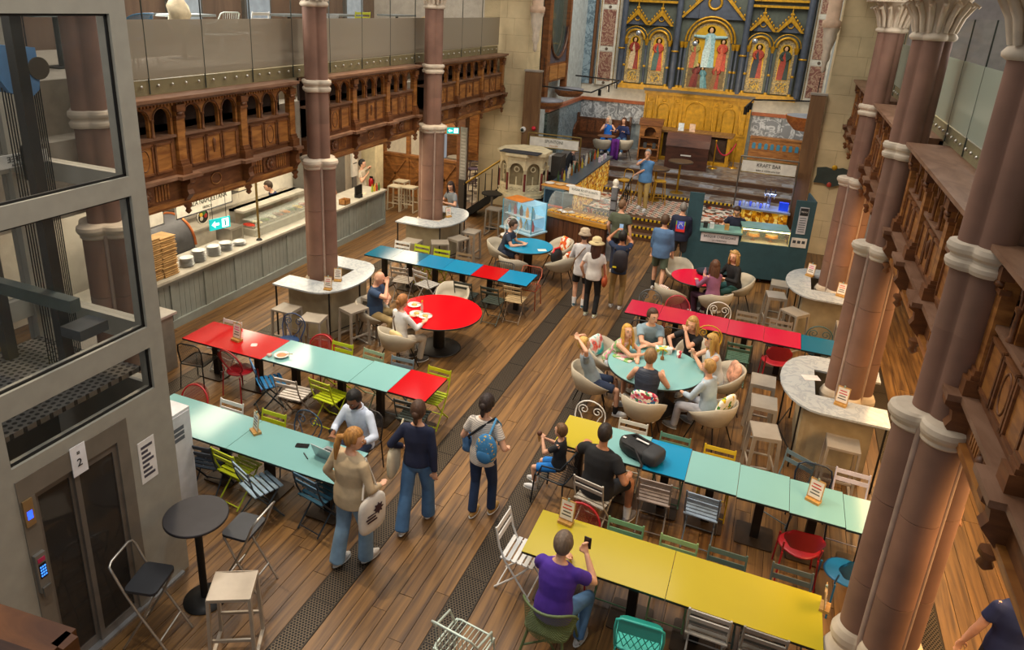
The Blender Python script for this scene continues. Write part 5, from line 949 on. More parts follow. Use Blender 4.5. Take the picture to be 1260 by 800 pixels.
# ------------------------------------------------------------------ pulpit
PS = M('#cfc09a', .7, vary=.08, scale=6, bump=.25); PR = M('#6e2a24', .35, vary=.12); pp = thing('pulpit', (-6.55, 19.0, 0), 0, 'carved octagonal stone pulpit with red marble colonnettes', 'pulpit')
oc = lambda r, ph=22.5: [(r * math.cos(rad(ph + 45 * k)), r * math.sin(rad(ph + 45 * k))) for k in range(8)]
MB().lathe([(.55, 0), (.5, .1), (.35, .2), (.32, .75), (.42, .9), (.7, 1.02)], n=8).build('stem', PS, pp)
MB().prism(oc(.72), 1.0, 1.1).prism(oc(.68), 1.1, 1.18).build('lower_moulding', PS, pp); MB().prism(oc(.56), 1.18, 2.1).build('core', M('#8e7f5e', .8, vary=.1), pp); MB().prism(oc(.70), 2.1, 2.2).prism(oc(.78), 2.2, 2.28).build('cornice', PS, pp)
for k in range(8):
    a = 45 * k; R_ = Matrix.Rotation(rad(a), 4, 'Z'); hw = .255; x = .63
    poly = [(-hw, 1.18), (-hw, 2.1), (hw, 2.1), (hw, 1.18), (hw - .06, 1.18), (hw - .06, 1.18 + .2), (-hw + .06, 1.18 + .2), (-hw + .06, 1.4)] if False else [(-hw, 1.38), (-hw, 2.1), (hw, 2.1), (hw, 1.38), (hw - .05, 1.38), (hw - .05, 1.78)] + arc(0, 1.8, hw - .05, 0, 180, 8) + [(-hw + .05, 1.78), (-hw + .05, 1.38)]
    q = MB().prism(poly, x - .05, x, 'x').xf(R_).build('arch_panel', PS, pp); MB().prism([(-hw, 1.18), (hw, 1.18), (hw, 1.38), (-hw, 1.38)], x - .05, x, 'x').xf(R_).build('base_panel', PS, pp)
    for u in (-.13, 0, .13): MB().tube([(x + .004, u + .045 * math.cos(v * PI / 5), 1.28 + .045 * math.sin(v * PI / 5)) for v in range(10)], .012, 5, True).xf(R_).build('quatrefoil', PS, q)
    MB().tube([(x - .03, 0, 1.38), (x - .03, 0, 1.62)], .018, 6).xf(R_).build('mullion', PS, q); MB().tube([(x - .03, .07 * math.cos(v * PI / 6), 1.83 + .07 * math.sin(v * PI / 6)) for v in range(12)], .016, 5, True).xf(R_).build('tracery_ring', PS, q)
    a2 = rad(22.5 + 45 * k); c = MB().cyl((.67 * math.cos(a2), .67 * math.sin(a2), 1.2), (.67 * math.cos(a2), .67 * math.sin(a2), 1.74), .035, n=10).build('colonnette', PR, pp, 'dark red marble colonnette'); MB().lathe([(.035, 1.72), (.055, 1.8), (.06, 1.84)], (.67 * math.cos(a2), .67 * math.sin(a2), 0), 8).build('colonnette_cap', PS, c); MB().lathe([(.05, 1.18), (.045, 1.22)], (.67 * math.cos(a2), .67 * math.sin(a2), 0), 8).build('colonnette_base', PS, c)
MB().bx(-.5, .62, -.72, -.3, 2.29, 2.31).build('book_rest', M('#2f3238', .5), pp, 'dark slate top')
# ------------------------------------------------------------------ sweets stall
sw = thing('sweets_stall', (-4.45, 17.78, 0), -14, 'dark wooden sweets stall with trays of pastries under glass', 'stall'); WDK = wood('#3c2213', '#5e3820', (12, 3, 1), .5)
MB().bx(-.9, .9, -.35, .35, 0, .88).build('body', WDK, sw); MB().bx(-.94, .94, -.4, .4, .88, .98).build('worktop', wood('#8a5c1e', '#b5822e', (2, 12, 4), .45), sw)
for i in range(12): MB().bx(-.9 + i * .15 + .004, -.9 + (i + 1) * .15 - .004, -.365, -.35, .02, .86).build('front_board', WDK, sw)
for i in range(8): 
    tr = MB().bx(-.86 + i * .215, -.665 + i * .215, -.32, .0, .985, 1.0).build('tray', M('#b9b2a2', .35, .5), sw)
    MB().bx(-.85 + i * .215, -.675 + i * .215, -.31, -.01, 1.0, 1.03).build('pastries', pattern(('#d9a21c', '#c08416', '#e6b93a', '#a86c12'), 24, 'voronoi', .6), tr)
MB().grid(lambda u, v: (-.9 + 1.8 * u, .1 - .36 * math.sin(v * PI / 2), 1.45 - .45 * (1 - math.cos(v * PI / 2))), 2, 8).build('curved_glass', glass('#d9e4e2', .18, .03), sw); MB().bx(-.9, .9, .1, .38, 1.44, 1.46).build('glass_shelf', glass('#d9e4e2', .3, .03), sw)
for x in (-.9, .9): MB().prism([(-.26, 1.0), (.38, 1.0), (.38, 1.45), (.1, 1.45), (-.12, 1.32), (-.24, 1.12)], x - .005, x + .005, 'x').build('side_glass', glass('#d9e4e2', .22, .03), sw)
p = MB().bx(-.42, .5, -.012, .012, 1.5, 1.72).build('sign_board', M('#e4e2da', .5), sw); text(p, 'SUGAR ROST KONTS', (.04, -.014, 1.635), .085, (90, 0, 0), '#4c5650', xs=.95); text(p, 'DOLCI TASTI', (.04, -.014, 1.545), .05, (90, 0, 0), '#6a6a60')
for x in (-.3, .4): MB().cyl((x, .05, 1.0), (x, .05, 1.55), .008, n=6).build('sign_leg', STEEL, sw)
for i, (x, y) in enumerate(((-5.0, 17.72), (-4.86, 17.62), (-4.7, 17.7))):
    o = MB().lathe([(.05, 0), (.09, .012), (.095, .016), (.03, .008)], n=16).ell((0, 0, .025), (.055, .055, .02), 8, 5).build('pastry_plate', M('#dcd9d2', .35)); o.location = (x, y, 1.035); tag(o, ('left', 'front', 'right')[i] + ' small plate of sweets on the pastry trays', 'plate', 'small plates on the sweets stall')
t = thing('barrier_post', (-3.55, 17.4, 0), 0, 'tall grey timber post with a pale knob at the end of the sweets stall', 'post'); MB().bx(-.07, .07, -.07, .07, 0, 1.95).build('shaft', M('#6d6f74', .6, vary=.2, scale=4), t); MB().lathe([(.08, 1.95), (.05, 2.0), (.09, 2.06), (.05, 2.14), (.01, 2.16)], n=10).build('knob', M('#d5cfc0', .6), t)
for z in (.7, 1.0, 1.35, 1.6): MB().bx(-.075, .075, -.075, .075, z, z + .03).build('strap', BLK, t)
# chilled cabinet
fc = thing('chilled_cabinet', (-5.85, 17.25, 0), -22, 'blue lit glass drinks cabinet on a wooden base', 'display fridge'); MB().bx(-.52, .52, -.3, .3, 0, .5).build('base', wood('#8a6a38', '#b08c52', (8, 2, 2)), fc); MB().bx(-.54, .56, -.36, .32, .5, .54).build('ledge', M('#a9cfe2', .3, vary=.03), fc)
IC = M('#8fd0ee', .4, emit=.55); MB().bx(-.5, .5, .27, .29, .54, 1.28).build('lit_back', IC, fc, 'lit blue back panel')
for z in (.56, .9): MB().bx(-.48, .48, -.24, .27, z, z + .015).build('shelf', M('#cfe6f0', .3), fc)
MB().bx(-.52, .52, -.3, .3, 1.28, 1.295).build('top_glass', glass('#cfeaf4', .2, .02), fc); MB().bx(-.5, .1, -.25, .25, 1.295, 1.31).build('top_board', M('#c9772a', .5), fc); MB().bx(-.5, .5, -.29, -.28, .54, 1.28).build('front_glass', glass('#cfeaf4', .14, .02), fc)
for s in (-.52, .5):
    MB().bx(s, s + .006, -.3, .3, .54, 1.28).build('side_glass', glass('#cfeaf4', .14, .02), fc)
    for y in (-.3, .28): MB().bx(s, s + .02, y, y + .02, .54, 1.3).build('frame_post', M('#58a9c4', .4), fc)
cc = ('#c22a30', '#e8e4da', '#7ab8d8', '#8dbf3a', '#f0a020', '#d84a28', '#5b2a30', '#e6d23a'); k = 0
for z, zn in ((.575, 'lower'), (.915, 'upper')):
    for i in range(9):
        x, y = -.42 + i * .105, -.12 + (i % 2) * .1; a = rad(-22); o = MB().lathe([(.042, 0), (.044, .15), (.02, .2), (.02, .24)], n=10).build('drink_bottle', M(cc[(i * 3 + (0 if zn == 'lower' else 2)) % 8], .3)); o.location = (-5.85 + x * math.cos(a) - y * math.sin(a), 17.25 + x * math.sin(a) + y * math.cos(a), z); tag(o, '%s small drink bottle from the left on the %s shelf of the blue lit cabinet' % (ORD[i], zn), 'bottle', 'bottles on the %s shelf of the blue lit cabinet' % zn)
t = thing('cake_oven', (-5.3, 18.42, 0), -10, 'dark glass warming cabinet behind the sweets stall', 'cabinet'); MB().bx(-.3, .3, -.3, .3, 0, 1.0).build('stand', WDK, t); MB().bx(-.3, .3, -.3, .3, 1.0, 1.5).build('body', M('#57707c', .4, .3), t); MB().bx(-.26, .26, -.31, -.3, 1.06, 1.45).build('glass_door', M('#1b1f26', .15), t); MB().bx(-.3, .3, -.315, -.3, 1.0, 1.05).build('orange_strip', M('#d85a1a', .4), t)
MB().bx(-.45, .5, -.2, .4, 1.5, 1.53).build('tray_shelf', M('#c98a3a', .5), t)
for i, x in enumerate((-.3, 0, .3)): o = MB().lathe([(.1, 0), (.14, .03), (.12, .03), (.02, .015)], n=14).build('serving_dish', M(('#d8d2c6', '#c9a878', '#e0dcd2')[i], .5)); o.location = (-5.3 + x, 18.5, 1.53); tag(o, ('left', 'middle', 'right')[i] + ' serving dish on top of the warming cabinet', 'dish', 'dishes on the warming cabinet')
# ------------------------------------------------------------------ chancel bar with amber mosaic front
AMB = pattern(('#e0a020', '#b06c10', '#f0c24a', '#c9861a', '#8a4e0c', '#f6d77a'), 13, 'voronoi', .3, .35)
br = thing('cocktail_bar', (-5.05, 18.8, 0), 0, 'cocktail bar with glowing amber mosaic front and slate top', 'bar'); MB().bx(-.5, 0, 0, 4.6, 0, 1.46).build('body', M('#3c3026', .6), br); MB().bx(-.62, .07, -.05, 4.65, 1.46, 1.51).build('bar_top', M('#3d4a55', .3, vary=.06), br); MB().bx(-1.3, -.5, 1.4, 1.9, 1.38, 1.44).build('return_top', M('#55606a', .35), br); MB().bx(-1.25, -.5, 1.45, 1.85, 0, 1.38).build('return_body', M('#3c3026', .6), br)
for i in range(13):
    for j in range(4): MB().bx(0, .012, .02 + i * .348 + (.0 if j % 2 else .0), .35 + i * .348, .42 + j * .26, .66 + j * .26).build('mosaic_tile', AMB, br)
t = thing('hanging_sign', (-6.15, 20.45, 0), 0, 'framed white bar sign reading SPUNTONI', 'sign', 'hanging stall signs'); MB().bx(-.76, .76, -.02, .02, 2.13, 2.43).build('board', M('#dcd9cf', .5), t); MB().tube([(x, -.022, z) for x, z in ((-.76, 2.13), (.76, 2.13), (.76, 2.43), (-.76, 2.43))], .014, 4, True).build('frame', M('#b09a5c', .4, .5), t); text(t, 'SPUNTONI', (0, -.026, 2.31), .13, (90, 0, 0), '#5a5c50', xs=.9); text(t, 'SNACK BAR', (0, -.026, 2.19), .05, (90, 0, 0), '#c98a2a')
for x in (-.82, .82): MB().cyl((x, 0, 1.45 if x > 0 else .45), (x, 0, 2.52), .02, n=8).build('post', M('#8a7440', .35, .6), t)
MB().cyl((-.82, 0, 2.52), (.82, 0, 2.52), .02, n=8).build('top_bar', M('#8a7440', .35, .6), t)
t = thing('coffee_machine', (-6.1, 20.1, .45), 0, 'white and grey drinks machine behind the pulpit', 'machine'); MB().bx(-.4, .4, -.3, .3, 0, 1.0).build('stand', M('#2b2724', .6), t); MB().bx(-.38, .1, -.28, .28, 1.1, 1.55).build('body', M('#b9b3a8', .45), t); MB().bx(.1, .38, -.28, .28, 1.0, 1.58).build('side_body', M('#3a3632', .5), t); MB().ell((-.14, -.29, 1.35), (.03, .02, .03), 8, 5).build('dial', M('#c9a890', .4), t)
bc = ('#2f4a2a', '#b8a23a', '#5a2a30', '#c9c4b4', '#2a3a5a', '#8a5a1c', '#d8d2c0', '#3a2a20', '#7a9a8a', '#c95a2a')
for i in range(22):
    o = MB().lathe([(.034, 0), (.034, .17), (.013, .22), (.013, .28), (.015, .29)], n=10).build('liquor_bottle', M(bc[i % 10], .25)); o.location = (-5.5 + .12 * (i % 2), 18.95 + i * .19, 1.51); tag(o, ORD[i] + ' bottle from the near end of the slate bar top', 'bottle', 'bottles along the cocktail bar')
for i in range(4): o = MB().bx(-.04, .04, -.03, .03, 0, .16).build('menu_card', M(('#d8c4d0', '#e0dcd4', '#c9b0c0', '#dcd8e0')[i], .6)); o.location = (-5.12, 22.2 + i * .25, 1.51); tag(o, ORD[i] + ' upright menu card at the far end of the slate bar top', 'card', 'menu cards on the cocktail bar')
# black screens / iron railings beside the bar
t = thing('iron_railing', (-4.55, 18.3, 0), 0, 'black iron railing in front of the amber bar', 'railing'); MB().tube([(0, 0, 1.12), (.9, -.35, 1.12)], .018, 6).build('top_rail', IRON, t); MB().tube([(0, 0, .3), (.9, -.35, .3)], .012, 6).build('lower_rail', IRON, t)
for i in range(9): f = i / 8; MB().cyl((.9 * f, -.35 * f, .1), (.9 * f, -.35 * f, 1.12), .009, n=5).build('baluster', IRON, t)
t = thing('iron_railing', (-3.85, 19.5, 0), 0, 'black scrolled iron railing beside the chancel steps', 'railing'); MB().tube([(-.02, -.1, .95), (.02, 1.5, 1.42)], .018, 6).build('top_rail', IRON, t)
for i in range(11): f = i / 10; MB().tube([(0, -.1 + 1.6 * f, .1 + .45 * f), (.03 * (-1) ** i, -.1 + 1.6 * f, .5 + .45 * f), (0, -.1 + 1.6 * f, .95 + .47 * f)], .011, 5).build('baluster', IRON, t)
for i in range(5): MB().tube([(.01, .1 + i * .3 + .1 * math.cos(u * PI / 5), .62 + i * .09 + .1 * math.sin(u * PI / 5)) for u in range(10)], .009, 5, True).build('scroll', IRON, t)
# ------------------------------------------------------------------ green cheesecake stall
GS = M('#2b4c56', .55, vary=.05); GS2 = M('#6a938c', .5); gs = thing('cheesecake_stall', (-.33, 17.6, 0), 9, 'dark green cheesecake stall on castors', 'stall')
MB().bx(-1.42, 1.42, -.05, 0, .12, 1.0).build('front_panel', GS, gs); MB().bx(-1.42, -1.08, -.05, 0, 1.0, 2.1).build('left_upright', GS, gs); MB().bx(.98, 1.42, -.05, 0, 1.0, 2.15).build('right_upright', GS, gs)
for x in (-1.42, 1.38): MB().bx(x, x + .04, 0, .85, .12, 1.5 if x < 0 else 2.15).build('side_panel', GS, gs)
MB().bx(-1.08, -.1, -.12, .5, 1.18, 1.22).build('serving_shelf', GS2, gs); MB().bx(-1.08, -.1, -.05, 0, 1.0, 1.18).build('shelf_front', GS, gs); MB().bx(-.1, .98, 0, .6, .98, 1.0).build('case_floor', M('#d8c9a0', .5), gs); MB().bx(-.1, .98, .56, .6, 1.0, 1.35).build('case_back', GS2, gs); MB().bx(-.1, .98, 0, .6, 1.33, 1.36).build('case_top', GS2, gs); MB().bx(-.1, .98, -.03, -.02, 1.0, 1.33).build('case_glass', glass('#f4f0d8', .12, .02), gs); MB().bx(-.1, .98, .02, .06, 1.30, 1.33).build('case_lamp', M('#ffe9a8', .4, emit=9), gs, 'lit lamp strip')
for x0, x1, z0, z1 in ((-.12, -.09, 1.0, 1.36), (.97, 1.0, 1.0, 1.36)): MB().bx(x0, x1, -.04, .0, z0, z1).build('case_frame', M('#d9d08a', .4), gs)
MB().bx(-1.08, .98, .75, .85, .9, 1.05).build('rear_counter', GS2, gs); MB().bx(-1.38, 1.38, .0, .85, .1, .14).build('floor_plate', M('#2a2c2c', .6), gs)
p = MB().bx(-1.03, -.16, -.075, -.05, .92, 1.14).build('name_sign', M('#c9c4c8', .6), gs, 'white name sign'); text(p, 'BASQUE CHEESECAKE', (-.595, -.078, 1.06), .082, (90, 0, 0), '#1f2a30', xs=.92); text(p, 'LA MARITXU', (-.595, -.078, .97), .06, (90, 0, 0), '#2a3238')
p = MB().bx(1.08, 1.28, -.062, -.05, 1.35, 2.0).build('menu_board', M('#b9bcc4', .6), gs); MB().bx(1.09, 1.27, -.066, -.062, 1.8, 1.98).build('dark_block', M('#23282c', .6), p); text(p, 'MENU', (1.18, -.068, 1.89), .05, (90, 0, 0), '#d8d8d8')
for i in range(7): MB().bx(1.11, 1.25, -.066, -.062, 1.4 + i * .055, 1.42 + i * .055).build('menu_line', M('#5a626a', .6), p)
p = MB().bx(1.02, 1.36, -.066, -.05, 1.02, 1.25).build('price_card', M('#d8d4cc', .6), gs)
for i in range(3): MB().bx(1.05 + i * .1, 1.12 + i * .1, -.07, -.066, 1.12, 1.19).build('price_block', M('#3a4046', .6), p)
for x in (-1.2, -.4, .5, 1.1): c = MB().tube([(x - .03, .06, .05), (x + .03, .06, .05)], .05, 12).build('castor', BLK, gs); MB().tube([(x - .035, .06, .05), (x + .035, .06, .05)], .03, 10).build('castor_hub', M('#d8551a', .5), c)
a = rad(9)
def gl(x, y, z): return (-.33 + x * math.cos(a) - y * math.sin(a), 17.6 + x * math.sin(a) + y * math.cos(a), z)
for i, x in enumerate((.2, .62)):
    t = thing('cheesecake', gl(x, .25, 1.0), 0, ('left', 'right')[i] + ' cheesecake on a raised stand in the lit case', 'cake', 'cheesecakes in the case'); MB().lathe([(.06, 0), (.02, .02), (.02, .1), (.16, .11), (.16, .12)], n=18).build('cake_stand', M('#c98a30', .4), t); MB().lathe([(.14, .12), (.145, .17), (.13, .18)], n=20).build('cake', M('#e8a02c', .6), t); MB().lathe([(.128, .178), (.1, .186), (0, .188)], n=20).build('topping', M('#f4e6c0', .6), t)
for i, (x, c) in enumerate(((-.95, '#2c3030'), (-.8, '#c9cfd0'), (-.45, '#b58a4a'))):
    o = MB().bx(-.05, .05, -.04, .04, 0, .14).build('counter_item', M(c, .5)); o.location = gl(x, .1, 1.22); o.rotation_euler = (0, 0, a); tag(o, ('black card reader', 'clear cup stack', 'small cardboard box')[i] + ' on the serving shelf of the green stall', ('card reader', 'cups', 'box')[i])
# kraft bar behind the green stall
kb = thing('kraft_bar', (-.05, 20.25, .3), 0, 'beer bar with amber mosaic front behind the green stall', 'bar'); MB().bx(-.75, .65, 0, .5, 0, .85).build('body', M('#3c3026', .6), kb); MB().bx(-.8, .68, -.1, .55, .85, .9).build('bar_top', M('#8a93a0', .3), kb); MB().bx(-.75, .65, -.04, 0, .3, .38).build('rail', M('#6d3a24', .5), kb)
for i in range(6):
    for j in range(2): MB().bx(-.74 + i * .23, -.52 + i * .23, -.015, 0, .4 + j * .22, .61 + j * .22).build('mosaic_tile', AMB, kb)
for x in (-.78, .66): MB().cyl((x, 0, .85), (x, 0, 2.28), .02, n=8).build('post', M('#6d675c', .4, .5), kb)
MB().cyl((-.78, 0, 2.28), (.66, 0, 2.28), .02, n=8).build('top_bar', M('#6d675c', .4, .5), kb)
sb = MB().bx(-.74, .62, -.02, .02, 1.87, 2.2).build('sign_board', M('#dcd9cf', .5), kb, 'white framed sign'); MB().tube([(x, -.022, z) for x, z in ((-.74, 1.87), (.62, 1.87), (.62, 2.2), (-.74, 2.2))], .014, 4, True).build('sign_frame', M('#b09a5c', .4, .5), sb); text(sb, 'KRAFT BAR', (-.06, -.026, 2.08), .14, (90, 0, 0), '#3c3a34', xs=.85); text(sb, 'BEER & CIDER ON TAP', (-.06, -.026, 1.94), .06, (90, 0, 0), '#4a4842')
for i in range(9):
    o = MB().lathe([(.03, 0), (.036, .13), (.033, .13), (.028, .01)], n=10).build('beer_glass', M('#b4c6f0' if i % 3 else '#5a78ff', .15, alpha=.75)); o.location = (-.68 + i * .09, 20.32 + (i % 2) * .1, 1.2); tag(o, ORD[i] + ' beer glass from the left on the beer bar', 'glass', 'beer glasses on the beer bar')
t = thing('beer_tap', (.05, 20.55, 1.2), 0, 'chrome beer tap tower on the beer bar', 'beer tap'); MB().cyl((0, 0, 0), (0, 0, .42), .05, n=12).build('tower', M('#b9bcc4', .25, .9), t)
for x in (-.12, 0, .12): MB().tube([(x, -.05, .36), (x, -.1, .33), (x, -.1, .26)], .012, 6).build('spout', M('#b9bcc4', .25, .9), t); MB().cyl((x, -.05, .38), (x, -.05, .52), .014, n=8).build('tap_handle', M('#2a2a30', .4), t)
MB().cyl((-.15, -.03, .36), (.15, -.03, .36), .04, n=10).build('cross_tube', M('#b9bcc4', .25, .9), t)
for i, x in enumerate((.38, .5)): o = MB().bx(-.06, .06, -.06, .06, 0, .22).build('blue_carton', M('#1a44e0', .4, emit=.4)); o.location = (x, 20.4, 1.2); tag(o, ('left', 'right')[i] + ' blue lit carton on the beer bar', 'box', 'blue cartons')
area('blue_bar_lamp', (.2, 20.4, 2.1), .3, 12, (.25, .4, 1))
t = thing('railing', (-.6, 19.45, .45), 0, 'wooden topped rail behind the green stall', 'railing'); MB().bx(-.6, 1.5, -.04, .04, .42, .5).build('top_rail', wood('#7a3f22', '#a05c34'), t)
for i in range(8): MB().cyl((-.5 + i * .27, 0, -.3), (-.5 + i * .27, 0, .42), .012, n=6).build('baluster', IRON, t)
# plaque on the right pier
t = thing('plaque', (1.5, 20.82, 2.2), 0, 'dark green scrolled plaque with gold crest on the right pier', 'plaque'); MB().prism([(-.42, .2), (-.2, .24), (0, .2), (.2, .26), (.42, .2), (.4, 0), (.44, -.22), (.2, -.2), (0, -.28), (-.2, -.2), (-.44, -.2), (-.4, 0)], -.05, 0, 'y').build('board', M('#2f3a36', .5, vary=.1), t); MB().ell((0, -.05, .25), (.07, .02, .07), 10, 6).build('gold_crest', M('#c79a22', .4, .4), t); MB().ell((-.05, -.05, -.22), (.06, .02, .07), 8, 6).build('red_crest', M('#a83a2a', .5), t)
# ------------------------------------------------------------------ chancel furniture
BN = wood('#3f2413', '#633a1e', (3, 3, 10), .45, .1)
t = thing('church_pew', (-6.4, 27.7, .9), 0, 'carved dark wooden bench under the grey marble on the left', 'bench'); MB().bx(-1.05, 1.0, .15, .25, 0, 1.15).build('backrest', BN, t); MB().bx(-1.05, 1.0, -.3, .2, .42, .48).build('seat', BN, t); MB().bx(-1.05, 1.0, -.28, -.24, 0, .42).build('front_board', BN, t)
for x in (-1.1, .98): MB().prism([(-.35, 0), (-.35, .7), (-.2, .85), (.1, .95), (.15, 1.3), (.28, 1.3), (.28, 0)], x, x + .08, 'x').build('bench_end', BN, t)
for i in range(6): MB().bx(-.95 + i * .32, -.7 + i * .32, .14, .15, .6, 1.05).build('back_panel', wood('#552f18', '#7a4826'), t)
t = thing('choir_stall', (.15, 27.9, .9), 0, 'brown arcaded choir stall on the right of the altar', 'bench'); MB().bx(-1.1, .95, .1, .3, 0, 1.0).build('backrest', GW, t); MB().bx(-1.1, .95, .06, .34, 1.0, 1.06).build('top_rail', GW, t)
for i in range(9): MB().prism([(-1.0 + i * .21, .62), (-1.0 + i * .21, .78)] + arc(-.94 + i * .21, .78, .06, 180, 0, 6) + [(-.88 + i * .21, .62)], .08, .1, 'y').build('blue_opening', M('#3f7f9a', .4), t)
t = thing('upright_piano', (-2.88, 25.85, .9), 4, 'closed dark brown wooden chest with a sloped lid before the altar', 'chest'); MB().bx(-.72, .72, -.25, .3, 0, .8).build('body', wood('#3a1f14', '#552f20', (2, 8, 8)), t); MB().prism([(-.27, .8), (-.2, 1.05), (.1, 1.22), (.32, 1.22), (.32, .8)], -.74, .74, 'x').build('sloped_lid', wood('#43251a', '#5d3524', (2, 8, 8)), t); MB().bx(-.2, .15, -.256, -.25, .48, .53).build('white_label', M('#e0dcd4', .6), t)
t = thing('wooden_cabinet', (-4.35, 26.6, .9), 6, 'tall brown cabinet with open shelves beside the pew', 'cabinet'); MB().bx(-.38, -.33, -.25, .25, 0, 1.3).bx(.33, .38, -.25, .25, 0, 1.3).bx(-.38, .38, .2, .25, 0, 1.3).build('carcass', WS, t); MB().bx(-.42, .42, -.29, .29, 1.3, 1.5).build('top', GD, t)
for z in (.0, .42, .84): MB().bx(-.36, .36, -.24, .2, z, z + .04).build('shelf', WS, t)
for x in (-.2, .12): MB().bx(x, x + .12, -.2, -.05, .46, .66).build('stored_item', M('#3a3c3e', .5), t)
MB().prism([(-.33, .9), (-.33, 1.28), (.33, 1.28), (.33, .9), (.2, .9), (.2, 1.05)] + arc(0, 1.05, .2, 0, 180, 8) + [(-.2, .9)], -.26, -.24, 'y').build('arched_front', WS, t)
t = thing('altar_table', (-2.8, 27.3, .9), 0, 'carved wooden altar table before the gilded panelling', 'table'); MB().bx(-1.32, 1.32, -.4, .4, 1.04, 1.12).build('table_top', wood('#6b4a28', '#8f6a3e'), t)
for x in (-1.2, -.4, .4, 1.2): MB().bx(x - .06, x + .06, -.34, -.22, 0, 1.04).build('leg', GOLDW, t)
MB().bx(-1.2, 1.2, -.1, -.06, .1, 1.0).build('fretwork', M('#3a2616', .6, vary=.2, scale=20), t); MB().bx(-1.28, 1.28, -.36, .36, 0, .1).build('plinth', GOLDW, t)
for i, (x, c) in enumerate(((-3.35, '#c9d4dc'), (-2.95, '#d8b8a0'))):
    o = MB().bx(-.1, .1, -.02, .02, 0, .28).build('framed_card', M(c, .5, vary=.1, scale=15)); o.location = (x, 27.1, 2.02); tag(o, ('pale blue framed card', 'pinkish framed picture')[i] + ' on the altar table', 'picture')
for i, (x, y) in enumerate(((-2.0, 26.5), (-1.35, 27.0))):
    t = thing('rope_stanchion', (x, y, .9), 0, ('left', 'right')[i] + ' brass rope post beside the dark chest', 'stanchion', 'brass rope posts'); MB().cyl((0, 0, 0), (0, 0, .95), .022, n=10).build('post', M('#c9982c', .3, .8), t); MB().lathe([(.16, 0), (.15, .02), (.05, .04)], n=16).build('base_disc', M('#c9982c', .3, .8), t); MB().ell((0, 0, .98), (.04, .04, .04), 8, 6).build('finial', M('#c9982c', .3, .8), t)
o = MB().tube([(-2.0 + .65 * f, 26.5 + .5 * f, 1.78 - .42 * (1 - (2 * f - 1) ** 2)) for f in [i / 12 for i in range(13)]], .025, 7).build('velvet_rope', M('#b01a3a', .8)); tag(o, 'red velvet rope slung between the brass posts', 'rope')
for i, (x, y, z) in enumerate(((-2.75, 23.3, .6), (-3.35, 22.5, .45))):
    t = thing('chancel_table', (x, y, z), 0, ('high table with a dark round top on the altar steps', 'high table with a dark round top on the tiled platform')[i], 'table', 'high tables in the chancel'); MB().lathe([(.38, 1.0), (.4, 1.03), (.38, 1.05)], n=24).build('table_top', M('#4a3a2e', .4), t); MB().cyl((0, 0, .02), (0, 0, 1.0), .035, n=10).build('pole', M('#a8801f', .4, .5), t); MB().lathe([(.22, 0), (.2, .02)], n=16).build('base_disc', M('#a8801f', .4, .5), t)
for i, (x, y, z, r) in enumerate(((-4.15, 21.6, .45, 150), (-3.65, 22.3, .45, 60), (-3.15, 22.1, .45, 200))): place('wooden_bar_stool', '#b58a26', (x, y, z), r, ('golden wooden bar stool left of the man in the blue tee', 'golden wooden bar stool behind the man in the blue tee', 'golden wooden bar stool right of the man in the blue tee')[i], 'stool', 'golden bar stools in the chancel')
t = thing('pew_table', (-5.95, 26.5, .9), 0, 'small round table of the two women on the bench', 'table'); MB().lathe([(.32, .7), (.34, .73)], n=20).build('table_top', M('#7a5230', .4), t); MB().cyl((0, 0, 0), (0, 0, .7), .035, n=8).build('pole', BLK, t); MB().lathe([(.2, 0), (.18, .02)], n=14).build('base_disc', BLK, t)
place('tub_chair', CRM, (-5.9, 25.7, .9), 10, 'cream tub chair left of the pair in the chancel', 'chair', 'cream tub chairs'); place('tub_chair', CRM, (-5.2, 26.1, .9), 30, 'cream tub chair with a purple cloth in the chancel', 'chair', 'cream tub chairs')
o = MB().grid(lambda u, v: (-5.55 + .28 * u, 25.68 - .05 * math.sin(u * 9) - .05 * v, 1.7 - .75 * v), 14, 6).build('purple_cloth', M('#5a1a78', .8, vary=.15)); o.modifiers.new('thickness', 'SOLIDIFY').thickness = .02; tag(o, 'purple cloth hanging over the chair in the chancel', 'cloth')
# oak fitting with a curved mirror on the left chancel wall
OK_ = wood('#5a3218', '#86522a', (3, 3, 10), .4, .1); t = thing('mirror_stand', (-7.35, 22.6, 0), 0, 'dark oak frame with a round-ended mirror high on the chancel wall', 'mirror frame')
for y in (0, 2.3): MB().bx(-.1, .1, y, y + .35 if y == 0 else y + .2, 3.3, 7.2).build('upright', OK_, t)
MB().bx(-.08, .06, .35, 2.3, 3.75, 4.35).build('panel_rail', OK_, t)
for i in range(2): MB().bx(.06, .09, .45 + i * .95, 1.3 + i * .95, 3.82, 4.28).build('carved_panel', wood('#8a5a2c', '#b07a40'), t)
MB().bx(-.05, -.03, .35, 2.3, 4.35, 7.2).build('mirror_glass', M('#6f786c', .08, .6), t, 'greenish mirror glass')
poly = [(.35, 4.35), (.35, 5.5)] + [(1.325 - .975 * math.cos(rad(u)), 5.5 - 1.0 * math.sin(rad(u))) for u in range(0, 181, 15)] + [(2.3, 4.35)]
MB().prism(poly, -.02, .05, 'x').build('curved_board', M('#4a4650', .5, vary=.15, scale=12), t); MB().tube([(.06, 1.325 - .975 * math.cos(rad(u)), 5.5 - 1.0 * math.sin(rad(u))) for u in range(0, 181, 12)], .05, 6).build('curved_moulding', BN, t)
MB().ell((.0, 1.3, 6.9), (.25, .35, .25), 12, 8).build('gold_dome', M('#b08a2a', .4, .4), t)
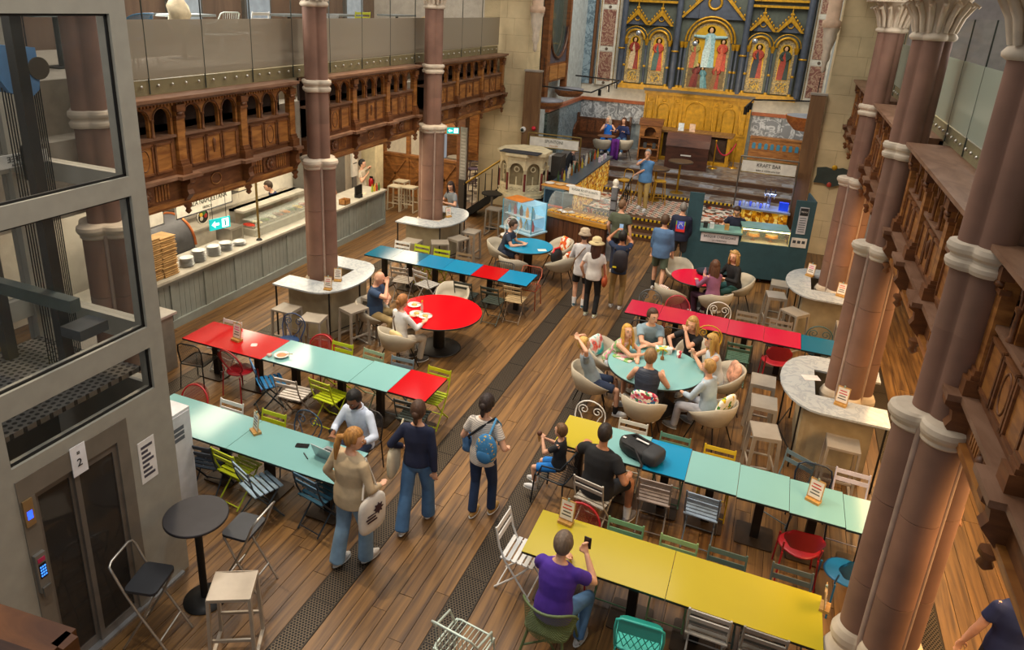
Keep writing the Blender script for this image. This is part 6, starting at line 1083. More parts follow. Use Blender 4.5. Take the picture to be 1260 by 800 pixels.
for i, (y, r, z) in enumerate(((22.0, .55, 3.3), (24.6, .5, 3.42))):
    t = thing('wooden_canopy', (-7.0 if i == 0 else -7.0, y, 0), 0, ('round wooden canopy beside the left timber post', 'round wooden canopy below the mirror')[i], 'canopy', 'wooden canopies'); MB().lathe([(r * .75, z - .22), (r * .95, z - .12), (r, z - .1), (r * 1.02, z)], n=24).build('drum', wood('#7a4a28', '#a0683a'), t); MB().lathe([(r, z), (r * 1.02, z + .04), (.1, z + .06)], n=24).build('top', M('#7d7f88', .5), t)
t = thing('wooden_canopy', (.7, 22.6, 0), 0, 'rounded orange wooden canopy by the right timber post', 'canopy', 'wooden canopies'); MB().lathe([(.35, 3.1), (.55, 3.3), (.6, 3.45), (.62, 3.5)], n=24).build('drum', wood('#a05a24', '#c97a34'), t); MB().lathe([(.6, 3.5), (.1, 3.56)], n=24).build('top', M('#8a8f98', .5), t)
for lab, pts in (('black lighting track with spots over the left of the chancel', [(-7.2, 22.2, 3.72), (-5.6, 22.2, 3.66), (-5.2, 24.2, 3.9), (-6.7, 24.2, 3.95)]), ('black lighting track with spots over the right of the chancel', [(.8, 22.4, 3.95), (-.85, 22.4, 3.85), (-1.0, 21.6, 3.7)])):
    t = thing('track_light', (0, 0, 0), 0, lab, 'track light', 'lighting tracks'); MB().tube(pts, .025, 6).build('track', BLK, t)
    for f in (.3, .6, .9):
        q = Vector(pts[1]).lerp(Vector(pts[2]), f); MB().cyl(q - Vector((0, 0, .03)), q - Vector((0, 0, .22)), .05, n=10).build('spot_head', BLK, t)
    MB().cyl(pts[0], (pts[0][0], pts[0][1], 4.6), .012, n=6).build('hanger', BLK, t)
o = MB().lathe([(.09, 0), (.09, .04), (.07, .1), (.02, .12)], n=14).build('security_camera', M('#e4e2dc', .4)); o.location = (-7.22, 20.66, 2.55); o.rotation_euler = (PI / 2, 0, 0); tag(o, 'white dome security camera on the timber post', 'camera'); MB().ell((0, 0, .11), (.055, .055, .05), 10, 6).build('lens_dome', M('#1a2a24', .1), o)
o = MB().lathe([(.06, 0), (.07, .04), (.04, .09), (.01, .1)], n=12).build('red_alarm', M('#c81a30', .4)); o.location = (-6.88, 20.66, 2.62); o.rotation_euler = (PI / 2, 0, 0); tag(o, 'red alarm sounder on the timber post', 'alarm')
# hanging globes before the mosaics
for i, (x, z) in enumerate(((-5.35, 5.35), (-3.3, 5.1), (-1.3, 5.3))):
    t = thing('pendant_globe', (x, 27.4, z), 0, ('left', 'middle', 'right')[i] + ' small silver globe hanging before the mosaics', 'pendant lamp', 'silver globes before the altar screen'); MB().ell((0, 0, 0), (.1, .1, .1), 14, 10).build('globe', M('#b9c0c8', .15, .8), t); MB().cyl((0, 0, .1), (0, 0, 3.4), .006, n=5).build('wire', BLK, t)
# ------------------------------------------------------------------ gallery furniture behind the glass
for k, c, x, y, r, l in (('bucket_chair', '#2a6f96', -9.25, 8.35, 100, 'blue chair behind the gallery glass on the left'), ('wire_armchair', '#c9d4cc', -9.3, 10.3, 85, 'white wire chair behind the gallery glass'), ('folding_chair', '#d6d8d4', -9.2, 11.0, 80, 'white folding chair behind the gallery glass by the column'), ('folding_chair', '#c9d01e', -9.6, 15.2, 60, 'lime chair on the left gallery near the second column'), ('tub_chair', '#8a8a84', -9.5, 13.6, 90, 'grey tub chair on the left gallery'), ('tub_chair', '#c9a878', -9.6, 18.6, 90, 'tan tub chair on the left gallery near the pier')): place(k, c, (x, y, 5.0), r, l, 'chair', 'chairs on the left gallery')
for i, (x, y) in enumerate(((-9.9, 7.6), (-9.9, 10.0), (-9.9, 13.0), (-9.9, 14.8), (-9.8, 17.4))):
    t = thing('gallery_table', (x, y, 5.0), 0, 'slim table on the left gallery, %s from the lift' % ('first', 'second', 'third', 'fourth', 'fifth')[i], 'table', 'tables on the left gallery'); MB().prism(rrect(.6, 1.1, .04), .72, .76).build('table_top', M('#7a8280', .4), t); MB().cyl((0, 0, 0), (0, 0, .72), .04, n=8).build('pedestal', BLK, t); MB().prism(rrect(.4, .4, .03), 0, .02).build('base_plate', BLK, t)
wu = bpy.data.objects['wall_left_upper']
for i, y in enumerate((8.2, 10.4, 12.8, 15.2, 17.6, 19.6)):
    f = MB().bx(-12.62, -12.5, y - .5, y + .5, 5.3, 8.0).build('window_%d' % (i + 1), M('#4b4a46', .6), wu); MB().bx(-12.5, -12.48, y - .42, y + .42, 5.4, 7.9).build('pane', M(('#8f9ca6', '#4a545c', '#9aa6ae')[i % 3], .2, emit=.35), f)
o = MB().ell((0, 0, 0), (.16, .2, .3), 10, 8, fn=lambda p: p * (1 + .15 * math.sin(p.z * 20 + p.x * 15))).build('draped_coat', M('#c9b896', .9, vary=.15)); o.location = (-9.3, 9.35, 5.78); tag(o, 'cream coat hung on a chair on the left gallery', 'coat')
# right gallery: shelf, plant
t = thing('display_shelf', (3.2, 9.6, 6.2), 0, 'white display shelf with small goods on the right gallery', 'shelf'); MB().bx(.0, .03, -.5, .5, 0, 1.3).build('back_board', M('#d8d4d0', .6), t); MB().bx(-.05, 0, -.62, -.5, -.1, 1.5).build('gold_side', M('#b08a3a', .4, .4), t)
for z in (.02, .3, .58, .86): MB().bx(-.25, .0, -.5, .5, z, z + .03).build('shelf', M('#c9cdd6', .5), t)
for i in range(12): o = MB().lathe([(.04, 0), (.04, .12), (.02, .15), (.02, .18)], n=8).build('small_jar', M(('#b02a2a', '#2a2c30', '#c97a2a', '#7a2a4a', '#d8d2c0')[i % 5], .4)); o.location = (3.08, 9.3 + (i % 4) * .2, 6.25 + (i // 4) * .28); tag(o, '%s small jar along the %s level of the display shelf' % (ORD[i % 4], ('lowest', 'middle', 'upper')[i // 4]), 'jar', 'jars on the %s level of the display shelf' % ('lowest', 'middle', 'upper')[i // 4])
t = thing('potted_plant', (3.0, 8.0, 5.0), 0, 'flowering plant behind the right gallery glass', 'plant'); MB().lathe([(.13, 0), (.18, .35), (.2, .36)], n=16).build('pot', M('#a8422a', .6), t)
for i in range(26): a1 = i * 2.4; r = .1 + .02 * (i % 9); MB().ell((r * math.cos(a1), r * math.sin(a1), .45 + .022 * i), (.09, .05, .02), 6, 4, Matrix.Rotation(a1, 4, 'Z')).build('leaf' if i % 3 else 'flower', M(('#4a8a2a', '#7ab03a', '#c23a3a')[i % 3] if i % 3 else '#c9402f', .6), t)
t = thing('gilt_ornament', (2.9, 8.7, 5.0), 0, 'tall gilt ornament behind the right gallery glass', 'ornament'); MB().cyl((0, 0, 0), (0, 0, .9), .03, n=8).build('stem', M('#b9902a', .3, .7), t)
for i in range(7): MB().tube([(0, 0, .85), (.12 * math.cos(i), .12 * math.sin(i), 1.1), (.26 * math.cos(i), .26 * math.sin(i), 1.0 + .07 * i)], .016, 6).build('frond', M('#c9a02a', .3, .7), t)
# ------------------------------------------------------------------ small things on tables
def menu(x, y, z, rz, card, label, s=1.):
    t = thing('menu_holder', (x, y, z), rz, label, 'menu holder', 'menu holders'); MB().bx(-.07 * s, .07 * s, -.045 * s, .045 * s, 0, .03 * s).build('wooden_foot', wood('#a87c3c', '#c99e58'), t)
    T = Matrix.Translation((0, 0, .03 * s)) @ Matrix.Rotation(-.14, 4, 'X'); MB().box((0, 0, .11 * s), (.15 * s, .008, .22 * s), T).build('board', wood('#b08648', '#c9a264'), t); MB().box((0, -.006, .11 * s), (.13 * s, .003, .19 * s), T).build('card', M('#e8e0d4', .6), t, 'printed card')
    for i in range(4): MB().box((0, -.0085, (.06 + i * .035) * s), ((.1 - .02 * (i % 2)) * s, .002, .012 * s), T).build('print_line', M(card if i > 1 else '#55504a', .6), t)
    MB().box((0, -.004, .225 * s), (.02, .02, .03), T).build('clip', M('#9fb5a8', .4, .5), t)
menu(-7.65, 8.3, .75, -8, '#d84a9a', 'pink menu card in a wooden holder on the glossy red table', 1.2); menu(-5.65, 6.34, .75, -30, '#4a5a8a', 'blue and white menu card on the long teal table', 1.15); menu(-1.47, 6.46, .75, -8, '#d0422a', 'wooden menu holder on the yellow table', 1.15); menu(1.1, 8.12, .75, -25, '#c23a2a', 'wooden menu holder on the teal row by the column', 1.15)
menu(-7.22, 10.6, 1.08, 20, '#7a5a4a', 'menu holder nearest the left column on the marble table'); menu(-7.14, 10.16, 1.08, 10, '#c23a3a', 'menu holder with a yellow foot at the front of the left marble table'); menu(-7.24, 15.5, 1.08, 60, '#c23a3a', 'menu holder on the farther left marble table'); menu(1.42, 10.08, 1.08, -20, '#c22a4a', 'menu holder on the middle right marble table', 1.1); menu(1.08, 15.55, 1.08, -30, '#d83a8a', 'pink menu card behind the right marble table column', 1.1); menu(1.62, 14.62, 1.08, -20, '#d85a3a', 'menu holder at the front of the marble table by the green stall', 1.1); menu(1.18, 6.4, .75, 80, '#c9a264', 'wooden menu holder edge-on at the column end of the yellow table')
def small(mb, n, m, loc, l, c, rz=0, g=None): o = mb.build(n, m); o.location = loc; o.rotation_euler = (0, 0, rad(rz)); return tag(o, l, c, g)
t = thing('soup_bowl', (-6.66, 8.18, .75), 0, 'white bowl of brown soup on the teal table', 'bowl'); MB().lathe([(.05, 0), (.09, .02), (.115, .035), (.12, .04), (.1, .034), (.02, .02)], n=24).build('bowl', M('#e4e2dc', .3), t); MB().lathe([(.088, .03), (0, .032)], n=20).build('soup', M('#b86a1c', .3, vary=.2, scale=20), t); MB().cyl((.05, .02, .05), (.17, .06, .06), .006, n=6).build('spoon', M('#c9a878', .5), t)
small(MB().ell((0, 0, .025), (.045, .04, .03), 10, 6, fn=lambda p: p * (1 + .2 * math.sin(p.x * 90))), 'crumpled_napkin', M('#d8c4b8', .8), (-6.83, 8.1, .75), 'crumpled napkin beside the soup bowl', 'napkin')
small(MB().prism(rrect(.17, .085, .012), 0, .01), 'phone', M('#17181a', .2), (-4.93, 6.36, .75), 'black phone lying on the long teal table', 'phone', 18); small(MB().cyl((-.07, 0, .008), (.07, 0, .008), .008, n=8), 'pen', M('#33383a', .4), (-4.76, 6.2, .75), 'dark pen lying on the long teal table', 'pen', -35)
t = thing('laptop', (-4.5, 6.36, .75), 172, 'open silver laptop on the long teal table', 'laptop'); MB().prism(rrect(.32, .22, .012), 0, .014).build('base', M('#a9acae', .35, .7), t); T = Matrix.Translation((0, .11, .014)) @ Matrix.Rotation(-.35, 4, 'X'); MB().box((0, 0, .105), (.32, .007, .21), T).build('lid', M('#b5b8ba', .35, .7), t); MB().box((0, -.005, .105), (.3, .002, .19), T).build('screen', M('#8fb3c0', .3, emit=.5), t); MB().bx(-.14, .14, -.06, .07, .014, .016).build('keyboard', M('#2a2c2e', .5), t)
PLS = MB().lathe([(.06, 0), (.09, .008), (.13, .018), (.132, .021), (.09, .012), (.02, .008)], n=24)
for i, (x, y) in enumerate(((-5.77, 10.95), (-5.55, 10.62), (-5.36, 10.6))):
    t = thing('food_plate', (x, y, .75), 0, ('plate nearest the bald man', 'plate nearest the woman with the bun', 'plate with cutlery on the right of the group') [i] + ' on the round red table', 'plate', 'plates on the round red table'); PLS.build('plate', M('#e2dfd6', .3), t); MB().ell((0, 0, .02), (.06, .05, .012), 8, 5).build('leftovers', M('#c9a65a', .8, vary=.3, scale=25), t); MB().bar((-.06, .05, .025), (.1, .09, .025), .012, .003).build('fork', STEEL, t)
t = thing('small_bottle', (-5.52, 10.78, .75), 0, 'small clear bottle with a lime cap on the round red table', 'bottle'); MB().lathe([(.025, 0), (.027, .1), (.012, .16), (.012, .19)], n=12).build('bottle', M('#d8c0b8', .15, alpha=.6), t); MB().lathe([(.014, .19), (.014, .215)], n=10).build('cap', M('#b4d01a', .4), t)
for i, (x, y, c, l) in enumerate(((-1.08, 11.22, '#d8d8d8', 'patterned paper cup'), (-.92, 11.16, '#c23a44', 'red and white paper cup'))): small(MB().lathe([(.032, 0), (.042, .11), (.038, .11), (.03, .01)], n=14), 'paper_cup', pattern((c, '#f0ece4', c), 20, 'voronoi', .6), (x, y, .75), l + ' on the round teal table', 'cup')
small(MB().bx(-.11, .11, -.07, .07, 0, .1), 'paper_bag', pattern(('#e0e4d8', '#6ab0a0', '#d8c43a', '#e0e4d8'), 16, 'voronoi', .7), (-1.2, 11.2, .75), 'small printed snack box on the round teal table', 'box', 20); small(MB().lathe([(.03, 0), (.03, .05), (.012, .06), (.008, .16), (.02, .18)], n=10), 'ice_cream_stick', M('#8a5a2a', .6), (-1.16, 10.95, .75), 'small brown dessert on a stick on the round teal table', 'dessert'); small(MB().prism(rrect(.34, .2, .05), 0, .015), 'patterned_wrap', pattern(('#6aa05a', '#e0c8c0', '#d87a9a', '#8ab86a'), 14, 'voronoi', .8), (-1.75, 10.7, .75), 'green flowery cloth under the arms of the girl', 'cloth', -20)
small(MB().bx(-.1, .1, -.07, .07, 0, .004), 'paper_leaflet', M('#e4e0d8', .7), (-4.66, 15.2, .75), 'white leaflet on the round blue table', 'leaflet', 30); small(MB().prism(rrect(.14, .07, .01), 0, .01), 'phone', M('#1a1a1c', .2), (-5.36, 15.3, .75), 'black phone on the round blue table', 'phone', 70); small(MB().bx(-.12, .12, -.08, .08, 0, .004), 'paper_leaflet', M('#d8d0cc', .7), (1.05, 10.75, 1.08), 'pale leaflet on the middle right marble table', 'leaflet', 20); small(MB().prism(rrect(.1, .1, .02), 0, .003), 'paper_slip', M('#e8d0d0', .7), (-7.3, 8.3, .75), 'small paper slip on the glossy red table', 'paper', 30)
small(MB().lathe([(.03, 0), (.033, .16), (.015, .2), (.015, .23)], n=12), 'water_bottle', M('#c9a8b8', .2, alpha=.7), (-.98, 15.25, .75), 'pinkish water bottle on the round red table by the stall', 'bottle')
small(MB().ell((0, 0, .07), (.2, .15, .08), 12, 8, fn=lambda p: p * (1 + .12 * math.sin(p.x * 30 + p.y * 20))), 'folded_jacket', M('#1d2836', .9, vary=.15), (-.98, 15.48, .75), 'dark navy jacket heaped on the round red table', 'jacket')
# black backpack on the teal row
t = thing('black_backpack', (-.97, 8.12, .75), -20, 'large black backpack lying across the teal and blue tables', 'backpack'); BK = M('#16171a', .7, vary=.15)
MB().ell((0, 0, .09), (.3, .18, .09), 26, 16, fn=lambda p: Vector((math.copysign(abs(p.x / .3) ** .5, p.x) * .3 * (1 - .25 * (p.x < 0) * abs(p.y / .18)), math.copysign(abs(p.y / .18) ** .55, p.y) * .18 * (1 - .18 * max(0, -p.x / .3)), math.copysign(abs(p.z / .09) ** .6, p.z) * .09 * (1 + .10 * math.sin(p.x * 38 + p.y * 21))))).build('body', BK, t); MB().ell((.2, -.02, .1), (.12, .17, .095), 16, 10, fn=lambda p: Vector((math.copysign(abs(p.x / .12) ** .6, p.x) * .12, math.copysign(abs(p.y / .17) ** .55, p.y) * .17, math.copysign(abs(p.z / .095) ** .6, p.z) * .095))).build('pocket', M('#2c2f33', .7), t, 'grey end pocket'); MB().tube([(-.28, .05, .12), (-.12, .08, .21), (.05, .06, .2)], .018, 6).build('strap', BK, t); MB().tube([(-.2, -.12, .15), (0, -.16, .17), (.15, -.22, .05), (.17, -.26, .02)], .016, 6).build('strap', BK, t); MB().bx(-.08, .1, .0, .03, .2, .203).build('white_logo', M('#cfcfcf', .6), t); MB().bx(-.24, -.2, -.06, -.03, .178, .182).build('white_tag', M('#d8d8d8', .6), t)
t = thing('red_black_bag', (-4.3, 15.2, .5), 60, 'black and red bag on the tub chair by the blue table', 'bag'); MB().ell((0, 0, .16), (.17, .1, .19), 14, 10).build('body', BK, t); MB().tube([(-.14, 0, .2), (-.08, 0, .36), (.08, 0, .37), (.15, 0, .2)], .025, 7).build('red_trim', M('#d0202c', .6), t)
# ------------------------------------------------------------------ people
def ik(a, t, l1, l2, pole):
    a = Vector(a); t = Vector(t); d = t - a; D = min(max(d.length, .05), (l1 + l2) * .995); d.normalize(); t = a + d * D
    k = (l1 * l1 - l2 * l2 + D * D) / (2 * D); h = math.sqrt(max(0, l1 * l1 - k * k)); p = Vector(pole); p = p - d * p.dot(d)
    if p.length < 1e-4: p = Vector((0, 1, 0))
    p.normalize(); return a + d * k + p * h, t
def remesh(o, vox, it=3, fac=.5):
    m = o.modifiers.new('skin', 'REMESH'); m.mode = 'VOXEL'; m.voxel_size = vox; m.use_smooth_shade = True
    if it: q = o.modifiers.new('soften', 'SMOOTH'); q.factor = fac; q.iterations = it
def hand(mb, w_, f, side, s, curl):
    f = f.normalized(); side = (side - f * side.dot(f)).normalized(); n = side.cross(f); Mx = Matrix((side, f, n)).transposed().to_4x4()
    mb.ell(w_ + f * .045 * s, (.038 * s, .055 * s, .016 * s), 10, 8, Mx)
    for i, (o, L) in enumerate(((-.028, .068), (-.0095, .08), (.0095, .076), (.028, .06))):
        b = w_ + f * .085 * s + side * o * s; d1 = (f * math.cos(curl * 1.0) - n * math.sin(curl * 1.0)); d2 = (f * math.cos(curl * 2.1) - n * math.sin(curl * 2.1))
        mb.tube([b - f * .02 * s, b + d1 * L * .5 * s, b + d1 * L * .5 * s + d2 * L * .5 * s], [.0105 * s, .0095 * s, .008 * s], 7)
    b = w_ + f * .025 * s + side * .032 * s; mb.tube([b - side * .012 * s, b + (side * .75 + f * .7) * .035 * s, b + (side * .35 + f * .95 - n * .3 * curl) * .07 * s], [.013 * s, .011 * s, .009 * s], 7)
def person(loc, rz, label, s=1., seat=None, lean=0., twist=0., side=0., feet=None, hands=None, poles=(None, None), turn=0., nod=0., tilt=0., skin='#c58f6f', top=('#35506f', 'short'), bottom=('#3a3a40', 'trousers'), shoes='#d8d8d6', socks=None, hair=('short', '#3a2a1c'), wd=1., vox=.014, curl=.5, beard=None, py=0., hipz=None, bare=False, collar=None):
    z0 = loc[2] if len(loc) == 3 else 0; o = thing('person', (loc[0], loc[1], z0), rz, label, 'person')
    V = Vector; hz = (seat + .10 if seat is not None else .94 * s) if hipz is None else hipz
    P = V((0, py, hz)); d = V((math.sin(rad(side)), math.sin(rad(lean)), math.cos(rad(lean)))).normalized(); tw = rad(twist); xa = V((math.cos(tw), math.sin(tw), 0)); xa = (xa - d * xa.dot(d)).normalized()
    S = P + d * .47 * s; N = P + d * .535 * s; hr = Matrix.Rotation(rad(twist * .6 + turn), 4, 'Z') @ Matrix.Rotation(rad(-nod), 4, 'X') @ Matrix.Rotation(rad(tilt), 4, 'Y')
    H = N + d * .05 * s + hr.to_3x3() @ V((0, .022, .10)) * s; HM = Matrix.Translation(H) @ hr @ Matrix.Scale(s * 1.05 if s > .9 else s * 1.16, 4)
    hip = [P + V((g * .088 * s, 0, -.02)) for g in (-1, 1)]; sh = [S - d * .022 * s + xa * g * .157 * s * (wd * .6 + .4) for g in (-1, 1)]
    if feet is None: feet = ((-.12, .40, 0), (.12, .40, 0)) if seat is not None else ((-.1, .03, 0), (.1, -.02, 0))
    if hands is None: hands = ((-.24, .12, hz - .12), (.24, .12, hz - .12)) if seat is None else ((-.16, .34, seat + .32), (.16, .34, seat + .32))
    pel = [] ; arm = []
    for i, g in enumerate((-1, 1)):
        f = V(feet[i][:3]); an = f + V((0, -.03, .085 * s)); k, an = ik(hip[i], an, .43 * s, .42 * s, V((g * .25, 1, .5 if seat is not None else .1))); pel.append((hip[i], k, an))
        pole = poles[i] or (g * .6, -.6, -.5); e, w_ = ik(sh[i], V(hands[i]), .285 * s, .255 * s, pole); arm.append((sh[i], e, w_))
    B = MB(); SK = M(skin, .55, vary=.05, scale=9)
    B.ell((0, 0, .012), (.073, .090, .108), 20, 14, fn=None).ell((0, .028, -.052), (.054, .062, .060), 14, 10).ell((0, .093, -.018), (.013, .02, .026), 8, 6).ell((0, .088, .02), (.05, .012, .014), 10, 6)
    for g in (-1, 1): B.ell((g * .074, -.002, -.008), (.012, .02, .03), 8, 6)
    B.xf(HM); B.tube([N - d * .05 * s, N + d * .02 * s, H + hr.to_3x3() @ V((0, -.015, -.04)) * s], [.055 * s, .05 * s, .05 * s], 12)
    B.tube([P - d * .06 * s, P, P + d * .2 * s, P + d * .36 * s, S, N], [(.13 * s * wd, .095 * s * wd), (.135 * s * wd, .10 * s * wd), (.12 * s * wd, .085 * s * wd), (.145 * s * wd, .095 * s * wd), (.14 * s, .07 * s), (.05 * s, .05 * s)], 14)
    for i, g in enumerate((-1, 1)):
        a, e, w_ = arm[i]; B.ell(a, (.05 * s,) * 3, 10, 8); m_ = a.lerp(e, .45); B.tube([a, m_, e], [.05 * s * wd, .045 * s * wd, .038 * s], 10).ell(e, (.038 * s,) * 3, 8, 6); B.tube([e, e.lerp(w_, .3), w_], [.038 * s, .039 * s, .026 * s], 10)
        f = (w_ - e); sd = f.cross(V((0, 0, 1)) if abs(f.normalized().z) < .85 else V((0, 1, 0))) * (-1 if i == 0 else 1) * -1; hand(B, w_, f, sd if sd.length > 1e-4 else V((1, 0, 0)), s, curl)
        h, k, an = pel[i]; B.tube([h, h.lerp(k, .5), k], [.076 * s * wd, .068 * s, .05 * s], 10).ell(k, (.05 * s,) * 3, 8, 6); B.tube([k, k.lerp(an, .35), an], [.049 * s, .052 * s, .034 * s], 10); B.ell(an + V((0, .04, -.035)) * s, (.032 * s, .075 * s, .035 * s), 8, 6)
    bo = B.build('body', SK, o); remesh(bo, vox * (.9 if s > .85 else .8), 1, .4)
    tc, sl = top[0], top[1]; T = MB(); lo = -.13 if seat is None else -.08
    if len(top) > 2: lo = -top[2]
    T.tube([P + d * lo * s, P + d * .05 * s, P + d * .17 * s, P + d * .33 * s, P + d * .43 * s, P + d * .49 * s, N - d * .02 * s], [(.174 * s * wd, .14 * s * wd), (.172 * s * wd, .136 * s * wd), (.150 * s * wd, .114 * s * wd), (.172 * s * wd, .122 * s * wd), (.168 * s * wd, .104 * s * wd), (.135 * s * wd, .088 * s), (.07 * s, .066 * s)], 18)
    tm = top[3] if len(top) > 3 else M(tc, .85, vary=.07, scale=7, bump=.3)
    for i in (0, 1):
        a, e, w_ = arm[i]
        if sl == 'none': continue
        T.ell(a, (.053 * s * (wd * .5 + .5),) * 3, 10, 8)
        if sl == 'short': q = a.lerp(e, .62); T.tube([a, q], [.058 * s * wd, .061 * s * wd], 12)
        else:
            q = a.lerp(e, .6); fx = .62 if sl == 'rolled' else .96; w2 = e.lerp(w_, fx); T.tube([a, q, e], [.057 * s * wd, .055 * s, .050 * s], 12).ell(e, (.052 * s,) * 3, 8, 6); T.tube([e, w2], [.052 * s, .046 * s if sl == 'rolled' else .04 * s], 12)
    to = T.build('shirt' if sl in ('short', 'none') else 'long_sleeved_top', tm, o); remesh(to, vox, 6)
    bc, bk = bottom[0], bottom[1]; L = MB(); wide = bk == 'wide'; bm = bottom[2] if len(bottom) > 2 else M(bc, .85, vary=.08, scale=6, bump=.3)
    L.ell(P + V((0, 0, -.02)), (.156 * s * wd, .122 * s * wd, .11 * s), 16, 10)
    for i in (0, 1):
        h, k, an = pel[i]
        if bk == 'shorts': k2 = h.lerp(k, .86); L.tube([h, h.lerp(k, .5), k2], [.092 * s * wd, .088 * s, .083 * s], 14)
        else:
            r2, r3 = (.08, .088) if wide else (.064, .058); L.tube([h, h.lerp(k, .5), k], [.09 * s * wd, .09 * s if wide else .08 * s, r2 * s], 14).ell(k, (r2 * s,) * 3, 10, 8); L.tube([k, k.lerp(an, .5), an + V((0, 0, -.03 if wide else .0))], [r2 * s, (r2 + r3) / 2 * s, r3 * s], 14)
    lo_ = L.build('shorts' if bk == 'shorts' else 'trousers', bm, o); remesh(lo_, vox, 2)
    for i in (0, 1):
        h, k, an = pel[i]; f = V((an.x, an.y + .03, an.z - .085 * s)); fz = f.z; dv = (V((k.x, k.y, 0)) - V((an.x, an.y, 0))); yaw = math.atan2(-feet[i][0] * .5, 1) if len(feet[i]) < 4 else rad(feet[i][3]); Mx = Matrix.Translation(f + V((0, 0, 0))) @ Matrix.Rotation(yaw, 4, 'Z')
        so = MB().ell((0, .045 * s, .045 * s), (.046 * s, .135 * s, .06 * s), 14, 10, fn=lambda p: Vector((p.x, p.y, max(-.032 * s, p.z * (1 - .35 * (p.y / (.135 * s) if p.y > 0 else 0)))))).xf(Mx).build('shoe', M(shoes, .6), o)
        MB().ell((0, .045 * s, .013 * s), (.049 * s, .14 * s, .014 * s), 14, 6).xf(Mx).build('sole', M('#d4d2cc' if shoes != '#d8d8d6' else '#efeeea', .7), so)
        if socks: MB().tube([an + V((0, 0, -.03)) * s, an.lerp(k, .28)], [.041 * s, .05 * s], 10).build('sock', M(socks, .9), o)
    hs, hc = hair; 
    if hs != 'bald':
        HMt = M(hc, .6, vary=.16, scale=14, stretch=(3, 3, .6), bump=.5); G = MB()
        ext = .008 if hs == 'crop' else .018
        G.ell((0, -.012, .022), (.073 + ext, .088 + ext, .108 + ext * .6), 22, 16, fn=lambda p: p * (.80 if (p.y > .035 and p.z < .052) or (p.z < -.035 and p.y > -.02) else 1))
        if hs in ('long', 'wavy'):
            zz = -.34 if hs == 'long' else -.22; G.tube([(0, -.05, .04), (0, -.085, -.06), (0, -.10, -.18), (0, -.095, zz)], [(.085, .05), (.092, .045), (.095, .035), (.05, .02)], 12)
            for g in (-1, 1): G.tube([(g * .07, .0, .05), (g * .085, .005, -.06), (g * .09, .0, -.16), (g * .085, -.01, zz * .85)], [(.026, .05), (.026, .045), (.024, .035), (.012, .02)], 8)
            if hs == 'wavy':
                for k in range(26): a = k * 2.4; G.ell((.088 * math.cos(a), -.02 + .07 * math.sin(a) if math.sin(a) < .3 else -.03, .08 - k * .0105), (.03, .03, .03), 8, 6)
        if hs == 'bun': G.ell((0, -.105, .0 if True else 0), (.042, .04, .045), 10, 8); G.tube([(0, -.09, -.03), (0, -.1, -.09), (.01, -.1, -.13)], [.03, .028, .01], 8)
        if hs == 'pony': G.tube([(0, -.09, .02), (0, -.15, .0), (0, -.155, -.12), (.02, -.14, -.26)], [.026, .034, .036, .012], 9)
        if hs == 'topknot': G.ell((0, -.05, .12), (.03, .03, .03), 8, 6)
        ho = G.xf(HM).build('hair', HMt, o)
    if beard:
        MB().ell((0, .035, -.068), (.06, .064, .05), 14, 10, fn=lambda p: p * (.7 if p.z > .012 else 1)).xf(HM).build('beard', M(beard, .8), o)
    for g in (-1, 1):
        MB().ell((g * .030, .0835, .008), (.0145, .008, .009), 8, 6).xf(HM).build('eye', M('#efe9e2', .3), o); MB().ell((g * .030, .0895, .008), (.008, .004, .008), 8, 6).xf(HM).build('iris', M('#2a211b', .3), o)
        MB().tube([(g * .017, .093, .026), (g * .031, .0925, .031), (g * .045, .083, .026)], .0052, 5).xf(HM).build('eyebrow', M(hc if hs != 'bald' else '#6a5040', .8), o)
    MB().ell((0, .0885, -.060), (.024, .007, .009), 10, 6).xf(HM).build('mouth', M('#a2594c', .6), o)
    if collar: MB().tube([N - d * .015 * s + V((.07 * s * math.cos(a), .065 * s * math.sin(a), .02 * s * -math.sin(a))) for a in [k * PI / 6 for k in range(12)]], .012 * s, 6, True).build('collar', M(collar, .8), o)
    Wm = Matrix.Translation((loc[0], loc[1], z0)) @ Matrix.Rotation(rad(rz), 4, 'Z')
    return dict(o=o, HM=HM, W=Wm, P=P, S=S, N=N, arm=arm, d=d, sh=sh)
def worn(pz, mb, name, mat, label, cat, parts=()):
    """a thing carried or worn: built in the person's own frame, kept as a thing of its own"""
    if cat in ('trim', 'print', 'strap'):                          # sewn on or slung across: a part of the person
        q = mb.build(name, mat, pz['o'], label)
        for pn, pm, pmat in parts: pm.build(pn, pmat, q)
        return q
    t = thing(name, pz['W'].translation, math.degrees(pz['W'].to_euler().z), label, cat); mb.build('body', mat, t)
    for pn, pm, pmat in parts: pm.build(pn, pmat, t)
    return t
DEN = M('#4a719c', .85, vary=.14, scale=4, bump=.4); DEN2 = M('#7fa0bc', .85, vary=.12, scale=4, bump=.4)
SKL = '#d9a688'; SKM = '#b87f5c'; SKD = '#8a5a3c'
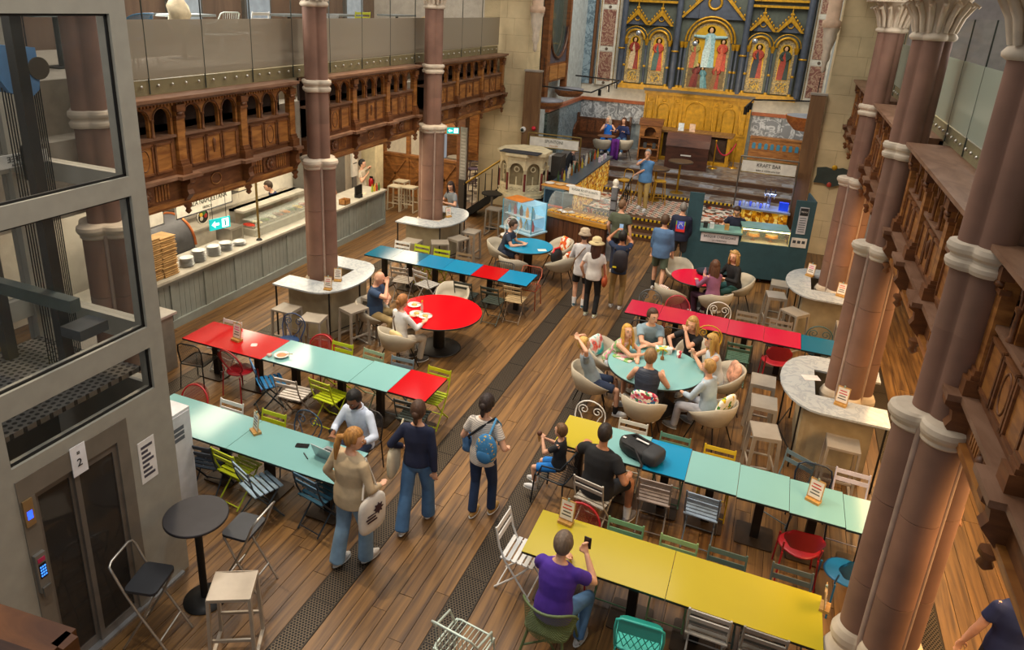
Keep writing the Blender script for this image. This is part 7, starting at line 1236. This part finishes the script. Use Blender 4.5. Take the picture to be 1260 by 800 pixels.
# walking in the aisle
p = person((-3.72, 5.62), -15, 'woman in a beige jacket and pale jeans walking with a white tote bag', 1.03, feet=((-.1, -.12, 0), (.1, .14, 0)), hands=((-.26, .05, .95), (.22, .22, 1.05)), turn=-50, nod=12, top=('#bfa987', 'long', .10), bottom=('', 'wide', DEN2), hair=('pony', '#a8763a'), skin=SKL, wd=1.25, shoes='#c9c4bc', vox=.013)
tote = lambda x, y, z, w_, h: MB().ell((x, y, z), (.055, w_, h), 14, 12, fn=lambda q: Vector((q.x, math.copysign(abs(q.y / w_) ** .6, q.y) * w_, math.copysign(abs(q.z / h) ** .6, q.z) * h)))
worn(p, tote(.31, .02, .85, .2, .24), 'tote_bag', M('#d6cfc4', .85, bump=.2), 'white printed tote bag on the shoulder of the beige jacketed woman', 'bag', [('strap', MB().tube([(.3, .12, 1.08), (.2, .04, 1.5), (.29, -.1, 1.08)], .014, 6), M('#cfc7ba', .85)), ('print_star', MB().lathe([(.06, 0), (.06, .006)], n=16, fn=lambda a: 1 + .25 * math.cos(8 * a), mat=Matrix.Translation((.366, .06, .93)) @ Matrix.Rotation(PI / 2, 4, 'Y')), M('#3a2228', .7)), ('print_lines', MB().bx(.366, .370, -.12, .02, .84, .86).bx(.366, .370, -.1, .04, .80, .82).bx(.366, .370, -.1, .0, .88, .895), M('#3a2228', .7))])
p = person((-3.36, 6.5), 8, 'woman in a navy long sleeved top and blue jeans walking away', 1.0, feet=((-.1, -.22, 0), (.1, .2, 0)), hands=((-.24, .12, 1.02), (.24, -.04, .82)), top=('#1c2440', 'long', .02), bottom=('', 'wide', DEN), hair=('bun', '#4a3020'), skin=SKL, shoes='#d8d8d6', vox=.013)
worn(p, tote(-.30, .0, .88, .17, .22), 'tote_bag', M('#d8cdb2', .85, bump=.2), 'cream canvas bag on the shoulder of the woman in navy', 'bag', [('strap', MB().tube([(-.3, .1, 1.08), (-.19, .03, 1.46), (-.29, -.09, 1.08)], .014, 6), M('#cfc3a6', .85))])
p = person((-2.7, 6.98), -4, 'woman in a striped tee and dark jeans with a blue backpack', 1.0, feet=((-.09, -.02, 0), (.09, .16, 0)), hands=((-.16, .2, 1.06), (.24, .16, 1.0)), nod=12, top=('#c9c0b4', 'short', .1, pattern(('#d8d0c6', '#d8d0c6', '#9a948e'), 14, 'Z', .85)), bottom=('#1f3558', 'trousers'), hair=('bun', '#2a1c18'), skin=SKL, shoes='#a8844a', vox=.013)
worn(p, MB().ell((.12, -.17, 1.16), (.14, .08, .2), 16, 12), 'small_backpack', pattern(('#3a7fb4', '#3f86bb', '#3a7fb4', '#3a7fb4', '#3579ae', '#3a7fb4', '#4a8fc4', '#3a7fb4', '#3a7fb4', '#3a7fb4', '#d8b23a'), 45, 'voronoi', .8), 'blue patterned backpack on one shoulder', 'backpack', [('pocket', MB().ell((.12, -.235, 1.08), (.1, .03, .09), 12, 8), M('#3573a6', .8)), ('strap', MB().tube([(.14, -.14, 1.34), (.16, -.02, 1.5), (.17, .1, 1.36), (.18, .06, 1.1)], .016, 6), M('#4a8fc0', .8)), ('cross_strap', MB().tube([(.14, .02, 1.49), (0, -.12, 1.38), (-.16, -.1, 1.2), (-.2, .02, 1.08)], .015, 6), M('#16181c', .8))])
worn(p, MB().ell((-.23, .08, 1.0), (.08, .13, .17), 12, 10, fn=lambda q: q * (1 + .12 * math.sin(q.z * 40 + q.y * 25))), 'denim_jacket', DEN, 'folded denim jacket over the arm of the backpack woman', 'jacket')
# seated: laptop
p = person((-4.5, 7.05), 176, 'bearded man in a white shirt working at the laptop', 1.04, .46, 6, feet=((-.14, .36, 0), (.14, .34, 0)), hands=((-.26, .40, .80), (.14, .42, .82)), nod=28, skin=SKD, top=('#c9d4e6', 'rolled'), bottom=('#1f2a44', 'trousers'), hair=('short', '#14110f'), beard='#1a1411', collar='#dfe6f2', wd=1.1, vox=.013)
worn(p, MB().tube([(.205, .335, .815), (.215, .37, .82)], .033, 12), 'wrist_watch', M('#16181c', .4), 'dark watch on the wrist of the man with the laptop', 'watch')
# red round table
p = person((-6.5, 10.72), -84, 'bald man in a navy tee with folded arms and hand on chin', 1.04, .46, 4, feet=((-.14, .38, 0), (.15, .36, 0)), hands=((.06, .30, .86), (.02, .27, 1.16)), nod=22, skin=SKL, top=('#2c4260', 'short'), bottom=('#9a8458', 'trousers'), hair=('bald', '#000000'), wd=1.14, poles=((-.5, .3, -.6), (.7, .4, -.8)))
p = person((-5.55, 9.98), -24, 'woman with a ginger bun in a white top seen from behind', .98, .46, 4, hands=((-.18, .38, .80), (.18, .40, .80)), nod=8, skin=SKL, top=('#d8d8d8', 'rolled'), bottom=('#b9b0a0', 'trousers'), hair=('bun', '#a06a3a'), shoes='#4a4a4a')
worn(p, MB().tube([(-.11, .02, 1.02), (-.02, -.12, .95), (.08, -.15, .78), (.15, -.12, .64)], .012, 6), 'cross_strap', M('#4a3a2c', .7), 'thin brown bag strap across the white top', 'strap')
# teal row and yellow table
p = person((-1.93, 7.74), 84, 'small boy in a black tee and blue shorts holding an ice cream', .72, .45, 0, feet=((-.1, .3, .1), (.12, .36, .06)), hands=((-.03, .24, .86), (.05, .24, .82)), turn=-10, skin=SKL, top=('#23252a', 'short'), bottom=('#1a76c9', 'shorts'), socks='#e8e8e8', hair=('short', '#6a4a2c'), shoes='#c9c9c9', curl=.9, vox=.012)
t = worn(p, MB().lathe([(.008, .78), (.026, .88)], (.0, .30, 0), 10), 'ice_cream', M('#b98a4a', .7), 'chocolate ice cream cone held by the small boy', 'ice cream', [('scoop', MB().ell((0, .30, .905), (.034, .034, .036), 10, 8), M('#5a3420', .6))])
p = person((-1.36, 7.5), -14, 'man in a black tee sitting with his back to the camera', 1.06, .46, 4, feet=((-.12, .38, 0), (.32, .32, 0)), hands=((-.42, .42, .80), (.30, .22, .70)), turn=8, nod=4, skin=SKM, top=('#1a1b1e', 'short'), bottom=('#1d2026', 'shorts'), socks='#d8d8d8', hair=('crop', '#2a211c'), shoes='#8a8a90', wd=1.2, vox=.013)
p = person((-1.28, 5.45), -6, 'person in a purple tee photographing with a phone', 1.02, .46, 8, feet=((-.14, .3, 0), (.22, .25, 0)), hands=((-.10, .42, .82), (.17, .36, 1.02)), nod=10, skin=SKL, top=('#4a2a94', 'short'), bottom=('', 'trousers', DEN), hair=('short', '#6a5a4c'), wd=1.14, curl=.9, vox=.012, poles=((-.6, .2, -.7), (.6, .2, -.8)))
worn(p, MB().bx(.11, .185, .42, .43, 1.04, 1.17), 'phone', M('#15161a', .3), 'black phone held up by the person in purple', 'phone')
# teal round table
p = person((-2.1, 10.14), -72, 'boy in a grey tee leaning back with his hands on his head', .92, .46, -22, feet=((-.16, .46, 0), (.16, .42, 0)), hands=((-.07, -.28, 1.26), (.09, -.28, 1.26)), poles=((-1, .2, .6), (1, .2, .6)), nod=-6, turn=10, skin=SKL, top=('#8a9aa4', 'short'), bottom=('#23304a', 'shorts'), socks='#1c1c20', hair=('short', '#c9a45a'), shoes='#c9ccd0')
p = person((-2.02, 10.98), -108, 'girl with long blonde hair resting her arms on the teal table', .95, .46, 30, hands=((.10, .56, .80), (-.04, .58, .82)), turn=-38, nod=-22, skin=SKL, top=('#7fa06a', 'none', .05, pattern(('#7fa06a', '#e0c8c0', '#9ab88a', '#d88aa0'), 24, 'voronoi', .85)), bottom=('#c9d4e4', 'shorts'), hair=('long', '#c99a44'), poles=((-.8, .2, -.2), (.8, .2, -.2)))
p = person((-1.53, 11.66), -163, 'man in a grey blue tee with folded arms at the teal table', 1.04, .46, 16, hands=((.08, .44, .80), (-.10, .46, .81)), turn=24, skin=SKL, top=('#7f97a4', 'short'), bottom=('#3a4048', 'trousers'), hair=('short', '#4a3020'), wd=1.12, poles=((-.8, .1, -.2), (.8, .1, -.2)))
p = person((-.74, 11.7), 154, 'blonde woman in a black tee with a hand on her chin', 1.0, .46, 14, hands=((.02, .30, 1.10), (.18, .42, .80)), nod=6, turn=12, skin=SKL, top=('#1d1d20', 'short'), bottom=('#2a2c34', 'trousers'), hair=('long', '#b08a4c'), poles=((-.5, .4, -.8), (.8, .1, -.3)))
p = person((-.3, 11.1), 116, 'blonde woman with sunglasses on her head clasping her hands', .98, .46, 14, hands=((-.03, .42, .98), (.03, .43, .99)), nod=2, skin=SKL, top=('#c9d2da', 'none'), bottom=('#c9c4bc', 'trousers'), hair=('long', '#b8924c'), curl=1., poles=((-.7, .3, -.9), (.7, .3, -.9)))
worn(p, MB().ell((.035, .085, .07), (.028, .014, .02), 10, 6).ell((-.035, .085, .07), (.028, .014, .02), 10, 6).tube([(-.07, .02, .07), (-.05, .085, .072), (.05, .085, .072), (.07, .02, .07)], .005, 5).xf(p['HM']), 'sunglasses', M('#1a1412', .2), 'dark sunglasses pushed up into blonde hair', 'sunglasses')
p = person((-.3, 10.06), 64, 'fair haired boy in a light blue shirt at the teal table', .96, .46, 8, feet=((-.1, .5, 0), (.24, .42, 0)), hands=((-.16, .40, .72), (.16, .36, .66)), skin=SKL, top=('#a9bccb', 'rolled'), bottom=('#b9bcc4', 'trousers'), hair=('short', '#b0894e'), shoes='#8f9498')
p = person((-1.22, 9.84), 0, 'man in a navy gilet sitting with his back to the camera', 1.03, .46, 6, hands=((-.20, .42, .80), (.20, .42, .80)), skin=SKL, top=('#2a3344', 'none', .06, M('#2a3344', .5, vary=.1, scale=5, stretch=(1, 1, 8), bump=.5)), bottom=('#2c3038', 'trousers'), hair=('short', '#8a6a44'), wd=1.1)
# blue and small red round tables
VX = .018
p = person((-5.66, 15.3), -88, 'young man in a dark tee leaning on the round blue table', 1.0, .46, 16, hands=((-.05, .46, .80), (.14, .50, .80)), nod=18, skin=SKL, top=('#2f3a4c', 'short'), bottom=('#26304a', 'shorts'), hair=('short', '#3a2a1e'), vox=VX)
p = person((-.72, 14.7), 44, 'long haired woman in a purple top seen from behind', .98, .46, 6, hands=((-.14, .4, .80), (.18, .42, .82)), turn=-30, skin=SKL, top=('#8a5878', 'long'), bottom=('#4a2a40', 'trousers'), hair=('long', '#5a3a26'), vox=VX)
p = person((-.36, 15.6), 128, 'curly blonde woman in a black hoodie facing the camera', 1.02, .46, 10, hands=((-.12, .36, .80), (.16, .38, .82)), turn=28, skin=SKL, top=('#17181b', 'long'), bottom=('#1d4a4a', 'trousers'), hair=('wavy', '#b08a50'), wd=1.1, vox=VX)
worn(p, MB().tube([(-.13, .08, .82), (-.06, .15, .93), (.06, .15, .93), (.13, .08, .82)], .006, 5).tube([(0, .15, .9), (0, .15, .7)], .006, 5), 'hoodie_piping', M('#d8d8d4', .7), 'white piping lines on the black hoodie', 'trim')
# standing group by the sweets stall
p = person((-3.42, 14.12), 5, 'woman in a white hoodie, black shorts and a beige bucket hat', 1.0, nod=5, hands=((-.12, .26, 1.1), (.14, .26, 1.1)), top=('#d4d4d6', 'long', .2), bottom=('#1c1c20', 'shorts'), socks='#e6e6e6', skin=SKL, hair=('short', '#3a2a20'), shoes='#2f5a6a', vox=VX)
HATP = [(.105, .0), (.135, -.045), (.13, -.05), (.098, .0), (.095, .07), (.06, .095), (.0, .1)]
worn(p, MB().lathe(HATP, (0, -.01, .06), 20).xf(p['HM']), 'bucket_hat', M('#b9a88e', .9), 'beige bucket hat on the woman in the hoodie', 'hat'); worn(p, MB().tube([(.14, .05, 1.45), (.02, -.14, 1.36), (-.14, -.13, 1.1), (-.18, 0, .98)], .012, 6), 'bag_strap', M('#7a5a3c', .7), 'brown bag strap across the white hoodie', 'strap')
p = person((-3.06, 13.74), 2, 'woman in a white tee, black trousers and a cream sun hat', .98, turn=12, hands=((-.24, .1, .9), (.25, .1, .82)), top=('#d8d6d2', 'short', .08), bottom=('#18191c', 'trousers'), skin=SKL, hair=('long', '#4a2e22'), shoes='#c9d0b8', vox=VX)
worn(p, MB().lathe([(.1, .0), (.165, -.03), (.16, -.036), (.096, -.004), (.094, .07), (.055, .1), (.0, .104)], (0, -.01, .065), 20).xf(p['HM']), 'sun_hat', M('#cdbb8c', .9), 'cream brimmed sun hat', 'hat')
worn(p, MB().ell((.24, -.02, .84), (.06, .11, .13), 12, 10), 'shoulder_bag', M('#a84a26', .6), 'rust orange leather bag hanging at her hip', 'bag', [('strap', MB().tube([(.24, .04, .95), (.17, .0, 1.43), (.24, -.08, .95)], .012, 6), M('#8a3c20', .6))])
p = person((-2.68, 14.45), 6, 'man with a dark backpack holding up a phone', 1.0, hands=((-.16, .26, 1.66), (.0, .28, 1.62)), nod=-6, poles=((-1, .3, -.6), (1, .3, -.8)), top=('#1f2f4c', 'short'), bottom=('#94794c', 'trousers'), skin=SKM, hair=('short', '#17130f'), vox=VX, curl=1.)
worn(p, MB().ell((.02, -.2, 1.14), (.16, .1, .25), 14, 12, fn=lambda q: Vector((math.copysign(abs(q.x / .16) ** .7, q.x) * .16, q.y, math.copysign(abs(q.z / .25) ** .7, q.z) * .25))), 'dark_backpack', M('#26232a', .7), 'dark backpack with a yellow tag', 'backpack', [('yellow_tag', MB().bx(-.12, -.04, -.31, -.29, 1.02, 1.05), M('#d8c41a', .6)), ('strap', MB().tube([(.12, -.1, 1.36), (.13, .04, 1.44), (.13, .12, 1.25), (.15, -.05, 1.02)], .018, 6), M('#1c1a1e', .7)), ('strap', MB().tube([(-.12, -.1, 1.36), (-.13, .04, 1.44), (-.13, .12, 1.25), (-.15, -.05, 1.02)], .018, 6), M('#1c1a1e', .7))]); worn(p, MB().bx(-.12, -.04, .34, .35, 1.66, 1.80), 'phone', M('#8fb4d8', .3, emit=.4), 'lit phone held up by the man with the backpack', 'phone')
p = person((-3.18, 16.6), -8, 'man in an olive tee standing at the sweets stall', 1.06, turn=-30, hands=((-.26, .1, .95), (.30, .02, .9)), top=('#4a5140', 'short', .06), bottom=('#20263a', 'trousers'), skin=SKL, hair=('crop', '#6a4e36'), wd=1.2, vox=VX)
p = person((-2.04, 15.9), -6, 'man in a denim shirt and green shorts walking away', 1.05, feet=((-.12, .14, 0), (.13, -.16, 0)), top=('#4f7098', 'rolled', .14), bottom=('#4f5c4c', 'shorts'), skin=SKL, hair=('short', '#4a3626'), wd=1.14, vox=VX, socks='#2a2a2e')
p = person((-1.83, 17.3), 2, 'man in a navy sweatshirt with a colourful back print', 1.04, feet=((-.12, .02, 0), (.14, .1, 0)), top=('#18203a', 'long', .1), bottom=('#3a3c42', 'shorts'), skin=SKL, hair=('crop', '#77736e'), wd=1.18, vox=VX, shoes='#2f7a52', socks='#1c1c20')
worn(p, MB().bx(-.11, .11, -.163, -.158, 1.13, 1.40), 'back_print', M('#4a55d8', .7), 'red, yellow and blue print on the navy sweatshirt', 'print', [('red_patch', MB().prism([(-.11, 1.13), (.11, 1.13), (.08, 1.2), (-.08, 1.2)], -.168, -.163, 'y').bx(-.11, -.085, -.168, -.163, 1.13, 1.3).bx(.085, .11, -.168, -.163, 1.13, 1.3), M('#d03028', .7)), ('yellow_patch', MB().bx(-.11, -.085, -.168, -.163, 1.3, 1.4).bx(.085, .11, -.168, -.163, 1.3, 1.4), M('#8ab03a', .7)), ('white_marks', MB().tube([(.05 * math.cos(a), -.168, 1.27 + .06 * math.sin(a)) for a in [k * .6 for k in range(8)]], .008, 5).tube([(-.04, -.168, 1.36), (.05, -.168, 1.36)], .008, 5), M('#c9d4f0', .7))])
# chancel and staff
p = person((-3.45, 21.1, .45), 172, 'man in a blue tee and khaki trousers drinking in the chancel', 1.06, feet=((-.12, .1, 0), (.12, -.12, 0)), hands=((.03, .24, 1.5), (-.0, .0, 0)) if False else ((.24, .22, 1.1), (.0, .2, 1.6)), poles=((-.6, -.2, -.8), (.9, .2, -.8)), top=('#5a8cc0', 'short', .12), bottom=('#b59a5c', 'trousers'), skin=SKL, hair=('crop', '#8a8a8a'), wd=1.12, vox=VX)
p = person((-6.1, 27.35, .9), 186, 'grey haired woman in a blue dress on the chancel bench', .98, .46, 6, hands=((-.2, .3, .85), (.1, .34, .95)), turn=-40, top=('#1f6fd0', 'none'), bottom=('#2278d8', 'wide'), skin=SKL, hair=('wavy', '#b9ada0'), vox=.022)
p = person((-5.5, 27.35, .9), 172, 'dark haired woman in a navy cardigan on the chancel bench', .98, .46, 6, hands=((-.14, .34, .86), (.16, .34, .86)), top=('#1f2c58', 'long'), bottom=('', 'trousers', DEN), skin=SKL, hair=('long', '#4a2a1c'), vox=.022)
p = person((-.62, 18.25), 176, 'young man in a dark tee serving inside the green stall', 1.0, hands=((-.2, .3, 1.18), (.2, .3, 1.18)), nod=28, lean=10, top=('#20243a', 'short'), bottom=('#24262c', 'trousers'), skin=SKL, hair=('short', '#3a261c'), vox=VX)
p = person((-7.75, 16.9), 150, 'long haired woman sitting at the farther left marble table', 1.0, .76, 10, feet=((-.12, .25, .25), (.12, .25, .25)), hands=((-.14, .36, 1.12), (.14, .36, 1.12)), nod=20, turn=40, top=('#7f868c', 'short'), bottom=('#3a3f4a', 'trousers'), skin=SKL, hair=('long', '#33211a'), vox=VX)
place('bar_stool', TAUPE, (-7.75, 16.86), 150, 'taupe bar stool under the long haired woman', 'stool', 'metal bar stools')
p = person((-11.0, 17.5), -80, 'woman with dark hair raising a hand behind the counter', .98, hands=((-.16, .16, 1.48), (.12, .2, 1.3)), top=('#c9bba6', 'short'), bottom=('#2a2a2e', 'trousers'), skin=SKL, hair=('short', '#15110f'), vox=.022)
p = person((-11.0, 15.8), -100, 'staff member in black standing behind the counter past the column', 1.02, top=('#1b1d26', 'short'), bottom=('#1d1d22', 'trousers'), skin=SKM, hair=('short', '#15110f'), vox=.022)
p = person((-11.4, 14.3), 150, 'staff member in navy bending over the food display', 1.02, lean=25, nod=20, top=('#23304f', 'short'), bottom=('#1d1d22', 'trousers'), skin=SKL, hair=('short', '#3a2a1c'), vox=.022)
p = person((-5.95, 21.3, .45), -60, 'bartender in dark clothes with a blue apron behind the cocktail bar', 1.0, lean=20, nod=20, hands=((-.1, .4, 1.1), (.2, .4, 1.1)), top=('#26282e', 'short'), bottom=('#2a5a9a', 'trousers'), skin=SKL, hair=('short', '#2a1c14'), vox=.022)
p = person((2.35, 8.3), -20, 'person in a white shirt and pale jeans behind the thick column', 1.02, top=('#c9ccd0', 'short', .2), bottom=('', 'trousers', DEN2), skin=SKL, hair=('short', '#5a402c'), vox=.016)
p = person((2.62, 6.35), 10, 'person in a navy top cut off by the bottom right corner', 1.02, hands=((-.30, .1, .85), (.3, .0, .9)), top=('#1d2c5c', 'short', .15), bottom=('#23283a', 'trousers'), skin=SKL, hair=('short', '#3a2a20'), vox=.016)
